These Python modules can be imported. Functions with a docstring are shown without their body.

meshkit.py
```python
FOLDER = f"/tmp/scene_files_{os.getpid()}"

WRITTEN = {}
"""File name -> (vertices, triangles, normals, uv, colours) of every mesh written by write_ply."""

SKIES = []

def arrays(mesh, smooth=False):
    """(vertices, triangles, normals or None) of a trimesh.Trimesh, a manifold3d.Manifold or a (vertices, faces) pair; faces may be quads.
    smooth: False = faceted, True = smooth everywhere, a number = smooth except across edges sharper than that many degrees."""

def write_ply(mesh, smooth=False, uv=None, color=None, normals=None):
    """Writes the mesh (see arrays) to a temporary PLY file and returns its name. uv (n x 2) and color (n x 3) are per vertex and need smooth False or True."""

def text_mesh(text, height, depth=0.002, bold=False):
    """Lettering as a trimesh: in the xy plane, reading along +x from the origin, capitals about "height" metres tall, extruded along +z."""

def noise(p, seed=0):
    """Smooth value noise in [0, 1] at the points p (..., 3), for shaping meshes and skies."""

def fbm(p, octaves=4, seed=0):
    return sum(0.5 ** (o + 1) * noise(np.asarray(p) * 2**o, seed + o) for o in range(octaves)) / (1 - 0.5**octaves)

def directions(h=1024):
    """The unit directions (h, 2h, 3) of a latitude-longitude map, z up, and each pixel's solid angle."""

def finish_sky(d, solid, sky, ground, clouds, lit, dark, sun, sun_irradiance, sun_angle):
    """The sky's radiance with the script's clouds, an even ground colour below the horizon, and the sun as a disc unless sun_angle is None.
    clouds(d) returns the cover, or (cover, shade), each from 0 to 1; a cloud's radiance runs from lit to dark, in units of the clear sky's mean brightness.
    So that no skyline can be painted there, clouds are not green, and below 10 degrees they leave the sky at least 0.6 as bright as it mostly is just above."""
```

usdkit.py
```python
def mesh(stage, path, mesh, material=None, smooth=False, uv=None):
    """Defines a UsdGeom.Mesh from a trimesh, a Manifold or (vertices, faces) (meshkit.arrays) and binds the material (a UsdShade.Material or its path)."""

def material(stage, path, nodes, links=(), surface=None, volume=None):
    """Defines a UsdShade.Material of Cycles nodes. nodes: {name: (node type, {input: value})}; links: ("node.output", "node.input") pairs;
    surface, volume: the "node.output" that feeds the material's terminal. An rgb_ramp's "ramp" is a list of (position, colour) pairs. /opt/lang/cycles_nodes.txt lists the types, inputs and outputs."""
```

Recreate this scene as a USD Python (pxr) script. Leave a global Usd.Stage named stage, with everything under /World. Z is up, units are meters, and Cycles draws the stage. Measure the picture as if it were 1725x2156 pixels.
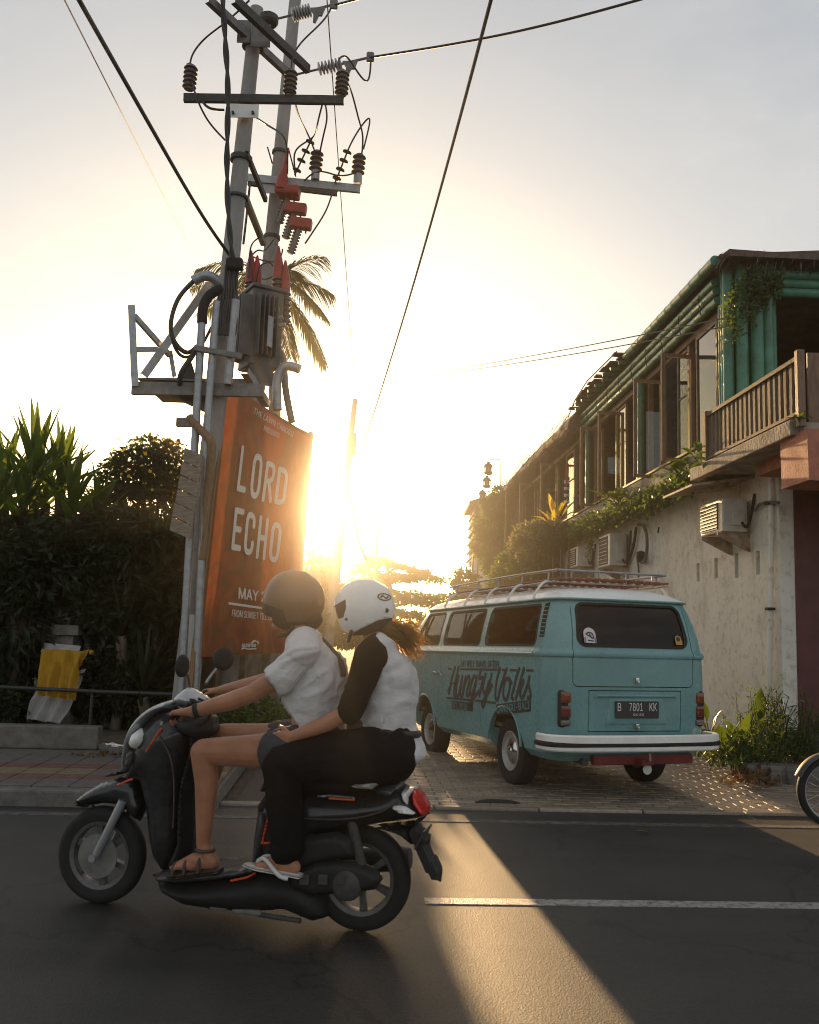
import math, random
import numpy as np, trimesh, manifold3d, shapely
from shapely import affinity
from shapely.geometry import Polygon, LineString, Point, box as sbox
from scipy.spatial import Delaunay
import usdkit, meshkit
from pxr import Usd, UsdGeom, UsdLux, UsdShade, Gf, Sdf

stage = Usd.Stage.CreateInMemory()
UsdGeom.SetStageUpAxis(stage, "Z"); UsdGeom.SetStageMetersPerUnit(stage, 1.0)
UsdGeom.Xform.Define(stage, "/World"); UsdGeom.Scope.Define(stage, "/World/Looks")
R = random.Random(7); NR = np.random.default_rng(7)
A = lambda *v: np.array(v, float)

# ---------------------------------------------------------------- camera, sky, sun, exposure
PITCH, ROLL, EYE = .1267, .0306, 1.523
FPX = 3610 * 1725 / 3277                      # focal length in units of a 1725-wide picture
EXPOSURE, SKY, SUN, HAZE = 1.08, .086, 1.25, .0008
SUN_AZ, SUN_EL = math.radians(-6.1), math.radians(7.6)
SUN_COLOR = (1.0, .63, .30)
cp, sp, cr, sr = math.cos(PITCH), math.sin(PITCH), math.cos(ROLL), math.sin(ROLL)
cam = UsdGeom.Camera.Define(stage, "/World/camera")
fw, r0, u0 = A(0, cp, sp), A(1, 0, 0), A(0, -sp, cp)
rt, up = cr * r0 + sr * u0, cr * u0 - sr * r0
m = np.eye(4); m[0, :3], m[1, :3], m[2, :3], m[3, :3] = rt, up, -fw, (0, 0, EYE)
cam.AddTransformOp().Set(Gf.Matrix4d(m.tolist()))
cam.CreateHorizontalApertureAttr(36.0); cam.CreateFocalLengthAttr(36.0 * FPX / 1725)
cam.CreateExposureAttr(EXPOSURE); cam.CreateClippingRangeAttr((0.05, 5000.0))
cam.CreateFStopAttr(5.6); cam.CreateFocusDistanceAttr(12.0)

to_sun = A(math.sin(SUN_AZ) * math.cos(SUN_EL), math.cos(SUN_AZ) * math.cos(SUN_EL), math.sin(SUN_EL))
sun = UsdLux.DistantLight.Define(stage, "/World/sun_light")
sun.CreateIntensityAttr(SUN); sun.CreateAngleAttr(.53); sun.CreateNormalizeAttr(True); sun.CreateColorAttr(Gf.Vec3f(*SUN_COLOR))
z_ = to_sun; x_ = np.cross([0, 0, 1], z_); x_ /= np.linalg.norm(x_); y_ = np.cross(z_, x_)
m = np.eye(4); m[0, :3], m[1, :3], m[2, :3] = x_, y_, z_
sun.AddTransformOp().Set(Gf.Matrix4d(m.tolist()))
dome = UsdLux.DomeLight.Define(stage, "/World/sky")
dome.GetPrim().SetCustomDataByKey("kind", "structure")
usdkit.material(stage, "/World/Looks/sky_look", {
    "sky": ("sky_texture", {"sky_type": "single_scattering", "sun_disc": False, "sun_elevation": SUN_EL, "sun_rotation": SUN_AZ, "aerosol_density": 2.2, "air_density": 1.0, "ozone_density": 1.0}),
    "tc": ("texture_coordinate", {}), "mp": ("mapping", {"scale": (1.0, 1.0, 2.2)}),
    "n": ("noise_texture", {"scale": 3.2, "detail": 7.0, "roughness": .58}),
    "rmp": ("rgb_ramp", {"ramp": [(.0, (.34, .34, .34)), (.44, (.38, .38, .38)), (.56, (.52, .52, .52)), (.68, (.80, .80, .80)), (1, (.9, .9, .9))]}),
    "mixc": ("mix", {"color2": (4.15, 4.0, 3.85)}),
    "bg": ("background_shader", {"strength": SKY})},
    [("tc.generated", "mp.vector"), ("mp.vector", "n.vector"), ("n.fac", "rmp.fac"), ("rmp.color", "mixc.fac"),
     ("sky.color", "mixc.color1"), ("mixc.color", "bg.color")], surface="bg.background")
UsdShade.MaterialBindingAPI.Apply(dome.GetPrim()).Bind(UsdShade.Material.Get(stage, "/World/Looks/sky_look"))

# ---------------------------------------------------------------- measuring helpers: a point of the picture (1725 wide) at a real depth
EYEP = A(0, 0, EYE)
def ray(x, y):
    a, b = x - 862.5, y - 1078.0
    X, Y = cr * a + sr * b, -sr * a + cr * b
    r, u = X / FPX, -Y / FPX
    return A(r, cp - u * sp, sp + u * cp)
def at(x, y, Y):
    d = ray(x, y); return EYEP + d * (Y / d[1])
def on_plane(x, y, P0, n):
    d = ray(x, y); return EYEP + d * (np.dot(P0 - EYEP, n) / np.dot(d, n))
def gnd(x, y, z=0.0):
    return on_plane(x, y, A(0, 0, z), A(0, 0, 1))

# ---------------------------------------------------------------- scene helpers
ORIGIN, USED = {}, {}
def numbered(parent, name):
    k = USED.get((parent, name), 0); USED[(parent, name)] = k + 1
    return name if k == 0 else f"{name}_{k:03d}"
def tag(prim, label=None, cat=None, group=None, kind=None):
    for k, v in (("label", label), ("category", cat), ("group", group), ("kind", kind)):
        if v: prim.SetCustomDataByKey(k, v)
def thing(name, label, cat, loc=(0, 0, 0), rotz=0.0, group=None, kind=None):
    """An Xform at the thing's base; its parts are given in world coordinates unless local=True."""
    p = "/World/" + numbered("/World", name)
    x = UsdGeom.Xform.Define(stage, p)
    x.AddTranslateOp().Set(Gf.Vec3d(*map(float, loc)))
    if rotz: x.AddRotateZOp().Set(math.degrees(rotz))
    tag(x.GetPrim(), label, cat, group, kind)
    ORIGIN[p] = (np.asarray(loc, float), rotz)
    return p
def xform(mesh, M):
    mesh = mesh.copy(); mesh.apply_transform(M); return mesh
def part(parent, name, mesh, mat, smooth=False, local=False, label=None, kind=None):
    if isinstance(mesh, list):
        mesh = trimesh.util.concatenate([to_tri(q) for q in mesh])
    mesh = to_tri(mesh)
    root = "/".join(parent.split("/")[:3])
    if not local and root in ORIGIN:
        o, r = ORIGIN[root]
        T = np.eye(4); c, s = math.cos(-r), math.sin(-r)
        T[:2, :2] = [[c, -s], [s, c]]; T[:3, 3] = T[:3, :3] @ -o
        mesh = xform(mesh, T)
    p = parent + "/" + numbered(parent, name)
    g = usdkit.mesh(stage, p, mesh, mat, smooth=smooth)
    tag(g.GetPrim(), label, None, None, kind)
    return p
def single(name, mesh, mat, label=None, cat=None, group=None, kind=None, smooth=False):
    if isinstance(mesh, list):
        mesh = trimesh.util.concatenate([to_tri(q) for q in mesh])
    p = "/World/" + numbered("/World", name)
    g = usdkit.mesh(stage, p, to_tri(mesh), mat, smooth=smooth)
    tag(g.GetPrim(), label, cat, group, kind)
    ORIGIN[p] = (A(0, 0, 0), 0.0)
    return p
def copy_of(src, name, label, loc, rotz=0.0, scale=1.0, group=None, cat=None):
    p = "/World/" + numbered("/World", name)
    x = UsdGeom.Xform.Define(stage, p)
    x.GetPrim().GetReferences().AddInternalReference(src); x.GetPrim().SetInstanceable(True)
    x.ClearXformOpOrder()
    x.AddTranslateOp(opSuffix="place").Set(Gf.Vec3d(*map(float, loc)))
    ops = [UsdGeom.XformOp(x.GetPrim().GetAttribute("xformOp:translate:place"))]
    a = x.AddRotateZOp(opSuffix="turn"); a.Set(math.degrees(rotz)); ops.append(a)
    b = x.AddScaleOp(opSuffix="size"); b.Set(Gf.Vec3f(scale, scale, scale)); ops.append(b)
    x.SetXformOpOrder(ops)
    tag(x.GetPrim(), label, cat, group)
    return p

# ---------------------------------------------------------------- mesh helpers
def to_tri(q):
    if isinstance(q, trimesh.Trimesh): return q
    if hasattr(q, "to_mesh"):
        mm = q.to_mesh(); return trimesh.Trimesh(mm.vert_properties[:, :3], mm.tri_verts, process=False)
    v, f = q; return trimesh.Trimesh(np.asarray(v, float), np.asarray(f, int), process=False)
def cat(ms): return trimesh.util.concatenate([to_tri(q) for q in ms])
def unit(v): v = np.asarray(v, float); return v / max(np.linalg.norm(v), 1e-12)
def frame(z, up=(0, 0, 1)):
    z = unit(z); x = np.cross(up, z)
    if np.linalg.norm(x) < 1e-4: x = np.cross((0, 1, 0), z)
    x = unit(x); return x, np.cross(z, x), z
def boxm(c, size, rotz=0.0, axes=None):
    b = trimesh.creation.box(size); T = np.eye(4)
    if axes is not None: T[:3, 0], T[:3, 1], T[:3, 2] = axes
    elif rotz: T[:2, :2] = [[math.cos(rotz), -math.sin(rotz)], [math.sin(rotz), math.cos(rotz)]]
    T[:3, 3] = c; b.apply_transform(T); return b
def rbox(c, size, r=.01, rotz=0.0, axes=None, seg=8):
    """box with rounded edges"""
    sx, sy, sz = (max(s / 2 - r, 1e-4) for s in size)
    S = manifold3d.Manifold.sphere(r, seg)
    M = manifold3d.Manifold.batch_hull([S.translate((i * sx, j * sy, k * sz)) for i in (-1, 1) for j in (-1, 1) for k in (-1, 1)])
    b = to_tri(M); T = np.eye(4)
    if axes is not None: T[:3, 0], T[:3, 1], T[:3, 2] = axes
    elif rotz: T[:2, :2] = [[math.cos(rotz), -math.sin(rotz)], [math.sin(rotz), math.cos(rotz)]]
    T[:3, 3] = c; b.apply_transform(T); return b
def bar(p, q, w, h=None, up=(0, 0, 1)):
    """rectangular bar from p to q, w wide (across up), h high (along up)"""
    p, q = np.asarray(p, float), np.asarray(q, float); x, y, z = frame(q - p, up)
    return boxm((p + q) / 2, (w, h or w, np.linalg.norm(q - p)), axes=(x, y, z))
def lbar(p, q, w, t=.008, up=(0, 0, 1)):
    """steel angle section"""
    p, q = np.asarray(p, float), np.asarray(q, float); x, y, z = frame(q - p, up); L = np.linalg.norm(q - p)
    c = (p + q) / 2
    return cat([boxm(c - y * (w / 2 - t / 2), (w, t, L), axes=(x, y, z)), boxm(c - x * (w / 2 - t / 2) + y * t / 2, (t, w - t, L), axes=(x, y, z))])
def spline(pts, n=24):
    pts = np.asarray(pts, float)
    if len(pts) < 3: return np.array([pts[0] + (pts[-1] - pts[0]) * t for t in np.linspace(0, 1, n)])
    from scipy.interpolate import CubicSpline
    d = np.r_[0, np.cumsum(np.maximum(np.linalg.norm(np.diff(pts, axis=0), axis=1), 1e-6) ** .5)]
    return CubicSpline(d, pts, bc_type="natural")(np.linspace(0, d[-1], n))
def tube(pts, r, n=8, caps=True):
    pts = np.asarray(pts, float); k = len(pts); r = np.broadcast_to(np.asarray(r, float), (k,))
    t = np.gradient(pts, axis=0); t /= np.maximum(np.linalg.norm(t, axis=1, keepdims=True), 1e-9)
    x = frame(t[0])[0]; a = np.arange(n) * 2 * np.pi / n; V = []
    for i in range(k):
        x = x - t[i] * np.dot(x, t[i]); x = unit(x); y = np.cross(t[i], x)
        V.append(pts[i] + r[i] * (np.cos(a)[:, None] * x + np.sin(a)[:, None] * y))
    return loft(V, caps)
def loft(rings, caps=True, closed=True):
    k, n = len(rings), len(rings[0]); V = np.concatenate(rings); F = []
    i = np.arange(n if closed else n - 1); j = (i + 1) % n
    for s in range(k - 1):
        a, b = s * n, (s + 1) * n
        F.append(np.c_[a + i, a + j, b + j]); F.append(np.c_[a + i, b + j, b + i])
    if caps and closed:
        c0, c1 = len(V), len(V) + 1
        V = np.vstack([V, rings[0].mean(0), rings[-1].mean(0)]); e = (k - 1) * n
        F.append(np.c_[np.full(n, c0), j, i]); F.append(np.c_[np.full(n, c1), e + i, e + j])
    return trimesh.Trimesh(V, np.vstack(F), process=False)
def lathe(profile, p=(0, 0, 0), axis=(0, 0, 1), n=24, caps=True):
    """profile: (radius, height) pairs along the axis from p"""
    x, y, z = frame(axis); a = np.arange(n) * 2 * np.pi / n; p = np.asarray(p, float)
    return loft([p + z * h + max(r, 1e-4) * (np.cos(a)[:, None] * x + np.sin(a)[:, None] * y) for r, h in profile], caps)
def prism(poly, O, ux, uy, depth):
    """shapely polygon in the (ux, uy) plane at O, extruded along their cross product (centred)"""
    if not isinstance(poly, (Polygon, shapely.MultiPolygon)): poly = Polygon(poly)
    poly = poly.buffer(0); out = []
    for g in getattr(poly, "geoms", [poly]):
        if g.area < 1e-9: continue
        q = trimesh.creation.extrude_polygon(g, depth, engine="earcut"); q.apply_translation((0, 0, -depth / 2)); out.append(q)
    q = cat(out); T = np.eye(4); T[:3, 0], T[:3, 1] = ux, uy; T[:3, 2] = np.cross(ux, uy); T[:3, 3] = O
    q.apply_transform(T); return q
def pillow(poly, w, rad, O, ux, uy, g=.02, edge=.004, lim=1.0):
    """a cushion-like solid over a polygon outline: half thickness w, falling to 'edge' over distance rad"""
    poly = (poly if isinstance(poly, Polygon) else Polygon(poly)).buffer(0)
    if hasattr(poly, "geoms"): poly = max(poly.geoms, key=lambda s: s.area)
    poly = poly.buffer(g * .6).buffer(-g * .6)
    L = poly.exterior.length; nb = max(12, int(L / g))
    B = np.array([poly.exterior.interpolate(t * L / nb).coords[0] for t in range(nb)])
    x0, y0, x1, y1 = poly.bounds
    gx, gy = np.meshgrid(np.arange(x0, x1, g), np.arange(y0, y1, g)); gx = gx + (np.arange(gx.shape[0]) % 2)[:, None] * g / 2
    P = np.c_[gx.ravel(), gy.ravel()]; pp = shapely.points(P)
    dist = shapely.distance(pp, poly.exterior); keep = shapely.contains(poly, pp) & (dist > g * .55)
    P, dist = P[keep], dist[keep]
    V2 = np.vstack([B, P]); D = np.r_[np.zeros(nb), dist]
    F = Delaunay(V2).simplices; c = V2[F].mean(1); F = F[shapely.contains(poly, shapely.points(c))]
    e1, e2 = V2[F[:, 1]] - V2[F[:, 0]], V2[F[:, 2]] - V2[F[:, 0]]
    neg = e1[:, 0] * e2[:, 1] - e1[:, 1] * e2[:, 0] < 0; F[neg] = F[neg][:, ::-1]
    h = edge + (w - edge) * np.sqrt(np.clip(1 - (1 - np.clip(D / rad, 0, 1)) ** 2, 0, 1)) * lim
    n = np.cross(ux, uy); O = np.asarray(O, float); ux, uy = np.asarray(ux, float), np.asarray(uy, float)
    base = O + V2[:, :1] * ux + V2[:, 1:] * uy
    top, bot = base + h[:, None] * n, base - h[:, None] * n; N = len(V2)
    i = np.arange(nb); j = (i + 1) % nb
    FF = np.vstack([F, F[:, ::-1] + N, np.c_[i + N, j, i], np.c_[i + N, j + N, j]])
    return trimesh.Trimesh(np.vstack([top, bot]), FF, process=False)
def displace(mesh, amp, scale, seed=0, octaves=3, stretch=(1, 1, 1)):
    mesh = mesh.copy(); n = mesh.vertex_normals
    mesh.vertices = mesh.vertices + n * ((meshkit.fbm(mesh.vertices * scale * np.asarray(stretch), octaves, seed) - .5) * 2 * amp)[:, None]
    return mesh
def sphere(c, r, seg=20):
    S = manifold3d.Manifold.sphere(1.0, seg); r = np.broadcast_to(np.asarray(r, float), (3,))
    return S.scale(tuple(r)).translate(tuple(map(float, c)))
def bones_solid(bones, edge=.02, smooth=6):
    """bones: (p, r, q, s) hulls of spheres (r may be 3 numbers), joined, refined and smoothed to one surface"""
    M = manifold3d.Manifold.batch_boolean([manifold3d.Manifold.batch_hull([sphere(b[i], b[i + 1], 16) for i in range(0, len(b), 2)]) for b in bones], manifold3d.OpType.Add)
    q = to_tri(M.refine_to_length(edge)); q.merge_vertices()
    if smooth: trimesh.smoothing.filter_taubin(q, lamb=.5, nu=.53, iterations=smooth)
    return q
def blade(p, d, up, L, w, droop=.3, n=5, fold=.25, tip=1.0, base_w=.35):
    """one long leaf: starts at p along d, bends down by droop, folded along its midrib; 2n quads"""
    d, up = unit(d), np.asarray(up, float); s = unit(np.cross(d, up) if np.linalg.norm(np.cross(d, up)) > 1e-3 else (1, 0, 0)); nrm = np.cross(s, d)
    V, F = [], []
    for i in range(n + 1):
        t = i / n; c = np.asarray(p) + d * L * (t - .12 * droop * t * t) - A(0, 0, 1) * droop * L * t * t
        ww = w * (base_w + (1 - base_w) * min(1, t / .3)) * (1 - max(0, (t - .35) / .65) ** 1.6) if tip else w
        V += [c - s * ww / 2 + nrm * fold * ww, c, c + s * ww / 2 + nrm * fold * ww]
        if i:
            a = 3 * (i - 1); F += [[a, a + 1, a + 4], [a, a + 4, a + 3], [a + 1, a + 2, a + 5], [a + 1, a + 5, a + 4]]
    return trimesh.Trimesh(V, F, process=False)
def leaf_cloud(points, size, seed=0, outward=None, wide=.5, jitter=.5, droop=.3):
    """many small folded leaves (4 triangles each) as one mesh"""
    g = np.random.default_rng(seed); P = np.asarray(points, float); n = len(P)
    d = g.normal(size=(n, 3)); d /= np.linalg.norm(d, axis=1, keepdims=True)
    if outward is not None: d = d * jitter + outward; d /= np.linalg.norm(d, axis=1, keepdims=True)
    d[:, 2] -= droop; d /= np.linalg.norm(d, axis=1, keepdims=True)
    s = np.cross(d, g.normal(size=(n, 3))); s /= np.maximum(np.linalg.norm(s, axis=1, keepdims=True), 1e-6); nn = np.cross(s, d)
    L = size * g.uniform(.6, 1.3, n)[:, None]; W = L * wide
    v0, v1 = P, P + d * L
    m0 = P + d * L * .45 - s * W / 2 + nn * W * .25; m1 = P + d * L * .45 + s * W / 2 + nn * W * .25
    V = np.stack([v0, m0, v1, m1], 1).reshape(-1, 3); b = np.arange(n)[:, None] * 4
    F = np.concatenate([b + [0, 2, 1], b + [0, 3, 2]])
    return trimesh.Trimesh(V, F, process=False)
def in_ellipsoids(n, blobs, seed=0, shell=.55):
    """n points in the outer part of a union of ellipsoids (cx, cy, cz, rx, ry, rz), with outward directions"""
    g = np.random.default_rng(seed); B = np.asarray(blobs, float); vol = np.prod(B[:, 3:], axis=1) ** .7
    k = g.choice(len(B), n, p=vol / vol.sum()); d = g.normal(size=(n, 3)); d /= np.linalg.norm(d, axis=1, keepdims=True)
    t = shell + (1 - shell) * g.random(n) ** .7
    return B[k, :3] + d * t[:, None] * B[k, 3:], d
def lay(q, O, ux, uy, un):
    """places a mesh drawn in the xy plane (z = proud) onto the plane at O"""
    q = q.copy(); v = q.vertices; q.vertices = np.asarray(O) + v[:, :1] * ux + v[:, 1:2] * uy + v[:, 2:] * un; return q
def text_quad(txt, tl, bl, tr, un, depth=.002, bold=False):
    """lettering stretched so that its box has the 3D corners tl, bl, tr; un is the outward normal"""
    q = meshkit.text_mesh(txt, 1.0, depth, bold); lo, hi = q.bounds; v = q.vertices.copy()
    a, b = (v[:, 0] - lo[0]) / (hi[0] - lo[0]), (v[:, 1] - lo[1]) / (hi[1] - lo[1])
    q.vertices = bl + a[:, None] * (tr - tl) + b[:, None] * (tl - bl) + v[:, 2:] * un
    return q
def strokes(lines, w):
    """pen strokes (lists of 2D points, or (points, width)) as one shapely shape"""
    out = []
    for l in lines:
        pts, ww = (l if isinstance(l, tuple) else (l, w))
        pts = spline(np.c_[np.asarray(pts, float), np.zeros(len(pts))], 8 * len(pts))[:, :2] if len(pts) > 2 else pts
        out.append(LineString(pts).buffer(ww / 2))
    return shapely.union_all(out)

# ---------------------------------------------------------------- materials
def M(name, c, rough=.6, var=.18, scale=7.0, c2=None, bump=0.0, bscale=60.0, metal=0.0, spec=.5, coat=0.0, stretch=(1, 1, 1), detail=5.0, ramp=None, transl=0.0, tcol=None, distort=0.0, rvar=0.0, sheen=0.0, sss=0.0):
    c = np.asarray(c, float); lo, hi = (c * (1 - var), np.minimum(c * (1 + var), .95)) if c2 is None else (c, np.asarray(c2, float))
    N = {"g": ("geometry", {}), "mp": ("mapping", {"scale": stretch}), "n": ("noise_texture", {"scale": scale, "detail": detail, "roughness": .6, "distortion": distort}),
         "r": ("rgb_ramp", {"ramp": ramp or [(.3, tuple(lo)), (.7, tuple(hi))]}),
         "p": ("principled_bsdf", {"roughness": rough, "metallic": metal, "specular_ior_level": spec, "coat_weight": coat, "sheen_weight": sheen})}
    Lk = [("g.position", "mp.vector"), ("mp.vector", "n.vector"), ("n.fac", "r.fac"), ("r.color", "p.base_color")]
    if bump:
        N["n2"] = ("noise_texture", {"scale": bscale, "detail": 4.0}); N["b"] = ("bump", {"strength": bump, "distance": .02})
        Lk += [("mp.vector", "n2.vector"), ("n2.fac", "b.height"), ("b.normal", "p.normal")]
    if rvar:
        N["rr"] = ("map_range", {"from_min": .3, "from_max": .7, "to_min": max(rough - rvar, .02), "to_max": min(rough + rvar, 1)})
        Lk += [("n.fac", "rr.value"), ("rr.result", "p.roughness")]
    out = "p.BSDF"
    if transl:
        N["t"] = ("translucent_bsdf", {"color": tuple(tcol if tcol is not None else c * 1.6)}); N["mx"] = ("mix_closure", {"fac": transl})
        Lk += [("p.BSDF", "mx.closure1"), ("t.BSDF", "mx.closure2")]; out = "mx.closure"
    return usdkit.material(stage, "/World/Looks/" + name, N, Lk, surface=out)
def pane(name, tint=(1, 1, 1), ior=1.5, rough=.02):
    return usdkit.material(stage, "/World/Looks/" + name, {"t": ("transparent_bsdf", {"color": tint}), "gl": ("glossy_bsdf", {"color": (1, 1, 1), "roughness": rough}), "f": ("fresnel", {"IOR": ior}), "m": ("mix_closure", {})},
        [("f.fac", "m.fac"), ("t.BSDF", "m.closure1"), ("gl.BSDF", "m.closure2")], surface="m.closure")

asphalt = usdkit.material(stage, "/World/Looks/asphalt", {
    "g": ("geometry", {}), "n": ("noise_texture", {"scale": 1.1, "detail": 6.0, "roughness": .6}), "r": ("rgb_ramp", {"ramp": [(.3, (.025, .0235, .022)), (.7, (.046, .042, .038))]}),
    "v": ("voronoi_texture", {"scale": 115.0}), "vr": ("rgb_ramp", {"ramp": [(0, (2.1, 2.0, 1.9)), (.25, (1.1, 1.1, 1.1)), (.6, (.75, .75, .75)), (1, (.4, .4, .4))]}), "mul": ("mix", {"mix_type": "multiply", "fac": .8}),
    "mw": ("mapping", {"scale": (.22, 1.5, 1), "rotation": (0, 0, -.045)}), "nw": ("noise_texture", {"scale": 1.3, "detail": 5.0, "roughness": .6}), "rw": ("rgb_ramp", {"ramp": [(.32, (.62, .62, .62)), (.5, (1, 1, 1)), (.7, (1.12, 1.1, 1.08))]}), "mu2": ("mix", {"mix_type": "multiply", "fac": .9}), "vc": ("voronoi_texture", {"feature": "distance_to_edge", "scale": .45}), "nc": ("noise_texture", {"scale": 3.0, "detail": 6.0}), "vm": ("mix", {"mix_type": "linear_light", "fac": .35}), "rc": ("rgb_ramp", {"ramp": [(0, (.35, .35, .35)), (.006, (.5, .5, .5)), (.012, (1, 1, 1)), (1, (1, 1, 1))]}), "mu3": ("mix", {"mix_type": "multiply", "fac": .7}),
    "n2": ("noise_texture", {"scale": 260.0, "detail": 3.0}), "ad": ("math", {"math_type": "add"}), "b": ("bump", {"strength": .30, "distance": .005}),
    "p": ("principled_bsdf", {"roughness": .58, "specular_ior_level": .42})},
    [("g.position", "n.vector"), ("g.position", "v.vector"), ("g.position", "n2.vector"), ("n.fac", "r.fac"), ("v.distance", "vr.fac"), ("r.color", "mul.color1"), ("vr.color", "mul.color2"), ("g.position", "mw.vector"), ("mw.vector", "nw.vector"), ("nw.fac", "rw.fac"), ("mul.color", "mu2.color1"), ("rw.color", "mu2.color2"), ("g.position", "nc.vector"), ("g.position", "vm.color1"), ("nc.color", "vm.color2"), ("vm.color", "vc.vector"), ("vc.distance", "rc.fac"), ("mu2.color", "mu3.color1"), ("rc.color", "mu3.color2"), ("mu3.color", "p.base_color"),
     ("v.distance", "ad.value1"), ("n2.fac", "ad.value2"), ("ad.value", "b.height"), ("b.normal", "p.normal")], surface="p.BSDF")
road_paint = usdkit.material(stage, "/World/Looks/road_paint", {
    "g": ("geometry", {}), "n": ("noise_texture", {"scale": 22.0, "detail": 6.0, "roughness": .7}), "r": ("rgb_ramp", {"ramp": [(.36, (.06, .056, .05)), (.50, (.28, .265, .245)), (.75, (.40, .38, .35))]}),
    "v": ("voronoi_texture", {"scale": 95.0}), "b": ("bump", {"strength": .5, "distance": .01}), "p": ("principled_bsdf", {"roughness": .5})},
    [("g.position", "n.vector"), ("g.position", "v.vector"), ("n.fac", "r.fac"), ("r.color", "p.base_color"), ("v.distance", "b.height"), ("b.normal", "p.normal")], surface="p.BSDF")
faded_paint = usdkit.material(stage, "/World/Looks/faded_paint", {
    "g": ("geometry", {}), "n": ("noise_texture", {"scale": 14.0, "detail": 8.0, "roughness": .75}), "r": ("rgb_ramp", {"ramp": [(.45, (.05, .048, .045)), (.62, (.13, .125, .115)), (.8, (.2, .19, .18))]}),
    "v": ("voronoi_texture", {"scale": 95.0}), "b": ("bump", {"strength": .6, "distance": .012}), "p": ("principled_bsdf", {"roughness": .65})},
    [("g.position", "n.vector"), ("g.position", "v.vector"), ("n.fac", "r.fac"), ("r.color", "p.base_color"), ("v.distance", "b.height"), ("b.normal", "p.normal")], surface="p.BSDF")
dirt = M("dirt", (.10, .075, .05), .9, .4, 9, bump=.6, bscale=40)
pavers = [M(f"paver_tone_{k}", c, .55, .22, 30, bump=.5, bscale=90) for k, c in enumerate([(.19, .155, .12), (.23, .18, .13), (.16, .13, .105), (.25, .205, .155)])]
paver_joint = M("paver_joint", (.07, .055, .04), .95, .3, 40)
kerb_mat = M("kerb_concrete", (.115, .105, .092), .85, .3, 9, bump=.4, bscale=70)
tile_red = M("red_floor_tile", (.12, .058, .042), .75, .3, 14); tile_yellow = M("yellow_floor_tile", (.16, .12, .065), .75, .3, 14); tile_grey = M("grey_floor_tile", (.10, .09, .08), .75, .25, 14)
concrete = M("pole_concrete", (.27, .25, .23), .85, .22, 5, bump=.25, bscale=80, stretch=(1, 1, .4))
galv = M("galvanised_steel", (.29, .295, .30), .42, .2, 12, metal=.75)
galv_dull = M("dull_steel", (.16, .15, .14), .6, .3, 10, metal=.4)
dark_steel = M("dark_steel", (.05, .046, .042), .6, .3, 14, metal=.3)
trafo_mat = M("transformer_paint", (.075, .075, .073), .5, .2, 6)
rubber = M("black_rubber", (.012, .0115, .011), .7, .25, 20, spec=.3)
cable_mat = M("cable_black", (.02, .019, .018), .55, .2, 20)
ceramic = M("brown_ceramic", (.05, .027, .02), .22, .2, 10, coat=.4)
ceramic_w = M("grey_insulator", (.30, .29, .29), .3, .2, 10)
red_plastic = M("red_boot", (.30, .03, .022), .5, .2, 10)
timber = M("weathered_timber", (.20, .12, .06), .8, .35, 10, stretch=(6, 6, .6), bump=.4, bscale=60)
plank_mat = M("grey_plank", (.21, .165, .12), .85, .35, 9, stretch=(1, 1, 7), bump=.4, bscale=30)
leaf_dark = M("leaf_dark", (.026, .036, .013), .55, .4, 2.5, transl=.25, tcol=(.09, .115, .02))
leaf_mid = M("leaf_mid", (.05, .085, .02), .45, .35, 3, transl=.35, tcol=(.17, .24, .02))
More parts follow.
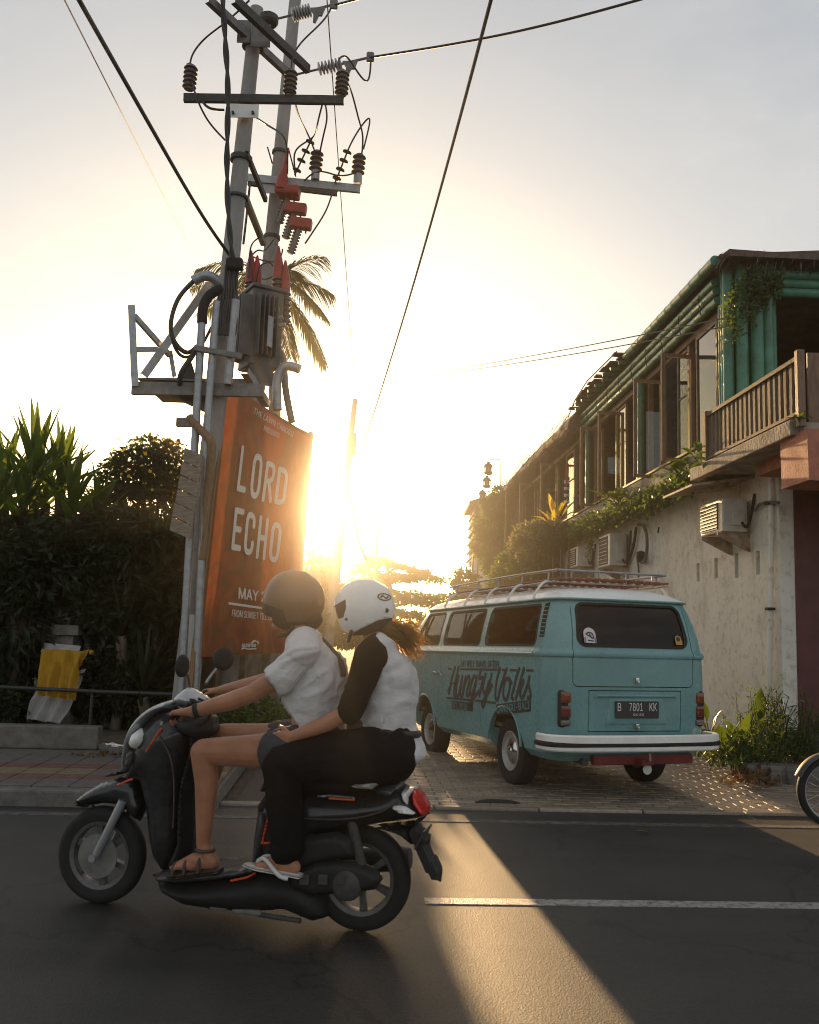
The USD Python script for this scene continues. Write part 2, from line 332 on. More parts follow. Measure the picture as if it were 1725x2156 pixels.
leaf_bright = M("leaf_bright", (.06, .11, .02), .4, .35, 6, transl=.3, tcol=(.17, .24, .02))
leaf_palm = M("leaf_palm", (.05, .06, .018), .5, .3, 3, transl=.2, tcol=(.20, .20, .03))
leaf_yellow = M("leaf_yellow", (.42, .32, .03), .45, .25, 5, transl=.4, tcol=(.8, .6, .05))
leaf_grey = M("leaf_grey", (.15, .15, .085), .6, .3, 5, transl=.3, tcol=(.35, .32, .12))
flower_yellow = M("flower_yellow", (.7, .5, .04), .5, .1, 5, transl=.4)
bark = M("bark", (.10, .075, .05), .9, .4, 8, stretch=(3, 3, .7), bump=.7, bscale=25)
dry_leaf = M("dry_leaf", (.16, .09, .04), .8, .35, 8, transl=.2)

# ---------------------------------------------------------------- ground, road, lane, pavement
def sheet(poly, z): return prism(poly, A(0, 0, z - .01), A(1, 0, 0), A(0, 1, 0), .02)
rd = unit(gnd(1569, 1742) - gnd(20, 1715)); rd[2] = 0; rn = A(-rd[1], rd[0], 0)      # along the road, and across it away from the camera
E0 = gnd(980, 1729); ALONG = lambda a, b: E0 + rd * a + rn * b                       # road coordinates: along, beyond the edge line
RQ = lambda a0, a1, b0, b1: [ALONG(a0, b0)[:2], ALONG(a1, b0)[:2], ALONG(a1, b1)[:2], ALONG(a0, b1)[:2]]
single("ground", sheet([(-900, -300), (900, -300), (900, 1500), (-900, 1500)], -.05), dirt, kind="structure")
single("road", sheet(RQ(-120, 120, -30, .55), 0.0), asphalt, kind="structure")
c0, c1 = gnd(895, 1898), gnd(1725, 1915)
cb = np.dot(c0 - E0, rn); ca = np.dot(c0 - E0, rd)
single("centre_line", sheet(RQ(ca, ca + 3.2, cb - .055, cb + .055), .004), road_paint, kind="structure")
single("centre_line", sheet(RQ(ca - 8.5, ca - 5.2, cb - .055, cb + .055), .004), road_paint, kind="structure")
single("edge_line", sheet(RQ(-30, 30, -.055, .045), .004), faded_paint, kind="structure")
# lane of concrete block paving, running away from the road between the pavement and the white building
LANE_L, LANE_R = -1.5, 3.3            # along-road limits of the lane mouth
ln = unit(A(-.0344, 1, 0)); lr = A(ln[1], -ln[0], 0)
lane_o = gnd(900, 1700)
LB0 = .52
single("lane_bed", sheet([ALONG(LANE_L - .4, LB0)[:2], ALONG(LANE_R + 6, LB0)[:2], (ALONG(LANE_R + 6, 0) + ln * 70)[:2], (ALONG(LANE_L - 1.6, 0) + ln * 70)[:2]], -.002), paver_joint, kind="structure")
single("far_ground", sheet([(-60, 30), (-1.5, 30), (-2.6, 120), (-60, 120)], -.02), dirt, kind="structure")
pav = thing("block_paving", "grey brown interlocking block paving of the lane under the blue van", "paving", kind="structure")
PW, PL, GAP = .112, .225, .008
pv = {k: [] for k in range(4)}; count = 0; cand = []
for j in range(int(26 / PW)):
    for i in range(-2, int(9 / PL)):
        a, b = (i + .5 * (j % 2)) * PL + LANE_L, j * PW + LB0 + PW / 2 + .02
        c = ALONG(a + PL / 2, b)
        if a < LANE_L - .3 or c[0] < -.6 - .0344 * c[1] or c[0] > (3.85 - .0344 * (c[1] - 10.5) if b > 2.1 else 6.5) or c[1] > 24: continue
        cand.append((np.hypot(c[0], c[1]), c, j, i))
cand.sort(key=lambda q: q[0])
rz = math.atan2(rd[1], rd[0])
def paver_mesh(c, n):
    h = .02 + .004 * n; a, b = (PL - GAP) / 2, (PW - GAP) / 2; e = .007
    lo = np.array([(-a, -b), (a, -b), (a, b), (-a, b)]); hi = lo * (1 - e / np.array([a, b])); V = []
    for q, z in ((lo, -.02), (lo, h - e), (hi, h)):
        for p in q: V.append(c + rd * p[0] + rn * p[1] + A(0, 0, z + (p[0] * tlt[0] + p[1] * tlt[1])))
    return V
PF = []
for s in (0, 4):
    for k in range(4): PF += [[s + k, s + (k + 1) % 4, s + 4 + (k + 1) % 4], [s + k, s + 4 + (k + 1) % 4, s + 4 + k]]
PF += [[8, 9, 10], [8, 10, 11]]; PF = np.array(PF)
stuffV = {k: [] for k in range(4)}
for q, (dist, c, j, i) in enumerate(cand):
    g = np.random.default_rng(q); tlt = g.normal(0, .012, 2); V = np.array(paver_mesh(c, g.random())); k = int(g.integers(4))
    if q < 300: part(pav, "paver", (V, PF), pavers[k])
    else: stuffV[k].append(V)
for k in range(4):
    V = np.concatenate(stuffV[k]); n = len(V) // 12
    part(pav, "far_pavers", (V, (np.arange(n)[:, None, None] * 12 + PF).reshape(-1, 3)), pavers[k], kind="stuff")
# flush kerb strip along the lane mouth with its drain inlet
kl = thing("lane_kerb", "low concrete kerb edging the paved lane mouth along the road", "kerb", kind="structure")
for k in range(10):
    a0 = LANE_L - .5 + k * .9
    part(kl, "kerbstone", rbox(ALONG(a0 + .44, LB0 - .04) + A(0, 0, -.04), (.885, .10, .13), .012, rz), pavers[k % 4])
dr = gnd(1047, 1695)
dm = [(-.20, -.03), (.20, -.03), (.17, .05), (.08, .12), (-.06, .13), (-.15, .06)]
single("drain_hole", prism(dm, dr + A(0, 0, .012), rd, rn, .03), rubber, "dark half-round drain inlet at the road edge in front of the van", "drain")
# raised pavement on the left with kerb, tiles and a low planter wall
kb = np.dot(gnd(0, 1690) - E0, rn)
lp = thing("left_pavement", "raised pavement left of the lane with red and yellow tiles", "pavement", kind="structure")
PZ = .13
kb0 = .28
part(lp, "paving_base", prism(RQ(-40, LANE_L - .52, kb0 + .14, 5.2), A(0, 0, PZ / 2 - .012), A(1, 0, 0), A(0, 1, 0), PZ), kerb_mat)
for k in range(12):
    a1 = LANE_L - .5 - k * 1.0
    part(lp, "kerbstone", rbox(ALONG(a1 - .495, kb0 + .06) + A(0, 0, PZ / 2 - .01), (.985, .15, PZ + .02), .02, rz), kerb_mat)
TS = .30
for j in range(6):
    for i in range(-24, -1):
        a, b = LANE_L - .1 + i * TS, kb0 + .16 + (j + .5) * TS
        mt = tile_yellow if j in (2,) and (i % 5) not in (0,) else (tile_red if j in (1, 3) else tile_grey)
        if j == 0: mt = tile_grey
        part(lp, "floor_tile", rbox(ALONG(a, b) + A(0, 0, PZ - .006 + .002 * R.random()), (TS - .012, TS - .012, .02), .004, rz, seg=4), mt)
pw = thing("planter_wall", "low grey concrete planter wall at the back of the tiled pavement", "wall")
wb = kb0 + .16 + 6 * TS + .5
for k in range(9):
    a1 = -3.62 - k * 1.2
    part(pw, "wall_block", rbox(ALONG(a1 - .59, wb) + A(0, 0, PZ + .11), (1.185, .2, .24), .018, rz), kerb_mat)
part(pw, "soil", prism(RQ(-16, -1.9, wb + .1, wb + 8), A(0, 0, PZ), A(1, 0, 0), A(0, 1, 0), .1), dirt)

# ---------------------------------------------------------------- the van (local: X right, Y forward, Z up, origin under the rear axle)
VL, VYAW, VPIT = A(1.81, 9.40, 0.012), .3136, -.026
ex, ey, ez = A(math.cos(VYAW), math.sin(VYAW), 0), A(-math.sin(VYAW), math.cos(VYAW), 0), A(0, 0, 1)
van = thing("van", "light blue vintage camper van with white roof and wooden roof rack on the paved lane", "van", VL, VYAW)
def vpart(name, mesh, mat, parent=None, smooth=30, label=None):
    q = cat(mesh) if isinstance(mesh, list) else to_tri(mesh).copy()
    q.vertices = q.vertices + np.c_[np.zeros(len(q.vertices)), np.zeros(len(q.vertices)), VPIT * q.vertices[:, 1]]
    return part(parent or van, name, q, mat, smooth, local=True, label=label)
def vloc(P):
    d = P - VL; y = np.dot(d, ey); return A(np.dot(d, ex), y, d[2] - VPIT * y)
def vside(x, y, X=-.862): return vloc(on_plane(x, y, VL + ex * X, ex))
Z4 = lambda x, y: ((1640 + x / 2.875) * .52637, (2350 + y / 2.875) * .52637)
van_blue = usdkit.material(stage, "/World/Looks/van_blue", {
    "g": ("geometry", {}), "n": ("noise_texture", {"scale": 2.2, "detail": 6.0, "roughness": .65}), "r": ("rgb_ramp", {"ramp": [(.3, (.095, .205, .205)), (.55, (.12, .25, .25)), (.75, (.15, .285, .28))]}),
    "n2": ("noise_texture", {"scale": 30.0, "detail": 5.0}), "r2": ("map_range", {"from_min": .35, "from_max": .7, "to_min": .22, "to_max": .42}),
    "p": ("principled_bsdf", {"coat_weight": .35, "coat_roughness": .18})},
    [("g.position", "n.vector"), ("g.position", "n2.vector"), ("n.fac", "r.fac"), ("r.color", "p.base_color"), ("n2.fac", "r2.value"), ("r2.result", "p.roughness")], surface="p.BSDF")
van_white = M("van_white", (.66, .66, .64), .4, .08, 4, coat=.3)
bumper_white = M("bumper_white", (.70, .68, .64), .4, .1, 5)
chrome = M("chrome", (.7, .7, .7), .12, .1, 6, metal=1.0, rvar=.08)
wheel_paint = M("wheel_paint", (.34, .33, .31), .4, .2, 12, metal=.4)
lamp_amber = M("lamp_amber", (.11, .028, .01), .18, .2, 20, coat=.6)
lamp_red = M("lamp_red", (.07, .012, .01), .18, .2, 20, coat=.6)
lamp_clear = M("lamp_clear", (.10, .085, .075), .2, .2, 20, coat=.6)
plate_black = M("plate_black", (.018, .017, .018), .5, .2, 20); plate_white = M("plate_white", (.55, .54, .50), .5, .1, 20)
sign_black = M("lettering_black", (.025, .025, .027), .6, .25, 30)
hitch_red = M("hitch_red", (.13, .012, .012), .5, .3, 15)
rack_wood = M("rack_wood", (.20, .06, .028), .6, .35, 10, stretch=(1, 1, 1))
seat_mat = M("seat_vinyl", (.05, .04, .035), .6, .2, 10)
cabin_mat = M("cabin_lining", (.10, .09, .075), .8, .2, 6)
van_glass = pane("van_glass", (.80, .78, .66), 1.22); van_glass_dark = pane("van_rear_glass", (.20, .185, .18), 1.35)
RING = [ # z, half width, rear y, front y, rear corner radius
    (.33, .74, -.90, 3.15, .20), (.40, .815, -.97, 3.28, .24), (.52, .842, -1.00, 3.33, .26), (.75, .857, -1.02, 3.36, .27), (1.0, .862, -1.022, 3.36, .27), (1.20, .859, -1.018, 3.35, .27),
    (1.255, .857, -1.015, 3.345, .27), (1.267, .874, -1.030, 3.36, .28), (1.285, .879, -1.034, 3.364, .285), (1.305, .874, -1.030, 3.36, .28), (1.325, .856, -1.012, 3.335, .27), (1.345, .846, -1.002, 3.32, .26),
    (1.45, .829, -.982, 3.23, .25), (1.58, .800, -.945, 3.10, .24), (1.70, .766, -.898, 2.97, .23), (1.765, .742, -.865, 2.89, .22), (1.795, .728, -.845, 2.85, .21)]
ROOF = [(1.790, .728, -.845, 2.86, .21), (1.792, .752, -.872, 2.90, .22), (1.806, .757, -.877, 2.905, .22), (1.812, .745, -.865, 2.89, .22), (1.83, .722, -.835, 2.84, .25), (1.868, .682, -.785, 2.75, .30), (1.905, .60, -.69, 2.6, .34), (1.935, .47, -.52, 2.3, .36), (1.953, .28, -.25, 1.9, .25), (1.957, .06, 0.2, 1.3, .05)]
def plan(z, hw, yr, yf, c, off=0.0):
    hw, yr, yf = hw - off, yr + off, yf - off; c = max(c - off, .02); cf = min(.30, hw * .6)
    def arc(cx, cy, r, a0, a1, k): return [(cx + r * math.cos(t), cy + r * math.sin(t)) for t in np.linspace(a0, a1, k)]
    P = [(x, yr - .018 * (1 - (x / max(hw - c, .01)) ** 2) * (off == 0 or 1)) for x in np.linspace(-(hw - c), hw - c, 13)[1:-1]]
    P += arc(hw - c, yr + c, c, -math.pi / 2, 0, 9)
    P += [(hw, y) for y in np.linspace(yr + c, yf - cf, 26)[1:-1]]
    P += arc(hw - cf, yf - cf, cf, 0, math.pi / 2, 7)
    P += [(x, yf) for x in np.linspace(hw - cf, -(hw - cf), 7)[1:-1]]
    P += arc(-(hw - cf), yf - cf, cf, math.pi / 2, math.pi, 7)
    P += [(-hw, y) for y in np.linspace(yf - cf, yr + c, 26)[1:-1]]
    P += arc(-(hw - c), yr + c, c, math.pi, 1.5 * math.pi, 9)
    return np.array([(x, y, z) for x, y in P])
def man(q): 
    q = to_tri(q); return manifold3d.Manifold(manifold3d.Mesh(np.asarray(q.vertices, np.float32), np.asarray(q.faces, np.uint32)))
def vshell(off, rings=RING, lo=-9, hi=9): return man(loft([plan(*q, off) for q in rings if lo <= q[0] <= hi]))
outer = vshell(0); inner = vshell(.045, RING[2:]); BIG = 4.0
def dense(rings, k=2):
    out = []
    for a, b in zip(rings[:-1], rings[1:]):
        out += [tuple(np.array(a) * (1 - t) + np.array(b) * t) for t in np.arange(k) / k]
    return out + [rings[-1]]
def side_prism(pts, x0, x1, grow=0.0, r=.05):
    p = Polygon(pts).buffer(-r).buffer(r + grow); return man(prism(p, A((x0 + x1) / 2, 0, 0), A(0, 1, 0), A(0, 0, 1), abs(x1 - x0)))
def rear_prism(pts, y0, y1, grow=0.0, r=.07):
    p = Polygon(pts).buffer(-r).buffer(r + grow); return man(prism(p, A(0, (y0 + y1) / 2, 0), A(1, 0, 0), A(0, 0, 1), abs(y1 - y0)))
WIN = [[(-.655, 1.375), (.535, 1.375), (.535, 1.735), (-.60, 1.735)], [(.70, 1.375), (1.80, 1.375), (1.79, 1.735), (.71, 1.735)], [(1.975, 1.375), (2.86, 1.375), (2.55, 1.73), (1.965, 1.735)]]
WREAR = [(-.575, 1.375), (.575, 1.375), (.535, 1.745), (-.535, 1.745)]
WFRONT = [(-.70, 1.35), (.70, 1.35), (.62, 1.745), (-.62, 1.745)]
cuts, wins = [], []
for w in WIN:
    for s in (-1, 1): wins.append((s, w, side_prism(w, s * .5, s * 1.1), side_prism(w, s * .5, s * 1.1, .022)))
rp, rp2 = rear_prism(WREAR, -1.3, -.55), rear_prism(WREAR, -1.3, -.55, .022)
fp, fp2 = rear_prism(WFRONT, 2.4, 3.6), rear_prism(WFRONT, 2.4, 3.6, .022)
body = outer - inner
for _, _, a, b in wins: body = body - a
body = body - rp - fp
for (y, r) in ((0.0, .40), (2.40, .39)):
    for s in (-1, 1):
        body = body - man(lathe([(r, -.25), (r, .25)], (s * .86, y, .36), (1, 0, 0), 36)) - man(boxm((s * .86, y, .1), (.5, 2 * r, .5)))
def groove_side(pts, w=.007): return man(prism(LineString(pts).buffer(w / 2, cap_style=2), A(-.86, 0, 0), A(0, 1, 0), A(0, 0, 1), .07))
def groove_rear(pts, w=.008): return man(prism(LineString(pts).buffer(w / 2, cap_style=2), A(0, -1.02, 0), A(1, 0, 0), A(0, 0, 1), .30))
RR = Polygon([(-.64, 1.0), (.62, 1.0), (.63, 1.28), (.60, 1.77), (-.595, 1.77), (-.64, 1.28)]).buffer(-.05).buffer(.05)
for g in (groove_rear(list(RR.exterior.coords)), groove_rear([(-.482, .60), (.482, .60), (.482, .965), (-.482, .965), (-.482, .60)]),
          groove_side([(.62, .45), (.62, 1.33)]), groove_side([(-.68, 1.26), (-.68, 1.36)]), groove_side([(1.885, .62), (1.885, 1.75)]), groove_side([(.62, 1.34), (.62, 1.77)])): body = body - g
b_ = to_tri(body)
vpart("body", b_, van_blue, smooth=28)
vpart("roof", loft([plan(*q) for q in dense(ROOF, 2)]), van_white, smooth=40)
vpart("gutter", [tube(np.r_[plan(1.797, .752, -.872, 2.90, .22), plan(1.797, .752, -.872, 2.90, .22)[:1]], .011, 6)], van_blue)
vpart("cabin_floor", boxm((0, 1.15, .56), (1.55, 4.1, .04)), cabin_mat)
thin = vshell(.014) - vshell(.019); rim_ = vshell(-.004) - vshell(.022)
for k, (s, w, a, b) in enumerate(wins):
    f = vpart("side_window", rim_ ^ (b - a), rubber)
    vpart("glass", thin ^ a, van_glass, f)
f = vpart("rear_window", rim_ ^ (rp2 - rp), rubber); vpart("glass", thin ^ rp, van_glass_dark, f)
f = vpart("windscreen", rim_ ^ (fp2 - fp), rubber); vpart("glass", thin ^ fp, van_glass, f)
vpart("window_divider", [bar((-.835, 2.56, 1.38), (-.775, 2.50, 1.73), .018), bar((-.83, 1.25, 1.385), (-.775, 1.25, 1.73), .016)], rubber)
# air intake slots behind the last side window
lv = vpart("air_intake", man(prism([(-.80, 1.44), (-.725, 1.44), (-.675, 1.76), (-.735, 1.76)], A(-.79, 0, 0), A(0, 1, 0), A(0, 0, 1), .4)) ^ (vshell(-.003) - vshell(.01)), rubber)
for k in range(9):
    z = 1.455 + k * .0375; y = -.765 + (z - 1.44) * .17
    vpart("slat", bar((-.855 + (z - 1.33) * .235 - .004, y - .034, z), (-.855 + (z - 1.33) * .235 - .004, y + .034, z + .004), .016, .008), van_blue, lv)
# tailgate crease, engine lid pressing, plate recess
vpart("lid_pressing", pillow([(-.44, .905), (.44, .905), (.40, .93), (-.40, .93)], .022, .012, A(0, -1.036, 0), A(1, 0, 0), A(0, 0, 1), .012), van_blue)
vpart("plate_surround", pillow([(-.31, .665), (.32, .665), (.28, .90), (-.27, .90)], .012, .03, A(0, -1.030, 0), A(1, 0, 0), A(0, 0, 1), .02), van_blue)
pl_ = vpart("number_plate", rbox((0, -1.052, .797), (.455, .012, .152), .005, seg=6), plate_black)
un = A(0, -1, 0)
def vtext(t, x0, x1, z0, z1, y=-1.0575, bold=False): return text_quad(t, A(x0, y, z1), A(x0, y, z0), A(x1, y, z1), un, .002, bold)
vpart("plate_letter", vtext("B", -.205, -.17, .785, .858), plate_white, pl_)
vpart("plate_letter", vtext("7801", -.085, .055, .785, .858), plate_white, pl_); vpart("plate_letter", vtext("KK", .125, .205, .785, .858), plate_white, pl_); vpart("plate_letter", vtext("06·20", -.045, .065, .742, .764), plate_white, pl_)
for z, n in ((1.062, "latch"), (.648, "latch")):
    h = vpart(n, [rbox((.0, -1.055, z), (.034, .03, .05), .008), rbox((.006, -1.075, z - .022), (.018, .012, .04), .005)], chrome)
for s in (-.70, .705):
    y0 = -.972
    tl_ = vpart("tail_lamp", pillow(Polygon([(-.065, -.165), (.065, -.165), (.065, .165), (-.065, .165)]).buffer(-.03).buffer(.03), .032, .03, A(s, y0, .802), unit(A(1, -.30 * np.sign(-s) * -1 * -1, 0)) if False else A(1, 0, 0), A(0, 0, 1), .015), rubber)
    for (z0, z1, mt, nm) in ((.04, .155, lamp_amber, "amber_lens"), (-.085, .036, lamp_red, "red_lens"), (-.155, -.089, lamp_clear, "clear_lens")):
        vpart(nm, pillow(Polygon([(-.056, z0), (.056, z0), (.056, z1), (-.056, z1)]).buffer(-.012).buffer(.012), .046, .03, A(s, y0 - .004, .802), A(1, 0, 0), A(0, 0, 1), .012), mt, tl_)
# bumpers
def bumper_path(z, y, hw, wrap): return spline([(-hw, y + wrap, z), (-hw + .02, y + .10, z), (-hw + .16, y - .005, z), (-.4, y - .05, z), (0, y - .06, z), (.4, y - .05, z), (hw - .16, y - .005, z), (hw - .02, y + .10, z), (hw, y + wrap, z)], 60)
def bumper_sweep(z, h, t, y, hw, wrap=.30):
    P = bumper_path(z, y, hw, wrap); T = np.gradient(P, axis=0); T /= np.linalg.norm(T, axis=1)[:, None]; N = np.cross(T, A(0, 0, 1)); rings = []
    prof = [(-t / 2, -h / 2 + .012), (t / 2 - .012, -h / 2), (t / 2, -h / 2 + .012), (t / 2, h / 2 - .014), (t / 2 - .016, h / 2), (-t / 2, h / 2 - .006)]
    for p, n in zip(P, N): rings.append(np.array([p + n * a + A(0, 0, 1) * b for a, b in prof]))
    return loft(rings)
bp = vpart("rear_bumper", [bumper_sweep(.51, .145, .05, -1.13, .885)], bumper_white, smooth=35)
vpart("rubber_strip", [bumper_sweep(.498, .045, .066, -1.13, .893)], rubber, bp)
vpart("front_bumper", [xform(bumper_sweep(.50, .15, .05, -1.13, .885), np.diag([1, -1, 1, 1]) + np.array([[0, 0, 0, 0], [0, 0, 0, 2.35], [0, 0, 0, 0], [0, 0, 0, 0]]))], bumper_white)
th = vpart("tow_bar", [rbox((.10, -.98, .345), (1.04, .07, .085), .008), rbox((.07, -1.05, .33), (.12, .14, .05), .006), bar((-.55, -.9, .36), (-.50, -.6, .45), .05)], hitch_red)
vpart("tow_ball", [to_tri(sphere((.07, -1.15, .435), .026)), lathe([(.014, 0), (.014, .07)], (.07, -1.15, .35))], chrome, th)
vpart("hanging_tag", prism(Point(0, 0).buffer(.045), A(.10, -1.06, .265), A(1, 0, 0), A(0, 0, 1), .006), plate_white, th)
vpart("exhaust_pipe", tube([(-.45, -.6, .33), (-.50, -1.0, .33)], .03, 10), dark_steel)
vpart("underbody", [boxm((0, .2, .42), (1.0, 1.6, .16)), boxm((0, 1.6, .45), (1.2, 1.4, .10)), tube([(-.7, 0, .33), (.7, 0, .33)], .05, 10), tube([(-.7, 2.4, .33), (.7, 2.4, .33)], .05, 10), boxm((-.55, .85, .36), (.12, .9, .08)), boxm((-.62, .35, .36), (.10, .12, .10)), boxm((-.6, 1.75, .36), (.08, .2, .10))], dark_steel)
# wheels
for (x, y) in ((-.70, 0), (.73, 0), (-.695, 2.4), (.695, 2.4)):
    s = math.copysign(1, x); w = vpart("wheel", lathe([(.16, -.07), (.185, -.085), (.19, -.06), (.17, -.02), (.17, .02), (.19, .06), (.195, .082), (.182, .088), (.17, .062), (.12, .035), (.05, .04), (.01, .04)], (x, y, .325), (s, 0, 0), 40), wheel_paint)
    vpart("tyre", lathe([(.192, -.07), (.235, -.092), (.285, -.094), (.315, -.08), (.325, -.05), (.326, 0), (.325, .05), (.315, .08), (.285, .094), (.235, .092), (.192, .07)], (x, y, .325), (s, 0, 0), 48, caps=False), rubber, w)
    vpart("hubcap", lathe([(.125, .035), (.122, .06), (.10, .075), (.06, .085), (.045, .083), (.03, .092), (.005, .094)], (x, y, .325), (s, 0, 0), 36), chrome, w)
# wheel-arch lips
for (y, r) in ((0.0, .40), (2.40, .39)):
    a = np.linspace(.12, math.pi - .12, 20)
    vpart("arch_lip", tube([(-.852, y + r * math.cos(t), .36 + r * math.sin(t)) for t in a], .013, 6), van_blue)
vpart("door_handle", [rbox((-.875, 1.98, 1.03), (.02, .13, .022), .006), rbox((-.89, 1.93, 1.03), (.03, .03, .03), .008)], chrome)
vpart("door_handle", [tube([(-.875, 1.80, 1.045), (-.895, 1.79, 1.04), (-.90, 1.66, .99)], .011, 6)], chrome)
vpart("belt_trim", [tube([(-.882, y, 1.29) for y in np.linspace(-.66, 2.9, 8)], .007, 6)], bumper_white)
# lettering on the side
def sfl(pts): # picture strokes to side plane coordinates (y forward, z up)
    out = []
    for p in pts:
        q = vside(*Z4(*p)); out.append((-q[1], q[2]))
    return out
def on_side(shape, depth=.003):
    q = prism(shape, A(0, 0, 0), A(1, 0, 0), A(0, 1, 0), depth); v = q.vertices.copy()
    hw = np.interp(v[:, 1], [r[0] for r in RING], [r[1] for r in RING])
    q.vertices = np.c_[-(hw + .0025 + v[:, 2]), -v[:, 0], v[:, 1]]; q.invert(); return q
S = [[(520, 922), (497, 1000), (472, 1110), (447, 1215), (440, 1190)], [(562, 918), (534, 1040), (512, 1150), (505, 1225), (520, 1250)], ([(440, 1172), (475, 1118), (545, 1085)], .014),
     [(563, 1020), (540, 1120), (530, 1215), (546, 1250), (572, 1185), (590, 1100), (607, 1022)], [(607, 1022), (587, 1150), (577, 1230), (596, 1250), (622, 1165)],
     [(642, 1030), (622, 1130), (600, 1245)], [(606, 1200), (650, 1070), (680, 1022), (690, 1045), (667, 1150), (650, 1232), (670, 1242), (695, 1180)],
     [(770, 1045), (742, 1022), (716, 1080), (692, 1190), (702, 1240), (732, 1175), (770, 1045)], [(770, 1045), (737, 1230), (712, 1330), (686, 1360), (682, 1330), (722, 1275), (795, 1195)],
     [(812, 972), (800, 1040), (846, 1040), (825, 1130), (800, 1245)], [(872, 1000), (850, 1100), (841, 1185), (860, 1220), (892, 1145), (922, 1070)], [(942, 1000), (902, 1180), (862, 1310), (835, 1370), (825, 1340), (872, 1258), (945, 1125)],
     [(1037, 935), (1005, 1050), (986, 1180), (985, 1270), (1002, 1290), (1032, 1200), (1076, 1050), (1112, 940)],
     [(1142, 1052), (1102, 1062), (1076, 1180), (1080, 1270), (1110, 1288), (1140, 1200), (1152, 1090), (1142, 1052), (1172, 1100)],
     [(1257, 937), (1222, 1050), (1192, 1180), (1171, 1260), (1182, 1282)], [(1312, 937), (1272, 1080), (1242, 1200), (1216, 1280)], [(1236, 1205), (1282, 1150), (1308, 1075), (1280, 1150), (1270, 1235), (1290, 1272), (1312, 1235)],
     [(1300, 1260), (1352, 1130), (1376, 1032), (1366, 1100), (1381, 1180), (1386, 1255), (1356, 1270)]]
shape = strokes([(sfl(l[0]), l[1]) if isinstance(l, tuple) else (sfl(l), .042) for l in S], .03)
vpart("side_lettering", on_side(shape), sign_black, label="black brush script lettering reading Hungry Volks")
rules = [[(440, 935), (480, 937)], [(580, 940), (1020, 945)], [(1060, 947), (1100, 950)], [(1150, 950), (1230, 952)], [(1340, 952), (1420, 955)], [(420, 1270), (690, 1295)], [(745, 1300), (830, 1310)], [(880, 1315), (985, 1328)]]
vpart("lettering_rule", on_side(shapely.union_all([LineString(sfl(l)).buffer(.011, cap_style=2) for l in rules])), sign_black)
for box_, txt, tq in (([(475, 1300), (722, 1330), (716, 1425), (470, 1395)], "EST. 2015", [(485, 1315), (485, 1388), (665, 1340)]), ([(988, 1345), (1390, 1290), (1388, 1425), (990, 1465)], "CANGGU-BALI", [(1002, 1362), (1004, 1445), (1378, 1308)])):
    b = vpart("lettering_band", on_side(Polygon(sfl(box_)).buffer(0)), sign_black)
    c3 = [np.array((-.867, -p[0], p[1])) for p in sfl(tq)]
    vpart("band_lettering", text_quad(txt, c3[0], c3[1], c3[2], A(-1, 0, 0), .002), van_blue, b)
c3 = [np.array((-.8645, -p[0], p[1])) for p in sfl([(592, 838), (590, 912), (1024, 842)])]
vpart("small_lettering", text_quad("EAT WELL TRAVEL OFTEN", c3[0], c3[1], c3[2], A(-1, 0, 0), .002), sign_black)
# stickers in the rear window
def rearY(z): return np.interp(z, [r[0] for r in RING], [r[2] for r in RING])
st_w, st_p, st_y = M("sticker_white", (.55, .5, .52), .5, .1, 40), M("sticker_violet", (.16, .10, .28), .5, .1, 40), M("sticker_yellow", (.40, .22, .03), .5, .1, 40)
tz = unit(A(0, (rearY(1.7) - rearY(1.4)) / .3, 1))
def stick(shape, x, z, mt, off, parent=None): return vpart("sticker" if parent is None else "sticker_print", prism(shape, A(x, rearY(z) - off - .006, z), A(1, 0, 0), tz, .0015), mt, parent)
sk = stick(shapely.union_all([Point(0, .02).buffer(.062), sbox(-.062, -.065, .062, .02)]).buffer(-.01).buffer(.01), -.455, 1.452, st_w, .0)
stick(sbox(-.058, -.062, -.045, -.01), -.455, 1.452, st_p, .002, sk); stick(sbox(.045, -.062, .058, -.01), -.455, 1.452, st_p, .002, sk)
stick(strokes([[(-.035, .02), (-.01, .035), (.02, .03), (.035, .005), (.03, -.02), (.005, -.005), (-.02, .01), (-.035, .02)], [(-.02, -.04), (.03, -.045)], [(.0, .02), (.02, -.02)]], .012), -.455, 1.452, sign_black, .002, sk)
sk = stick(shapely.union_all([Point(0, .012).buffer(.034), sbox(-.032, -.045, .04, .0)]), .485, 1.437, st_y, .0)
stick(Point(0, .012).buffer(.022), .485, 1.437, sign_black, .002, sk)
# roof rack
rk = vpart("roof_rack", [tube(spline([(-.60, -.62, 2.08), (-.60, .2, 2.09), (-.60, 1.2, 2.09), (-.60, 2.25, 2.08)], 12), .012, 8), tube(spline([(.60, -.62, 2.08), (.60, 2.25, 2.08)], 6), .012, 8), tube([(-.60, -.62, 2.08), (.60, -.62, 2.08)], .012, 8), tube([(-.60, 2.25, 2.08), (.60, 2.25, 2.08)], .012, 8),
     tube([(-.62, -.62, 1.97), (-.62, 2.25, 1.97)], .010, 6), tube([(.62, -.62, 1.97), (.62, 2.25, 1.97)], .010, 6)], galv)
for y in (-.45, .15, .75, 1.35, 2.0):
    for s in (-1, 1):
        vpart("rack_leg", tube(spline([(s * .765, y, 1.81), (s * .745, y, 1.86), (s * .68, y, 1.95), (s * .62, y, 1.98), (s * .3, y, 1.985), (0, y, 1.985)], 14), .013, 8), bumper_white, rk)
        vpart("rack_post", tube([(s * .615, y, 1.97), (s * .60, y, 2.08)], .010, 6), galv, rk)
for k in range(4): vpart("rack_post", tube([(-.45 + k * .3, -.62, 1.97), (-.45 + k * .3, -.62, 2.08)], .010, 6), galv, rk)
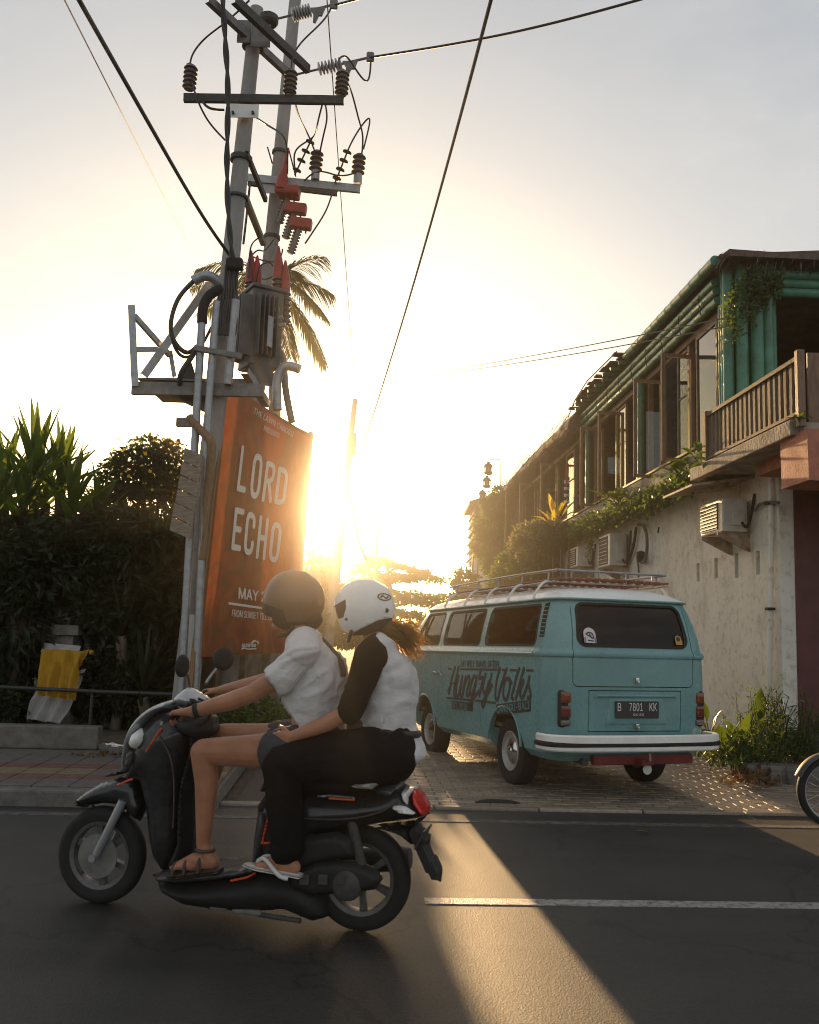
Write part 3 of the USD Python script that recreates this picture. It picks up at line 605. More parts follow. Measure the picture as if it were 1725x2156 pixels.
for k in range(13): vpart("rack_slat", rbox((-.57 + k * .095, .80, 1.995 + .012 * (1 - ((k - 6) / 6) ** 2)), (.062, 2.95, .018), .004), rack_wood, rk)
# inside: seats, mirror, steering wheel
for (x, y) in ((-.4, 1.55), (.4, 1.55)): vpart("front_seat", [rbox((x, y, .80), (.5, .5, .16), .05), rbox((x, y - .24, 1.07), (.5, .12, .46), .05)], seat_mat)
vpart("rear_seat", [rbox((0, .10, .80), (1.3, .5, .16), .05), rbox((0, -.15, 1.04), (1.3, .12, .42), .05)], seat_mat)
vpart("cabin_lining", [boxm((0, .9, 1.772), (1.36, 3.2, .012)), boxm((.0, -.35, .95), (1.5, .9, .10))], cabin_mat)
vpart("rear_view_mirror", [rbox((.05, 2.55, 1.66), (.22, .03, .075), .02), tube([(.05, 2.55, 1.70), (.05, 2.6, 1.77)], .008, 6)], seat_mat)
vpart("door_mirror", [tube([(.80, 2.6, 1.36), (1.0, 2.66, 1.46)], .010, 6), lathe([(.001, 0), (.075, .004), (.08, .02), (.001, .03)], (1.0, 2.65, 1.52), (0, 1, 0), 20)], chrome)
vpart("steering_wheel", tube([(.4 + .2 * math.cos(t), 2.15 + .08 * math.sin(t), 1.16 + .19 * math.sin(t)) for t in np.linspace(0, 2 * math.pi, 24)], .012, 6), seat_mat)

# ---------------------------------------------------------------- the two electric poles with their steelwork
YF, YR = 10.5, 12.3
a1 = lambda x, y: (210.55 + x * .36617, y * .36617)            # readings taken off enlargements of the picture
a2 = lambda x, y: (210.5 + x * .3357, 473.7 + y * .3357)
a3 = lambda x, y: ((880 + x / 3.45) * .52637, (900 + y / 3.45) * .52637)
P1 = lambda x, y, Y=YF: at(*a1(x, y), Y)
P2 = lambda x, y, Y=YF: at(*a2(x, y), Y)
P3 = lambda x, y, Y=YF: at(*a3(x, y), Y)
def shaft(p, q, ra, rb, n=20): return tube([p + (q - p) * t for t in np.linspace(0, 1, 12)], np.linspace(ra, rb, 12), n)
f0, f1 = at(398, 1400, YF), at(541, 18, YF); f0 = f0 + (f1 - f0) * ((.05 - f0[2]) / (f1[2] - f0[2]))
q0, q1 = at(485, 1400, YR), at(626, -45, YR); q0 = q0 + (q1 - q0) * ((.05 - q0[2]) / (q1[2] - q0[2]))
pole = thing("electric_pole", "near concrete electric pole with crossarms and a white clamp plate, left of the pair", "electric pole", f0)
part(pole, "shaft", shaft(f0, f1, .155, .082), concrete, 30)
def on_pole(y, a=f0, b=f1):                                   # the point of a pole's axis at picture height y
    lo, hi = 0.0, 1.2
    for _ in range(40):
        t = (lo + hi) / 2; P = a + (b - a) * t; d = P - EYEP
        py = -(d @ up) / (d @ fw) * FPX + 1078
        if py > y: lo = t
        else: hi = t
    return P
def channel(p, q, h=.09, w=.05, t=.007, upv=(0, 0, 1)):
    p, q = np.asarray(p, float), np.asarray(q, float); x, y, z = frame(q - p, upv); L = np.linalg.norm(q - p); c = (p + q) / 2
    return cat([boxm(c, (t, h, L), axes=(x, y, z)), boxm(c + y * (h / 2 - t / 2) + x * (w / 2 + t / 2), (w, t, L), axes=(x, y, z)), boxm(c - y * (h / 2 - t / 2) + x * (w / 2 + t / 2), (w, t, L), axes=(x, y, z))])
part(pole, "crossarm", channel(P1(480, 556, 10.32), P1(1402, 570, 10.32), .10), dark_steel)
part(pole, "crossarm", channel(P1(780, -12, 9.55), P1(1208, 395, 10.80), .11, .06), dark_steel)
part(pole, "crossarm", channel(P1(630, -12, 9.80), P1(1092, 418, 11.05), .10, .06), galv_dull)
part(pole, "clamp_plate", boxm(P1(828, 637, 10.33), (.36, .012, .175)), bumper_white)
for x in (768, 882): part(pole, "bolt", lathe([(.018, 0), (.018, .05)], P1(x, 655, 10.34), (0, -1, 0), 8), dark_steel)
part(pole, "clamp_plate", boxm(P1(828, 180, 10.36), (.16, .012, .30)), galv_dull); part(pole, "clamp_plate", boxm(P1(925, 205, 10.34), (.24, .015, .30)), galv_dull)
part(pole, "pole_cap", lathe([(.10, 0), (.12, .03), (.12, .10), (.08, .13), (.01, .14)], P1(970, 140, 10.4), (0, 0, 1), 16), dark_steel)
for yy, h in ((265, .05), (915, .06), (1135, .03)):
    c = on_pole(yy * .36617); part(pole, "steel_band", lathe([(.125, -h / 2), (.135, -h / 2), (.135, h / 2), (.125, h / 2)], c, f1 - f0, 20), dark_steel)
part(pole, "brace", channel(P1(852, 880, 10.38), P1(962, 1150, 11.3), .07, .04), dark_steel)
part(pole, "brace", lbar(P1(835, 1135, 10.55), P1(940, 1400, 12.1), .07), galv_dull)
pole2 = thing("electric_pole", "far concrete electric pole of the pair, behind the dark transformer", "electric pole", q0)
part(pole2, "shaft", shaft(q0, q1, .125, .085), concrete, 30)
part(pole2, "crossarm", channel(P1(850, 1018, 12.05), P1(1497, 1082, 12.05), .11), galv)
part(pole2, "crossarm", channel(P1(850, 1045, 12.5), P1(1365, 1106, 12.5), .08), dark_steel)
part(pole2, "clamp_plate", boxm(P1(980, 1080, 12.08), (.24, .014, .16)), galv)
for (x0, y0_, x1, y1) in ((965, 850, 990, 935), (1085, 855, 1125, 1010)): part(pole2, "brace", bar(P1(x0, y0_, 12.1), P1(x1, y1, 12.1), .06, .02), dark_steel)
for yy, h in ((878, .04), (1365, .05)):
    c = on_pole(yy * .36617, q0, q1); part(pole2, "steel_band", lathe([(.105, -h / 2), (.118, -h / 2), (.118, h / 2), (.105, h / 2)], c, q1 - q0, 20), dark_steel)
def sheds(h, r, n, neck=.55):
    out = [(neck * r, 0)]
    for k in range(n): z = h * (k + .1) / n; out += [(neck * r, z), (r, z + h * .30 / n), (r * .97, z + h * .45 / n), (neck * r, z + h * .8 / n)]
    return out + [(neck * r, h), (neck * r * .5, h + .02)]
# insulators standing on the arms (bolted on: parts of the poles)
for (x, y) in ((512, 512), (1090, 540), (1388, 545)):
    i_ = part(pole, "insulator", lathe(sheds(.30, .085, 5, .72), P1(x, y, 10.32), (.03, 0, 1), 18), ceramic, 35)
    part(pole, "insulator_cap", lathe([(.03, 0), (.045, .02), (.045, .04), (.02, .06)], P1(x + 4, y - 122, 10.32), (0, 0, 1), 10), galv_dull)
for (x, y, Y) in ((1238, 1030, 12.05), (1482, 1050, 12.05)):
    part(pole2, "insulator_foot", lathe([(.06, 0), (.06, .16)], P1(x, y + 5, Y), (0, 0, 1), 14), galv)
    part(pole2, "insulator", lathe(sheds(.30, .095, 4, .6), P1(x, y - 45, Y), (.06, 0, 1), 18), ceramic, 35)
def disc_string(x0, y0_, x1, y1, Y, n, r=.045):
    p, q = P1(x0, y0_, Y), P1(x1, y1, Y); ax = q - p; L = np.linalg.norm(ax); prof = [(.012, 0)]
    for k in range(n): z = L * (k + .5) / n; prof += [(.012, z - .03), (r, z - .006), (r, z + .006), (.012, z + .02)]
    return lathe(prof + [(.012, L)], p, ax, 12)
part(pole2, "surge_arrester", disc_string(1222, 790, 1120, 1005, 12.0, 4, .065), dark_steel)
part(pole2, "surge_arrester", disc_string(1432, 850, 1352, 1050, 12.0, 4, .065), dark_steel)
# strain insulators at the line ends
def strain(name_, x0, y0_, x1, y1, Y, lbl, n=7):
    t = thing("strain_insulator", lbl, "insulator", P1(x0, y0_, Y)); p, q = P1(x0, y0_, Y), P1(x1, y1, Y); L = np.linalg.norm(q - p); d = unit(q - p)
    a = p + d * L * .30; b = p + d * L * .62
    part(t, "link", tube([p, a], .014, 6), galv_dull)
    prof = [(.015, 0)]
    for k in range(n): z = np.linalg.norm(b - a) * (k + .5) / n; prof += [(.02, z - .025), (.085, z - .008), (.085, z + .008), (.02, z + .02)]
    part(t, "sheds", lathe(prof + [(.015, np.linalg.norm(b - a))], a, d, 16), ceramic_w)
    part(t, "link", tube([b, q], .016, 6), galv_dull)
    part(t, "clamp", prism([(-.10, 0), (.10, .02), (.06, -.10), (.02, -.10), (-.02, -.2), (-.05, -.19), (-.05, -.08)], p + d * L * .73, A(1, 0, 0), A(0, 0, 1), .03), galv_dull)
    part(t, "clamp", rbox(q, (.10, .05, .14), .02), galv_dull)
strain("a", 1000, 112, 1345, 25, 10.6, "upper strain insulator string with pale discs at the pole top")
strain("b", 1125, 428, 1555, 328, 10.9, "lower strain insulator string with pale discs right of the crossarms")
# red-capped fuses
for k, (x, y, lb) in enumerate(((1090, 1112, "topmost red fuse cut-out on the far pole"), (1127, 1200, "middle red fuse cut-out on the far pole"), (1157, 1287, "lowest red fuse cut-out on the far pole"))):
    t = thing("fuse_cutout", lb, "fuse", P1(x, y, 12.0))
    part(t, "housing", rbox(P1(x, y, 12.0), (.30, .14, .15), .02, axes=(unit(A(1, 0, -.10)), A(0, 1, 0), unit(A(.10, 0, 1)))), red_plastic)
    part(t, "fuse_tube", tube([P1(x - 10, y + 30, 12.0), P1(x - 65, y + 170, 12.05)], .035, 10), galv_dull)
    part(t, "contact_arm", tube([P1(x + 30, y + 22, 12.0), P1(x + 25, y + 55, 12.0)], .012, 6), dark_steel)
    part(t, "insulator", lathe(sheds(.42, .065, 9, .6), P1(x - 60, y + 170, 12.08), (.25, 0, 1), 12), ceramic)
t = thing("red_boot", "pointed red rubber boot over a terminal below the far crossarm", "cable boot", P1(1050, 1085, 11.9))
part(t, "cone", lathe([(.085, 0), (.08, .16), (.035, .30), (.022, .55), (.012, .62)], P1(1040, 1090, 11.9), (.12, 0, 1), 14), red_plastic, 40)
part(t, "cuff", rbox(P1(1075, 1092, 11.9), (.34, .12, .13), .03), red_plastic)
# drooping jumper leads
LEADS = iter(['looping from the left insulator up to the pole top', 'rising from the middle insulator to the upper string', 'curled round the lower strain insulator string', 'falling from the right insulator to the lower arm', 'hanging from the left insulator to the twisted cable', 'short lead under the left half of the upper crossarm', 'arching from the white clamp plate to the far pole', 'dropping from the middle of the upper crossarm', 'looped over the left surge arrester', 'falling on the right of the left surge arrester', 'arched over the right surge arrester', 'drooping between the two lower pin insulators', 'running down right of the red fuses', 'stiff lead between the two poles beside the brace', 'rising from the left transformer bushing', 'largest loop behind the far pole above the transformer', 'S-shaped lead crossing the far pole', 'wavy lead round the far pole under its steel band', 'lowest loop across the far pole above the transformer'])
def lead(pts, r, name="jumper_lead", label=None, group="black jumper leads looped between the pole insulators", mt=None):
    single(name, tube(spline(pts, 28), r, 6), mt or cable_mat, label or "black jumper lead " + next(LEADS), "cable", group, smooth=True)
for pts in ([(517, 385, 10.3), (530, 320, 10.3), (600, 225, 10.3), (720, 130, 10.2), (860, 0, 10.1)], [(1100, 420, 10.4), (1112, 320, 10.5), (1180, 220, 10.6), (1290, 110, 10.6), (1340, 20, 10.6)],
            [(1392, 415, 10.4), (1372, 350, 10.5), (1410, 322, 10.6), (1460, 380, 10.7), (1530, 465, 10.8), (1558, 350, 10.9)], [(1400, 430, 10.4), (1450, 540, 11), (1490, 690, 11.5), (1512, 800, 11.9), (1500, 930, 12.0)],
            [(520, 440, 10.3), (560, 570, 10.2), (620, 690, 10.3), (720, 805, 10.3)], [(590, 585, 10.3), (630, 620, 10.3), (715, 632, 10.3)], [(905, 680, 10.4), (1000, 740, 11), (1070, 820, 11.6), (1078, 1000, 12)],
            [(1118, 570, 10.4), (1150, 680, 11), (1200, 780, 11.6), (1245, 895, 12)], [(1280, 595, 11), (1250, 720, 11.5), (1210, 800, 12), (1130, 860, 12), (1120, 960, 12)], [(1295, 595, 11), (1305, 680, 11.4), (1285, 780, 11.8), (1262, 890, 12)],
            [(1432, 850, 12), (1480, 760, 12), (1548, 680, 12), (1540, 760, 12), (1515, 860, 12)], [(1175, 1040, 12), (1230, 995, 12), (1300, 990, 12), (1380, 1010, 12), (1480, 990, 12)],
            [(1335, 1115, 12.4), (1300, 1210, 12.3), (1240, 1310, 12.2), (1180, 1400, 12.2)], [(862, 1060, 12.2), (850, 1180, 12), (825, 1400, 11.5)]):
    lead([P1(*p) for p in pts], .012 if len(pts) > 3 else .016)
for pts in ([(395, 720, 11.3), (405, 480, 11.4), (440, 270, 11.6), (530, 180, 11.8)], [(450, 760, 11.3), (425, 560, 11.4), (430, 440, 11.5), (520, 350, 11.6), (620, 350, 11.9), (740, 200, 12)],
            [(500, 780, 11.4), (525, 640, 11.4), (560, 560, 11.5), (680, 520, 11.6), (770, 640, 11.8)], [(440, 430, 11.5), (600, 490, 11.8), (760, 500, 11.9), (850, 410, 12), (865, 330, 12)], [(540, 640, 11.5), (570, 720, 11.6), (640, 745, 11.8), (760, 700, 11.9)]):
    lead([P3(*p) for p in pts], .010)
# transformer
tc = (P3(470, 1480, 11.3) + P3(660, 1480, 11.5)) / 2
tr = thing("transformer", "dark grey finned transformer mounted between the two electric poles", "transformer", tc)
tx, ty = unit(A(.86, .50, 0)), unit(A(-.50, .86, 0)); TA = (tx, ty, A(0, 0, 1))
part(tr, "tank", rbox(tc, (.42, .46, 1.02), .02, axes=TA), trafo_mat)
part(tr, "lid", rbox(tc + A(0, 0, .53), (.47, .52, .05), .012, axes=TA), trafo_mat)
for k in range(7): part(tr, "cooling_fin", boxm(tc - tx * .28 + ty * (-.21 + k * .07), (.16, .012, .80), axes=TA), trafo_mat)
for k in range(5): part(tr, "cooling_fin", boxm(tc - ty * .30 + tx * (-.16 + k * .06), (.012, .15, .80), axes=TA), trafo_mat)
part(tr, "rating_plate", boxm(P3(695, 1470, 11.05), (.10, .01, .40), axes=(unit(A(.5, .86, 0)), unit(A(.86, -.5, 0)), A(0, 0, 1))), ceramic_w)
part(tr, "sloped_cover", prism([(-.25, .12), (.02, .12), (.22, -.25), (-.02, -.25)], P3(600, 1950, 11.15), A(1, 0, 0), A(0, 0, 1), .03), trafo_mat)
for (x, y, h) in ((420, 1080, .30), (505, 1150, .30), (800, 1140, .42), (895, 1370, .45)):
    part(tr, "bushing", lathe(sheds(h, .085, 6, .7), P3(x, y, 11.5), (-.04, 0, 1), 16), ceramic, 35)
    part(tr, "red_boot", lathe([(.07, 0), (.065, .22), (.035, .36), (.012, .46)], P3(x, y, 11.5) + A(-.04 * h, 0, h - .03), (-.03, 0, 1), 14), red_plastic, 40)
for (x0, y0_, x1, y1) in ((610, 1195, 820, 1160), (665, 1300, 870, 1270), (700, 1395, 910, 1375)): part(tr, "valve_pipe", tube([P3(x0, y0_, 11.2), P3(x1, y1, 11.2)], .028, 10), galv)
# steel platform
pf = thing("steel_platform", "grey steel angle platform frame jutting left from the electric pole", "platform", P2(430, 1020))
part(pf, "beam", channel(P2(198, 1020, 10.3), P2(1030, 1035, 10.3), .15, .06), galv_dull)
part(pf, "beam", channel(P2(260, 985, 11.6), P2(1020, 995, 11.6), .12, .06), galv_dull)
part(pf, "deck_plate", prism([(0, 0), (.78, 0), (.78, 1.1), (0, 1.1)], P2(238, 962, 10.35), A(1, 0, 0), A(0, 1, 0), .02), galv_dull)
for (x0, y0_, Y0, x1, y1, Y1, w) in ((203, 508, 10.3, 226, 1015, 10.3, .08), (212, 565, 10.3, 440, 820, 10.6, .055), (200, 782, 10.3, 372, 780, 10.5, .055), (443, 792, 10.6, 470, 955, 10.6, .05), (910, 915, 10.35, 1045, 1125, 11.0, .09)):
    part(pf, "strut", lbar(P2(x0, y0_, Y0), P2(x1, y1, Y1), w), galv)
part(pf, "brace", channel(P2(278, 945, 10.3), P2(690, 365, 10.7), .09, .045), galv)
part(pf, "under_plank", prism([(-.05, .02), (.62, -.36), (.70, -.30), (.55, .06)], P2(395, 1045, 10.6), A(1, 0, 0), A(0, .55, .83), .03), galv_dull)
part(pf, "bracket", channel(P2(478, 1235, 10.4), P2(570, 1235, 10.4), .10, .05), galv_dull)
part(pf, "gusset", prism([(-.16, -.16), (.16, -.16), (.02, .2)], P2(545, 930, 10.4), A(1, 0, 0), A(0, 0, 1), .02), dark_steel)
part(pf, "pipe_clamp", rbox((P2(590, 770, 10.15) + P2(890, 825, 10.15)) / 2, (np.linalg.norm(P2(890, 825, 10.15) - P2(590, 770, 10.15)), .04, .07), .01, axes=(unit(P2(890, 825, 10.15) - P2(590, 770, 10.15)), A(0, 1, 0), np.cross(unit(P2(890, 825, 10.15) - P2(590, 770, 10.15)), A(0, 1, 0)))), galv_dull)
# conduits strapped to the near pole
def conduit(pts, r, label, mt=None, hood=None, bottom=None):
    P = [P2(*p) for p in pts]
    if bottom: P.append(at(*bottom)); P.append(P[-1] * A(1, 1, 0) + A(-.02, 0, .1))
    t = thing("conduit", label, "conduit", P[-1]); part(t, "pipe", tube(P if len(P) < 3 or bottom else spline(P, 24), r, 14), mt or galv, 40)
    if hood: part(t, "bent_hood", tube(spline([P2(*p) for p in hood], 20), r * 1.3, 14), rubber if mt is None else mt, 40)
    return t
conduit([(640, 600, 10.2), (592, 1430, 10.2)], .045, "leftmost of the three upright steel conduits on the near pole", hood=[(641, 615, 10.2), (648, 520, 10.2), (690, 440, 10.2), (765, 402, 10.25)], bottom=(383, 1430, 10.2))
conduit([(735, 480, 10.2), (690, 1000, 10.2), (664, 1440, 10.2)], .045, "middle upright steel conduit on the near pole", bottom=(413, 1430, 10.2))
conduit([(852, 470, 10.2), (803, 1000, 10.25)], .05, "rightmost upright steel conduit ending above the orange banner")
conduit([(720, 400, 10.3), (735, 360, 10.25), (690, 322, 10.2), (630, 328, 10.2), (585, 352, 10.2)], .06, "thick grey goose-neck pipe bent left at the pole")
lead([P2(*p) for p in [(590, 350, 10.2), (500, 450, 10.15), (455, 560, 10.1), (445, 660, 10.1), (480, 750, 10.15), (545, 800, 10.2), (610, 760, 10.3)]], .028, "cable_loop", "thick black cable loop hanging left of the near pole", None)
lead([P2(*p) for p in [(450, 640, 10.1), (460, 740, 10.15), (520, 825, 10.2), (600, 800, 10.25), (700, 640, 10.3)]], .018, "cable_loop", "thin black cable loop below the thick one beside the pole", None)
lead([P2(*p) for p in [(500, 1000, 10.3), (510, 930, 10.2), (560, 850, 10.2), (640, 720, 10.2)]], .03, "cable_loop", "short black cable rising from the platform gusset", None)
conduit([(1113, 1160, 11.0), (1108, 1020, 11.0), (1118, 950, 11.0), (1160, 888, 11.0), (1255, 905, 11.0)], .058, "pale steel pipe bent right above the banner's top edge")
lead([P2(*p) for p in [(1100, 770, 11.6), (1140, 810, 11.5), (1158, 920, 11.4), (1165, 1030, 11.3), (1205, 1240, 11.3)]], .045, "cable_loop", "thick dark hose falling behind the banner's top edge", None, galv_dull)
for k in range(6):
    x = 790 + k * 16
    lead([P2(x, 250, 10.25), P2(x - 12, 420, 10.2), P2(x - 40 + 10 * (k % 2), 600 + 20 * k, 10.2), P2(x - 55, 690, 10.2), P2(x - 66, 600, 10.2), P2(x - 30, 400, 10.22)], .014, "cable_bundle", "black cable loops of the bundle hanging down the near pole", "black cables bundled on the near pole")
part(pole, "cable_clamp", rbox(P2(845, 245, 10.2), (.2, .12, .14), .03), rubber)
tcab = thing("twisted_cable", "thick twisted black cable running down the front of the near pole", "cable", P2(840, 240, 10.1))
tw = spline([at(468, -20, 9.9), at(474, 80, 9.95), at(480, 200, 10.0), at(478, 330, 10.1), at(483, 480, 10.15), at(492, 560, 10.2)], 60)
for k in range(2):
    ph = np.linspace(0, 26, 60) + k * math.pi
    part(tcab, "strand", tube(tw + .016 * np.c_[np.cos(ph), np.sin(ph), np.zeros(60)], .021, 7), cable_mat, True)
# overhead wires
def wire(pts, r, label, sag=0.0):
    P = [at(*p) for p in pts]
    if len(P) == 2: P = [P[0] + (P[1] - P[0]) * t - A(0, 0, sag * 4 * t * (1 - t)) for t in np.linspace(0, 1, 16)]
    else: P = spline(P, 24)
    single("overhead_wire", tube(P, r, 6), cable_mat, label, "wire", smooth=True)
wire([(160, -12, 6.0), (240, 130, 6.9), (345, 315, 8.3), (440, 475, 9.8), (486, 540, 10.3)], .021, "thick black wire sweeping from the top left down to the near pole")
wire([(130, -12, 7.0), (395, 512, 17.0)], .007, "thin wire crossing the sky left of the poles")
wire([(1038, -15, 7.0), (1008, 100, 7.8), (930, 390, 11.0), (845, 685, 17.0), (765, 940, 29.0)], .017, "black wire slanting from the top centre towards the far pole")
wire([(775, 121, 10.9), (1080, 68, 9.8), (1365, -6, 9.0)], .015, "black line wire running from the lower strain insulator to the top right")
wire([(702, 11, 10.6), (775, -8, 10.3)], .015, "short line wire from the upper strain insulator to the picture's top")
wire([(688, -12, 9.0), (712, 330, 13.0), (748, 838, 25.0)], .007, "thin wire hanging from the top towards the far pole's tip")
wire([(812, 801, 40.0), (1180, 738, 17.0), (1535, 668, 11.6)], .009, "upper of two thin wires reaching the green bamboo corner")
wire([(790, 806, 40.0), (1180, 750, 17.0), (1535, 686, 11.6)], .009, "lower of two thin wires reaching the green bamboo corner")
# ---------------------------------------------------------------- the banner
BA = math.radians(14.2); bu, bn = A(math.sin(BA), math.cos(BA), 0), A(math.cos(BA), -math.sin(BA), 0)
B0 = at(480, 806, 10.55); bpl = lambda x, y, off=0.0: on_plane(x, y, B0 + bn * off, bn)
TL, TR_, BL = bpl(480, 806), bpl(660, 915), bpl(416, 1384); TRc = TL + bu * np.dot(TR_ - TL, bu); 
banner_mat = usdkit.material(stage, "/World/Looks/banner_print", {
    "g": ("geometry", {}), "mp": ("mapping", {"scale": (1, 1, .8)}), "n": ("noise_texture", {"scale": .85, "detail": 2.5, "roughness": .45, "distortion": 1.5}),
    "r": ("rgb_ramp", {"ramp": [(.25, (.20, .05, .025)), (.36, (.30, .065, .028)), (.45, (.36, .10, .03)), (.515, (.24, .095, .035)), (.56, (.33, .085, .028)), (.64, (.38, .13, .035)), (.71, (.21, .10, .04)), (.78, (.33, .08, .03))]}),
    "p": ("principled_bsdf", {"roughness": .45}), "t": ("translucent_bsdf", {}), "mx": ("mix_closure", {"fac": .30})},
    [("g.position", "mp.vector"), ("mp.vector", "n.vector"), ("n.fac", "r.fac"), ("r.color", "p.base_color"), ("r.color", "t.color"), ("p.BSDF", "mx.closure1"), ("t.BSDF", "mx.closure2")], surface="mx.closure")
banner = thing("banner", "tall orange event banner reading LORD ECHO strung beside the electric poles", "banner", BL)
nu, nv = 30, 34; Vb = []
for j in range(nv + 1):
    for i in range(nu + 1):
        s, t = i / nu, j / nv
        wv = .012 * math.sin(7 * s + 3 * t) * math.sin(math.pi * s) + .02 * math.exp(-((s - t * .3) * 9) ** 2) * math.sin(30 * s) * math.exp(-t * 5)
        Vb.append(TL + (TRc - TL) * s + (BL - TL) * t + bn * wv - A(0, 0, .03 * math.sin(math.pi * s) * (1 - t)))
Fb = []
for j in range(nv):
    for i in range(nu):
        a = j * (nu + 1) + i; Fb += [[a, a + 1, a + nu + 2], [a, a + nu + 2, a + nu + 1]]
part(banner, "cloth", (np.array(Vb), np.array(Fb)), banner_mat, True)
part(banner, "frame_post", bar(at(481, 800, 10.56) - bn * .03, bpl(404, 1470) - bn * .03, .055), timber)
part(banner, "frame_post", bar(TRc - bn * .04 + A(0, 0, .05), TRc + (BL - TL) - bn * .04 - A(0, 0, 1.0), .05), timber)
part(banner, "frame_rail", bar(TL - bn * .035 - A(0, 0, .03), TRc - bn * .035 - A(0, 0, .03), .035), timber)
part(banner, "frame_rail", bar(BL - bn * .035 + A(0, 0, .03), TRc + BL - TL - bn * .035 + A(0, 0, .03), .035), timber)
Z3 = lambda x, y: ((700 + x / 1.7967) * .52637, (1500 + y / 1.7967) * .52637)
letter_white = M("banner_white", (.62, .58, .52), .5, .06, 20)
def btext(name, txt, tl, bl, tr, bold=False, label=None):
    part(banner, name, text_quad(txt, bpl(*Z3(*tl), .03), bpl(*Z3(*bl), .03), bpl(*Z3(*tr), .03), bn, .002, bold), letter_white, label=label)
RC = {  # condensed rounded capitals, drawn with a pen in a box 1 wide and 2 high
    "L": [[(.1, 2), (.1, .1)], [(.1, .1), (.9, .1)]], "O": [[(.1, .5), (.1, 1.6)], [(.1, 1.6), (.25, 1.9), (.5, 1.95), (.75, 1.9), (.9, 1.6)], [(.9, 1.6), (.9, .5)], [(.9, .5), (.75, .15), (.5, .08), (.25, .15), (.1, .5)]],
    "R": [[(.1, 0), (.1, 1.9)], [(.1, 1.9), (.5, 1.9)], [(.5, 1.9), (.8, 1.8), (.9, 1.5), (.8, 1.15), (.5, 1.0)], [(.5, 1.0), (.1, 1.0)], [(.5, 1.0), (.92, 0)]],
    "D": [[(.1, .1), (.1, 1.9)], [(.1, 1.9), (.5, 1.9)], [(.5, 1.9), (.8, 1.78), (.9, 1.45)], [(.9, 1.45), (.9, .55)], [(.9, .55), (.8, .22), (.5, .1)], [(.5, .1), (.1, .1)]],
    "E": [[(.1, .1), (.1, 1.9)], [(.1, 1.9), (.9, 1.9)], [(.1, 1.0), (.75, 1.0)], [(.1, .1), (.9, .1)]],
    "C": [[(.9, 1.45), (.85, 1.8), (.5, 1.95), (.2, 1.85), (.1, 1.5)], [(.1, 1.5), (.1, .5)], [(.1, .5), (.2, .17), (.5, .07), (.82, .2), (.9, .55)]],
    "H": [[(.1, 0), (.1, 2)], [(.9, 0), (.9, 2)], [(.1, 1.0), (.9, 1.0)]]}
def big_word(word, quads):
    for ch, (tl, bl, tr) in zip(word, quads):
        sh = strokes(RC[ch], .30); q = prism(sh, A(0, 0, 0), A(1, 0, 0), A(0, 1, 0), .002); v = q.vertices.copy()
        a, b, c = (bpl(*Z3(*k), .03) for k in (tl, bl, tr))
        q.vertices = b + (v[:, :1] / 1.0) * (c - a) + (v[:, 1:2] / 2.0) * (a - b) + v[:, 2:] * bn
        part(banner, "letter", q, letter_white)
big_word("LORD", [((482, 524), (447, 826), (538, 545)), ((570, 572), (538, 872), (632, 592)), ((663, 622), (628, 892), (725, 640)), ((748, 660), (716, 918), (816, 684))])
big_word("ECHO", [((436, 955), (408, 1250), (497, 972)), ((520, 990), (495, 1276), (580, 1010)), ((612, 1025), (585, 1300), (672, 1045)), ((703, 1062), (674, 1330), (768, 1082))])
btext("small_lettering", "THE LAWN CANGGU", (571, 232), (563, 276), (852, 408)); btext("small_lettering", "PRESENTS", (643, 362), (637, 400), (753, 418))
btext("date_lettering", "MAY 25th", (459, 1526), (456, 1608), (742, 1572), True); btext("small_lettering", "FROM SUNSET TILL LATE", (412, 1684), (408, 1736), (728, 1722))
p_, q_ = bpl(*Z3(385, 1641), .03), bpl(*Z3(715, 1688), .03); part(banner, "rule", bar(p_, q_, .004, .028), letter_white)
btext("logo_lettering", "sunrise", (482, 1922), (480, 1958), (584, 1922), True)
lg = [bpl(*Z3(*k), .03) for k in ((555, 1930), (560, 1918), (575, 1913), (590, 1918), (600, 1925), (594, 1932))]; part(banner, "logo_swoosh", tube(spline(lg, 16), .012, 5), letter_white)
lg = [bpl(*Z3(*k), .03) for k in ((480, 1972), (490, 1964), (505, 1966), (520, 1971), (540, 1970), (582, 1968))]; part(banner, "logo_swoosh", tube(spline(lg, 16), .010, 5), letter_white)
# small plank sign hung on the conduits
sg = thing("plank_sign", "weathered board of grey wooden planks hung on the conduits", "sign", at(390, 1050, 10.05))
C4 = [at(390, 941, 10.08), at(427, 958, 10.0), at(401, 1136, 10.0), at(358, 1118, 10.08)]
sn = unit(np.cross(C4[1] - C4[0], C4[3] - C4[0])); sn = sn if sn[1] < 0 else -sn
for k in range(6):
    t0, t1 = k / 6 + .008, (k + 1) / 6 - .008; g = np.random.default_rng(k); o = sn * g.uniform(0, .012)
    q4 = [C4[0] + (C4[3] - C4[0]) * t0, C4[1] + (C4[2] - C4[1]) * t0, C4[1] + (C4[2] - C4[1]) * t1, C4[0] + (C4[3] - C4[0]) * t1]
    V = [p + o for p in q4] + [p + o - sn * .03 for p in q4]; ctr = np.mean(V, axis=0)
    part(sg, "plank", trimesh.convex.convex_hull(np.array(V)), plank_mat)
part(sg, "back_batten", bar((C4[0] + C4[1]) / 2 - sn * .05, (C4[2] + C4[3]) / 2 - sn * .05, .06, .03), timber)
tp = thing("bent_pipe", "brown bent pipe leaning against the conduits above the plank sign", "pipe", P2(700, 1360, 10.1))
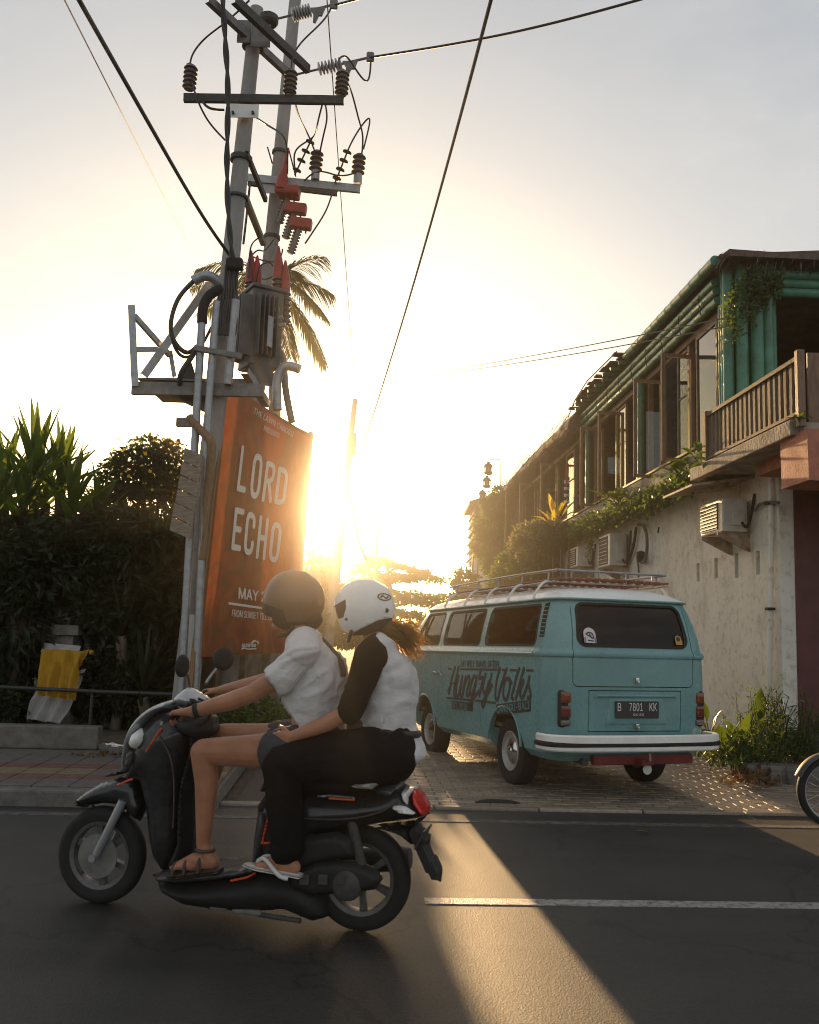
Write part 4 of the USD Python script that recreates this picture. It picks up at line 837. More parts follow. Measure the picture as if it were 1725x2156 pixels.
part(tp, "pipe", tube(spline([P2(560, 1205, 10.2), P2(630, 1285, 10.15), P2(690, 1345, 10.1), P2(702, 1380, 10.1), P2(690, 1560, 10.15), P2(660, 1800, 10.2), at(425, 1180, 10.2)], 30), .05, 12), timber, True)
for (x, y, w, n) in ((405, 1040, .12, "sticker_strip"), (398, 1290, .10, "sticker_strip")):
    part(pole, n, prism(sbox(-w / 2, -.30, w / 2, .30), at(x + 5, y + 60, 10.33), A(1, 0, 0), unit(f1 - f0), .006), bumper_white if y > 1200 else ceramic_w)
# ---------------------------------------------------------------- coconut palm behind the poles
pb, pc = at(572, 1000, 17.0) * A(1, 1, 0), at(577, 592, 17.0)
palm = thing("coconut_palm", "coconut palm whose fronds fan out behind the electric poles", "palm tree", pb)
part(palm, "trunk", tube(spline([pb, pb + (pc - pb) * .5 + A(.12, 0, 0), pc], 20), np.linspace(.15, .10, 20), 12), bark, True)
def frond(p, d, L, droop, seed, lw=.03, ll=.62, n=46):
    g = np.random.default_rng(seed); d = unit(d); out = []
    pts = [p + d * L * t - A(0, 0, droop * L * t * t) for t in np.linspace(0, 1, 14)]; P = spline(pts, n)
    out.append(tube(P, np.linspace(.03, .006, n), 5))
    T = np.gradient(P, axis=0)
    for i in range(6, n):
        t = unit(T[i]); s = unit(np.cross(t, A(0, 0, 1))); f = math.sin(math.pi * min(1, (i / n) * .85 + .12)) ** .7
        for sd in (-1, 1):
            dd = unit(s * sd * .85 + t * .75 + A(0, 0, g.uniform(-.25, .05)))
            out.append(blade(P[i], dd, A(0, 0, 1), ll * f * g.uniform(.8, 1.15), lw, g.uniform(.25, .6), 3, .2))
    return cat(out)
for k, (dx, dy, dz, L, dr_) in enumerate(((1.0, -.2, .95, 1.55, .30), (1.1, .2, .35, 1.35, .35), (1.0, -.4, -.05, 1.3, .55), (.75, .3, -.55, 1.5, .45), (.35, -.2, -.95, 1.5, .2), (-1.0, .2, .45, 2.1, .35), (-1.1, -.3, .80, 2.0, .45), (-1.0, .3, .15, 1.8, .4), (.2, .6, 1.0, 1.3, .5), (.5, -.5, .75, 1.2, .7), (.15, .2, -.9, 1.3, .2), (-.3, -.4, .8, 1.3, .8))):
    part(palm, "frond", frond(pc, A(dx, dy, dz), L * .9, dr_ * 1.25, k), leaf_palm)
# far poles
def far_pole(x0, y0_, x1, y1, Y, ra, rb, label):
    t_, b_ = at(x0, y0_, Y), at(x1, y1, Y); b_ = t_ + (b_ - t_) * (t_[2] / (t_[2] - b_[2])); p = thing("electric_pole", label, "electric pole", b_)
    part(p, "shaft", shaft(b_, t_, ra, rb, 14), concrete, 30); return p
fp1 = far_pole(748, 840, 702, 1250, 24.0, .17, .065, "bare concrete pole standing in the sun glare right of the banner")
fp2 = far_pole(799, 1067, 789, 1240, 42.0, .12, .07, "distant thin concrete pole above the white helmet")
part(fp2, "crossarm", bar(at(789, 1162, 42), at(806, 1162, 42), .05), galv_dull)
part(fp1, "cable_box", rbox(at(742, 905 + 30, 23.9), (.2, .2, .6), .03), galv_dull)
single("slack_cable", tube(spline([at(733, 1005, 24), at(742, 1070, 24), at(756, 1140, 24.2), at(772, 1180, 25)], 20), .03, 6), cable_mat, "slack cable hanging down beside the bare pole in the glare", "cable", smooth=True)

# ---------------------------------------------------------------- the white building with the bamboo upper floor (W(o, Y, z): o metres from the wall line, lane side negative)
TAN = .0344
def W(o, Y, z): return A(4.6 + o - TAN * (Y - 10.5), Y, z)
wx, wy = unit(A(1, TAN, 0)), unit(A(-TAN, 1, 0)); WA = (wx, wy, A(0, 0, 1))
def onW(x, y, o):
    P = on_plane(x, y, W(o, 10.5, 0), wx); return P
def wbox(o0, o1, Y0, Y1, z0, z1, r=0): 
    c = (W(o0, Y0, z0) + W(o1, Y1, z1)) / 2; s = (abs(o1 - o0), abs(Y1 - Y0), abs(z1 - z0))
    return rbox(c, s, r, axes=WA) if r else boxm(c, s, axes=WA)
plaster = usdkit.material(stage, "/World/Looks/white_plaster", {
    "g": ("geometry", {}), "m1": ("mapping", {"scale": (1.5, 1.5, 1.5)}), "n": ("noise_texture", {"scale": 1.0, "detail": 8.0, "roughness": .65}), "r": ("rgb_ramp", {"ramp": [(.26, (.46, .42, .36)), (.42, (.66, .63, .56)), (.7, (.74, .71, .64))]}),
    "m2": ("mapping", {"scale": (2.6, 2.6, .5)}), "n2": ("noise_texture", {"scale": 1.7, "detail": 6.0, "roughness": .7}), "r2": ("rgb_ramp", {"ramp": [(.55, (1, 1, 1)), (.66, (.80, .77, .72)), (.76, (.40, .38, .36))]}),
    "n3": ("noise_texture", {"scale": 9.0, "detail": 6.0, "roughness": .7}), "r3": ("rgb_ramp", {"ramp": [(.53, (1, 1, 1)), (.63, (.72, .64, .53)), (.74, (.42, .32, .22))]}),
    "x1": ("mix", {"mix_type": "multiply", "fac": .75}), "x2": ("mix", {"mix_type": "multiply", "fac": .7}), "b": ("bump", {"strength": .35, "distance": .02}), "p": ("principled_bsdf", {"roughness": .85})},
    [("g.position", "m1.vector"), ("m1.vector", "n.vector"), ("n.fac", "r.fac"), ("g.position", "m2.vector"), ("m2.vector", "n2.vector"), ("n2.fac", "r2.fac"), ("g.position", "n3.vector"), ("n3.fac", "r3.fac"),
     ("r.color", "x1.color1"), ("r2.color", "x1.color2"), ("x1.color", "x2.color1"), ("r3.color", "x2.color2"), ("x2.color", "p.base_color"), ("n3.fac", "b.height"), ("b.normal", "p.normal")], surface="p.BSDF")
old_cement = M("old_cement", (.14, .115, .085), .9, c2=(.36, .32, .26), scale=3.5, bump=.5, bscale=25)
bamboo = usdkit.material(stage, "/World/Looks/green_bamboo", {
    "g": ("geometry", {}), "n": ("noise_texture", {"scale": 3.0, "detail": 6.0, "roughness": .65}), "r": ("rgb_ramp", {"ramp": [(.28, (.035, .10, .055)), (.5, (.045, .165, .095)), (.68, (.07, .22, .14)), (.82, (.16, .17, .09))]}),
    "n2": ("noise_texture", {"scale": 26.0, "detail": 4.0}), "b": ("bump", {"strength": .2, "distance": .01}), "p": ("principled_bsdf", {"roughness": .42, "coat_weight": .15})},
    [("g.position", "n.vector"), ("g.position", "n2.vector"), ("n.fac", "r.fac"), ("r.color", "p.base_color"), ("n2.fac", "b.height"), ("b.normal", "p.normal")], surface="p.BSDF")
frame_wood = M("window_wood", (.17, .095, .055), .6, .3, 9, stretch=(3, 3, .6), bump=.2)
baluster_wood = M("baluster_wood", (.115, .08, .05), .85, .4, 8, stretch=(4, 4, .5), bump=.5, bscale=40)
thatch = M("thatch", (.07, .045, .035), .95, c2=(.17, .11, .08), scale=6, stretch=(3, 1, 3), bump=.8, bscale=30)
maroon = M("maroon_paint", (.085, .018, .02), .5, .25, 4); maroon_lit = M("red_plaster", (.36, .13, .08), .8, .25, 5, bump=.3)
room_dark = M("room_wall", (.12, .085, .055), .85, .3, 3); room_floor = M("room_floor", (.10, .06, .035), .6, .3, 3)
win_glass = pane("casement_glass", (.86, .88, .84)); glass_dark = usdkit.material(stage, "/World/Looks/dark_reflecting_glass", {"p": ("principled_bsdf", {"base_color": (.02, .025, .028), "roughness": .04, "specular_ior_level": .9})}, [], surface="p.BSDF")
ac_white = M("unit_casing", (.48, .46, .41), .5, .15, 6); rust = M("rusty_bracket", (.42, .37, .30), .8, c2=(.20, .09, .04), scale=9, bump=.3)
bld = thing("white_building", "white two-storey building with green bamboo upper floor and thatched eaves", "building", W(0, 11.2, 0))
# ground floor wall with four vent slots
wall_poly = sbox(0, 0, 13.6, 3.84)
vents = []
for (x, y0, y1) in ((1470, 1186, 1224), (1508, 1175, 1217), (1551, 1165, 1217), (1596, 1160, 1210)):
    Pm = onW(x, (y0 + y1) / 2, 0); h = onW(x, y0, 0)[2] - onW(x, y1, 0)[2]; vents.append((Pm[1], Pm[2], h))
    wall_poly = wall_poly.difference(sbox(Pm[1] - 11.2 - .065, Pm[2] - h / 2, Pm[1] - 11.2 + .065, Pm[2] + h / 2))
part(bld, "wall", prism(wall_poly, W(.10, 11.2, 0), wy, A(0, 0, 1), .20), plaster)
part(bld, "wall", wbox(.4, .5, 11.3, 24.8, 0, 3.84), plaster)
part(bld, "wall", wbox(-.01, .2, 11.06, 11.197, 0, 3.84), plaster)
# ledge slab under the windows and parapet above it
part(bld, "ledge", displace(rbox((W(-.42, 11.9, 3.86) + W(.3, 30, 3.86)) / 2, (.72, 18.1, .13), .015, axes=WA), .008, 3), old_cement)
part(bld, "ledge_soffit", wbox(-.36, .3, 11.9, 30, 3.74, 3.793), old_cement)
nseg = 60
pp = loft([np.array([W(o, Y, z) for o, z in ((-.30, 3.93), (-.30, 4.23 + .03 * meshkit.noise(np.array([[Y * 1.3, 0, 0]]))[0]), (-.2, 4.30), (-.02, 4.31), (-.02, 3.93))]) for Y in np.linspace(11.9, 31, nseg)])
part(bld, "parapet", pp, old_cement)
part(bld, "sill", wbox(-.24, .04, 11.95, 31, 4.31, 4.355, .008), frame_wood)
# bamboo columns and beams
def bamboo_pole(p, q, r, n=14):
    p, q = np.asarray(p, float), np.asarray(q, float); L = np.linalg.norm(q - p); prof = []; z = 0.0; g = R.uniform(.32, .5)
    while z < L:
        z1 = min(z + g, L); prof += [(r * .98, z + .004), (r, z + .03), (r, max(z1 - .03, z + .03)), (r * 1.06, max(z1 - .008, z + .03)), (r * 1.06, z1)]; z = z1; g = R.uniform(.32, .5)
    return lathe(prof, p, q - p, n)
for (o, Y, r) in ((-.10, 12.55, .062), (-.115, 12.42, .062), (-.13, 12.27, .075), (.03, 12.20, .085), (.24, 12.18, .085), (.40, 12.20, .075), (.17, 12.36, .08), (.52, 12.34, .06)):
    part(bld, "bamboo_column", bamboo_pole(W(o, Y, 3.95), W(o, Y, 6.72), r), bamboo, 40)
for Y in (16.6, 20.8):
    for k in range(3): part(bld, "bamboo_column", bamboo_pole(W(-.13 + .03 * k, Y - .13 + .14 * k, 4.3), W(-.13 + .03 * k, Y - .13 + .14 * k, 6.68), .065), bamboo, 40)
for (o, z, Y0, Y1, r) in ((-.34, 6.78, 12.15, 16.7, .075), (-.22, 6.60, 12.5, 20.9, .06), (-.20, 6.47, 12.5, 20.9, .06), (-.18, 6.33, 12.5, 20.9, .06)):
    part(bld, "bamboo_beam", bamboo_pole(W(o, Y0, z), W(o, Y1, z), r), bamboo, 40)
for z in (6.60, 6.47, 6.34): part(bld, "bamboo_beam", bamboo_pole(W(.45, 12.16, z), W(4.5, 12.30, z), .065), bamboo, 40)
for Y in np.arange(13.0, 20.6, .9): part(bld, "lashing", tube([W(-.26, Y, 6.66), W(-.285, Y, 6.5), W(-.25, Y, 6.28)], .008, 5), rubber)
part(bld, "window_header", wbox(-.08, .04, 12.6, 31, 6.17, 6.27), frame_wood)
# roof: rafters, ragged edge near, thatch beyond
for k, Y in enumerate(np.arange(16.9, 21.0, .42)): part(bld, "rafter_end", bamboo_pole(W(-.44 - .05 * (k % 3), Y, 6.70), W(.5, Y, 6.86), .038), bamboo, 40)
for k, Y in enumerate(np.arange(16.8, 21.0, .22)): part(bld, "shingle", boxm(W(-.22 + R.uniform(-.12, .06), Y, 6.80 + R.uniform(-.02, .04)), (.5, .2, .03), axes=WA), thatch)
part(bld, "roof_cable", tube([W(-.55, 16.6, 6.83), W(-.6, 18.8, 6.86), W(-.55, 20.2, 6.80), W(-.5, 21.2, 6.62)], .012, 5), rubber)
part(bld, "roof_deck", prism([(-.30, 6.80), (6.5, 7.35), (6.5, 7.42), (-.30, 6.85)], W(0, 16.55, 0), wx, A(0, 0, 1), 8.9), thatch)
def straw(n, Y0, Y1, o0, o1, z0, z1, seed, L=.35):
    g = np.random.default_rng(seed); out = []
    for _ in range(n):
        p = W(g.uniform(o0, o1), g.uniform(Y0, Y1), g.uniform(z0, z1)); out.append(blade(p, A(-.5 + g.normal(0, .2), g.normal(0, .3), -.7 + g.normal(0, .2)), A(0, 0, 1), L * g.uniform(.5, 1.2), .018, .15, 2, .1))
    return cat(out)
rows = []
for Y in np.linspace(20.95, 34.6, 40):
    nz = meshkit.noise(np.array([[Y * 1.1, 0, 3.0], [Y * 1.1, 4, 3.0]])); sag = .10 * math.sin((Y - 21) / 13.6 * math.pi); e = max(0, (Y - 32.5) / 2.1) ** 2 * .5
    rows.append(np.array([W(o, Y, z + sag - e) for o, z in ((.25, 6.30), (-.30 - .06 * nz[0], 6.26 - .05 * nz[1]), (-.52, 6.34), (-.50, 6.52), (-.30, 6.75 + .04 * nz[0]), (.1, 7.08), (.8, 7.6), (2.2, 8.6), (2.2, 8.2), (.6, 6.9))]))
part(bld, "thatched_eave", displace(loft(rows).subdivide(), .035, 4.0), thatch, True)
part(bld, "thatch_straw", straw(1500, 20.95, 34.4, -.54, -.05, 6.34, 6.95, 5), thatch, kind="stuff")
part(bld, "edge_straw", straw(900, 11.95, 12.2, -.3, 4.2, 6.74, 6.88, 6, .30), thatch, kind="stuff")
part(bld, "roof_edge", displace(wbox(-.25, 4.6, 11.95, 12.3, 6.73, 6.82).subdivide().subdivide().subdivide(), .04, 3.5), thatch)
# room behind the windows
part(bld, "room_back_wall", wbox(3.6, 3.8, 12.4, 31, 3.9, 6.9), room_dark); part(bld, "room_floor", wbox(.0, 3.6, 12.0, 31, 3.95, 4.05), room_floor); part(bld, "room_ceiling", wbox(.05, 3.6, 12.5, 31, 6.62, 6.72), room_dark)
part(bld, "room_end_wall", wbox(.1, 3.6, 30.8, 31, 4.0, 6.7), room_dark)
for Y in (15.2, 18.6, 22.6, 26.6): part(bld, "room_cupboard", wbox(1.2, 2.6, Y + .6, Y + .75, 4.05, 5.9), frame_wood)
for Y in (14.6, 18.1, 21.9, 25.5): part(bld, "curtain", wbox(.7, 1.8, Y, Y + .05, 4.3, 5.0), old_cement)
for Y in (13.5, 17.4): part(bld, "counter", wbox(.5, 2.4, Y + 2.2, Y + 2.6, 4.05, 5.05), room_dark)
# window posts and open casements
def frame_of(o0, Y0, o1, Y1, z0, z1, w=.055, t=.045, glass=None, name="casement", bar_z=None):
    p, q = W(o0, Y0, 0), W(o1, Y1, 0); d = unit(q - p); n = np.cross(d, A(0, 0, 1)); L = np.linalg.norm(q - p); ax = (d, n, A(0, 0, 1)); c = (p + q) / 2
    fr = prism(sbox(-L / 2, z0, L / 2, z1).difference(sbox(-L / 2 + w, z0 + w, L / 2 - w, z1 - w)), c, d, A(0, 0, 1), t)
    f = part(bld, name, fr, frame_wood)
    part(bld if False else f, "pane", boxm(c + A(0, 0, (z0 + z1) / 2), (L - 2 * w + .01, .006, z1 - z0 - 2 * w + .01), axes=ax), glass or win_glass)
    if bar_z: part(f, "glazing_bar", boxm(c + A(0, 0, bar_z), (L - 2 * w, .03, .03), axes=ax), frame_wood)
for Y in (12.75, 13.72, 14.1, 15.5, 16.25, 17.0, 18.5, 20.3, 22.5, 24.8, 27.6, 30.6): part(bld, "window_post", wbox(-.06, .03, Y - .04, Y + .04, 4.355, 6.17), frame_wood)
frame_of(-.075, 12.78, -.075, 13.66, 4.37, 6.15, glass=glass_dark)
for (x, y0, y1) in ((1394, 742, 970), (1335, 797, 1004), (1260, 865, 1045), (1222, 899, 1064), (1138, 976, 1108), (1094, 1017, 1117), (1064, 1040, 1145)):
    P = onW(x, (y0 + y1) / 2, -.60); k = 1.0; Y = P[1]; z0, z1 = onW(x, y1, -.60)[2], onW(x, y0, -.60)[2]
    frame_of(-.60, Y + .02, -.06, Y + .10, z0, z1)
for (Y0, Y1) in ((14.15, 14.7), (17.8, 18.45), (22.55, 23.55)): frame_of(-.02, Y0, -.02, Y1, 4.37, 6.15, w=.045, bar_z=5.4)
# balcony
rail = part(bld, "balcony_deck", wbox(-.58, 1.2, 9.2, 12.1, 3.66, 3.76), old_cement)
part(bld, "balcony_deck", wbox(1.2, 5.0, 9.2, 12.1, 3.66, 3.76), old_cement)
part(bld, "balcony_edge", displace(rbox((W(-.62, 9.25, 3.72) + W(-.62, 12.3, 3.72)) / 2, (.12, 3.05, .17), .015, axes=WA), .012, 5), old_cement)
bal = part(bld, "balcony_rail", [wbox(-.645, -.575, 9.15, 11.82, 4.42, 4.465), wbox(-.64, -.58, 9.15, 11.82, 3.84, 3.875)], baluster_wood)
for k in range(19):
    Y = 9.35 + k * .133; g = np.random.default_rng(k)
    part(bld, "baluster", displace(boxm(W(-.61, Y, 4.15), (.028, .056 + g.uniform(-.01, .012), .56), axes=WA).subdivide(), .005, 12, k), baluster_wood)
part(bld, "balcony_post", wbox(-.66, -.55, 11.74, 11.88, 3.70, 4.50, .01), baluster_wood); part(bld, "balcony_post", wbox(-.66, -.58, 9.10, 9.18, 3.70, 4.52, .01), frame_wood)
for k in range(12):
    part(bld, "balcony_board", displace(boxm(A(4.20 + k * .15, 9.2, 4.12), (.14, .03, .78)).subdivide(), .005, 12, k + 40), frame_wood)
# porch beam, maroon front and dark doors
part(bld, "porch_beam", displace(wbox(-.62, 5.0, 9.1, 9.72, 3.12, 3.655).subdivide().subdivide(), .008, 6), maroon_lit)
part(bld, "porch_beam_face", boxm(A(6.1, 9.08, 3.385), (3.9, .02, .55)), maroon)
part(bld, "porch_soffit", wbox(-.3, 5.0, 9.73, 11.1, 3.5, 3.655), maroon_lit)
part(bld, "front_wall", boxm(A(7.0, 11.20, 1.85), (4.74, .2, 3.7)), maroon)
for k in range(3): part(bld, "door_leaf", rbox(A(5.05 + k * .62, 11.075, 1.75), (.60, .06, 3.3), .012), maroon)
part(bld, "door_glass", boxm(A(5.13, 11.04, 2.42), (.115, .012, 1.05)), glass_dark); part(bld, "door_glass", boxm(A(5.30, 11.04, 2.25), (.115, .012, 1.45)), glass_dark)
part(bld, "front_step", rbox(A(7.2, 10.75, .22), (5.1, .7, .44), .02), kerb_mat)
# drain pipe and pipework on the wall
part(bld, "drain_pipe", tube([onW(1624, 988, -.06), onW(1624, 1200, -.06), onW(1620, 1475, -.06)], .032, 10), plaster)
part(bld, "drain_pipe", tube(spline([onW(1600, 978, -.1), onW(1618, 978, -.08), onW(1624, 988, -.06)], 10), .03, 10), plaster)
for y in (1060, 1282): part(bld, "pipe_clip", rbox(onW(1622, y, -.07), (.10, .10, .035), .008, axes=WA), rubber)
part(bld, "hanging_conduit", tube([onW(1590, 1075, -.05), onW(1600, 1062, -.06), onW(1612, 1058, -.07), onW(1640, 1058, -.1)], .02, 8), kerb_mat)
part(bld, "wall_hose", tube(spline([onW(1345, 1105, -.08), onW(1358, 1112, -.1), onW(1363, 1145, -.1), onW(1358, 1180, -.1), onW(1344, 1178, -.08)], 24), .03, 10), kerb_mat)
part(bld, "wall_hose", tube(spline([onW(1340, 1110, -.05), onW(1334, 1150, -.06), onW(1320, 1185, -.06), onW(1300, 1200, -.06)], 16), .03, 8), rubber)
part(bld, "wall_hose", tube(spline([onW(1342, 1178, -.05), onW(1345, 1200, -.06), onW(1343, 1240, -.06)], 12), .018, 8), kerb_mat)
part(bld, "wall_lamp", lathe([(.02, 0), (.08, -.02), (.09, -.12), (.06, -.2), (.01, -.21)], onW(1350, 1160, -.1), (0, 0, 1), 12), rubber)
part(bld, "wall_hook", bar(onW(1388, 1110, -.04), onW(1386, 1122, -.06), .02), rubber)
part(bld, "slack_wire", tube(spline([onW(1330, 1052, -.03), onW(1352, 1065, -.03), onW(1362, 1055, -.03)], 10), .006, 5), rubber)
# air-conditioner outdoor units on brackets
def outdoor_unit(xe, yt, yb, wy_, label, o0=-.40, o1=-.06):
    Pt, Pb = onW(xe, yt, o0), onW(xe, yb, o0); Y, z0, z1 = Pb[1], Pb[2], Pt[2]
    t = thing("outdoor_unit", label, "air conditioner", W((o0 + o1) / 2, Y + wy_ / 2, z0))
    part(t, "casing", wbox(o0, o1, Y, Y + wy_, z0, z1, .02), ac_white)
    part(t, "grille_panel", wbox(o0 - .012, o0 - .001, Y + .16, Y + wy_ - .04, z0 + .04, z1 - .04), rubber)
    for k in range(8): part(t, "grille_bar", wbox(o0 - .020, o0 - .013, Y + .16, Y + wy_ - .04, z0 + .07 + k * (z1 - z0 - .12) / 7, z0 + .078 + k * (z1 - z0 - .12) / 7), ac_white)
    part(t, "side_cover", wbox(o0 + .12, o1 - .05, Y - .03, Y - .001, z0 + .08, z1 - .18, .008), ac_white)
    part(t, "pipe_tail", tube(spline([W(o0 + .25, Y - .02, z0 + .12), W(o0 + .28, Y - .10, z0 + .05), W(o1, Y - .12, z0 + .25), W(o1 + .05, Y - .1, z1 + .05)], 14), .02, 7), rubber)
    for yy in (Y + .10, Y + wy_ - .12):
        part(t, "bracket", prism([(o0 - .04, z0 - .01), (o1 + .06, z0 - .01), (o1 + .06, z0 - .26), (o1, z0 - .24), (o0 - .04, z0 - .05)], W(0, yy, 0), wx, A(0, 0, 1), .03), rust)
    return t
outdoor_unit(1522, 1048, 1118, .82, "air-conditioner unit on rusty brackets above the four vent slots")
outdoor_unit(1284, 1122, 1190, .85, "air-conditioner unit beside the coiled wall hose, overhung by vines")
outdoor_unit(1216, 1150, 1192, .85, "farthest air-conditioner unit, small and half hidden beyond the others")
part(bld, "unit_awning", prism([(-.5, 0), (.35, .14), (.35, .17), (-.5, .03)], onW(1500, 1040, -.35), wx, A(0, 0, 1), 1.2), rust)
# far end of the building: timber store front, side wall and the neighbour
part(bld, "rear_wall", wbox(0.02, .3, 24.85, 36, 0, 3.8), old_cement)
part(bld, "pier", wbox(-.5, .0, 24.2, 24.8, 0, 3.7), old_cement)
part(bld, "side_door", wbox(-.06, .0, 21.6, 23.2, .3, 3.3), frame_wood)
nb = thing("shingled_house", "dark shingled gable house end standing beyond the thatched roof", "house", at(1004, 1240, 38) * A(1, 1, 0))
h0, h1 = at(1003, 1062, 38.0), at(997, 1183, 38.0)
part(nb, "wall", boxm(A(h1[0] + 3.0, 39.6, (h1[2]) / 2), (5.8, 3.0, h1[2])), plaster)
part(nb, "upper_wall", boxm(A(h0[0] + 3.0, 39.6, (h0[2] + h1[2]) / 2), (6.1, 3.4, h0[2] - h1[2])), thatch)
for k in range(6): part(nb, "shingle_edge", boxm(A(h0[0] - .06 - .015 * k, 39.6, h0[2] - .35 - k * .38), (.08, 3.5, .05)), thatch)
part(nb, "roof", prism([(-.3, 0), (3.0, 1.1), (6.4, 0), (6.4, -.15), (-.3, -.15)], A(h0[0], 39.6, h0[2] + .1), A(1, 0, 0), A(0, 0, 1), 3.8), thatch)
bs = thing("bracket_sign", "small framed sign hanging from the far house wall above the van", "sign", at(999, 1192, 37.6))
part(bs, "frame", prism(sbox(-.14, -.42, .14, .42).difference(sbox(-.08, -.34, .08, .34)), at(1001, 1192, 37.6), A(1, 0, 0), A(0, 0, 1), .08), frame_wood); part(bs, "board", boxm(at(1001, 1192, 37.6), (.18, .03, .70)), sticker := bumper_white)
# three lanterns on bent iron stalks
def lantern(x, y, label, s=1.0, stalk=None):
    P = at(x, y, 34.0); t = thing("lantern", label, "lantern", P)
    part(t, "roof_cap", lathe([(.17 * s, .08 * s), (.16 * s, .12 * s), (.10 * s, .20 * s), (.05 * s, .22 * s), (.06 * s, .26 * s), (.01, .28 * s)], P, (0, 0, 1), 8), dark_steel)
    part(t, "glass", lathe([(.10 * s, -.12 * s), (.115 * s, .06 * s)], P, (0, 0, 1), 8), ceramic_w)
    for k in range(6): a = k * math.pi / 3; part(t, "post", tube([P + A(.13 * s * math.cos(a), .13 * s * math.sin(a), -.14 * s), P + A(.14 * s * math.cos(a), .14 * s * math.sin(a), .09 * s)], .018 * s, 5), dark_steel)
    part(t, "base", lathe([(.15 * s, -.20 * s), (.16 * s, -.15 * s), (.15 * s, -.12 * s)], P, (0, 0, 1), 8), dark_steel)
    if stalk: part(t, "stalk", tube([at(*q, 34.0) for q in stalk], .018, 6), dark_steel)
lantern(1028.5, 987, "topmost of the three dark lanterns at the far roof end", 1.0, [(1028.5, 982), (1028.5, 968), (1053, 968), (1055, 972), (1054, 1034)])
lantern(1025.5, 1016, "middle one of the three dark lanterns at the far roof end", .95, [(1026, 1008), (1026, 1000), (1046, 1000), (1049, 1003), (1048, 1034)])
lantern(1016, 1044, "lowest of the three dark lanterns, beside the leafy column", .9, [(1016, 1036), (1030, 1034), (1034, 1045)])
# stripy shirt hanging in a window
sh = thing("hanging_clothes", "red and striped shirt hanging inside the far open window", "clothes", onW(1205, 1020, .1))
part(sh, "red_top", pillow([(-.16, -.3), (.16, -.3), (.17, .3), (-.17, .3)], .05, .08, onW(1204, 1000, .1), unit(A(1, .2, 0)), A(0, 0, 1), .05), M("red_cloth", (.35, .05, .05), .8))
for k in range(8): part(sh, "stripe", pillow([(-.2, -.045), (.2, -.045), (.2, .045), (-.2, .045)], .06, .06, onW(1203, 1030, .1) + A(0, 0, .28 - k * .09), unit(A(1, .2, 0)), A(0, 0, 1), .04), bumper_white if k % 2 else M(f"navy_cloth_{k}", (.03, .03, .05), .8))

# ---------------------------------------------------------------- the scooter with its two riders (local: x forward, y towards the lane centre / camera, z up)
S0, S1 = gnd(761, 1960), gnd(216, 1902)
su = unit(S1 - S0); sl = A(-su[1], su[0], 0); SROT = math.atan2(su[1], su[0])
def S(x, y, yl=0.0):
    """reading (x, y) of an enlargement of the picture, on the plane yl beside the scooter's middle plane, in scooter coordinates"""
    q = on_plane((200 + x / 1.078) * .52637, (2200 + y / 1.078) * .52637, S0 + sl * yl, sl); d = q - S0
    return A(np.dot(d, su), yl, q[2])
def SP(pts, yl=.1): return [tuple(S(x, y, yl)[[0, 2]]) for x, y in pts]
sc_ = thing("motor_scooter", "black motor scooter with orange trim lines carrying two riders to the left", "scooter", S0, SROT)
def spart(name, mesh, mat, parent=None, smooth=48, label=None): return part(parent or sc_, name, mesh, mat, smooth, local=True, label=label)
EX, EY, EZ = A(1, 0, 0), A(0, 1, 0), A(0, 0, 1)
def panel(pts, w, rad, y=0.0, yl=.1, g=.014, edge=.004): return pillow(SP(pts, yl), w, rad, A(0, y, 0), EX, EZ, g, edge)
paint_black = M("scooter_black", (.008, .008, .0085), .26, .2, 12, coat=.3, rvar=.08)
paint_grey = M("scooter_grey", (.026, .026, .027), .38, .2, 12, coat=.3); plastic_black = M("scooter_plastic", (.010, .0095, .0095), .55, .2, 25, spec=.35)
trim_orange = M("trim_orange", (.55, .07, .02), .4, .1, 20); silver = M("scooter_silver", (.36, .36, .37), .24, .12, 10, metal=.75)
seat_grey = M("seat_grey", (.40, .38, .36), .55, .12, 15); lens_red = M("lens_red", (.75, .025, .02), .15, .15, 20, coat=.6, transl=.25, tcol=(.9, .06, .04)); lens_clear = M("lens_clear", (.62, .60, .58), .12, .1, 20, coat=.6)
rim_black = M("rim_grey", (.10, .095, .09), .4, .2, 20, metal=.5)
def wheel(name_c, r, label=None, disc=False):
    c = S(*name_c, 0.0); c = A(c[0], 0, r + .002)
    w = spart("wheel", lathe([(.05, -.035), (.06, -.04), (.06, .04), (.05, .04)], c, EY, 20), rim_black, label=label)
    spart("tyre", lathe([(r * .70, -.038), (r * .84, -.050), (r * .955, -.040), (r, -.014), (r, .014), (r * .955, .040), (r * .84, .050), (r * .70, .038)], c, EY, 56, caps=False), rubber, w)
    spart("rim", lathe([(r * .71, -.034), (r * .62, -.03), (r * .60, 0), (r * .62, .03), (r * .71, .038), (r * .735, .04), (r * .73, -.034)], c, EY, 48, caps=False), rim_black, w)
    for k in range(6):
        a = k * math.pi / 3 + .4; d = A(math.cos(a), 0, math.sin(a)); e = A(-math.sin(a), 0, math.cos(a))
        spart("spoke", loft([np.array([c + d * q + e * s1 * h + EY * s2 * .018 for s1, s2 in ((-1, -1), (1, -1), (1, 1), (-1, 1))]) for q, h in ((.045, .022), (r * .35, .012), (r * .63, .018))]), rim_black, w)
    if disc:
        spart("brake_disc", lathe([(.07, .046), (.115, .046), (.115, .05), (.07, .05)], c, EY, 32), galv_dull, w)
    return c, w
RW = .252
cF, wF = wheel((226, 1322), RW, disc=True); cR, wR = wheel((1342, 1424), RW + .004)
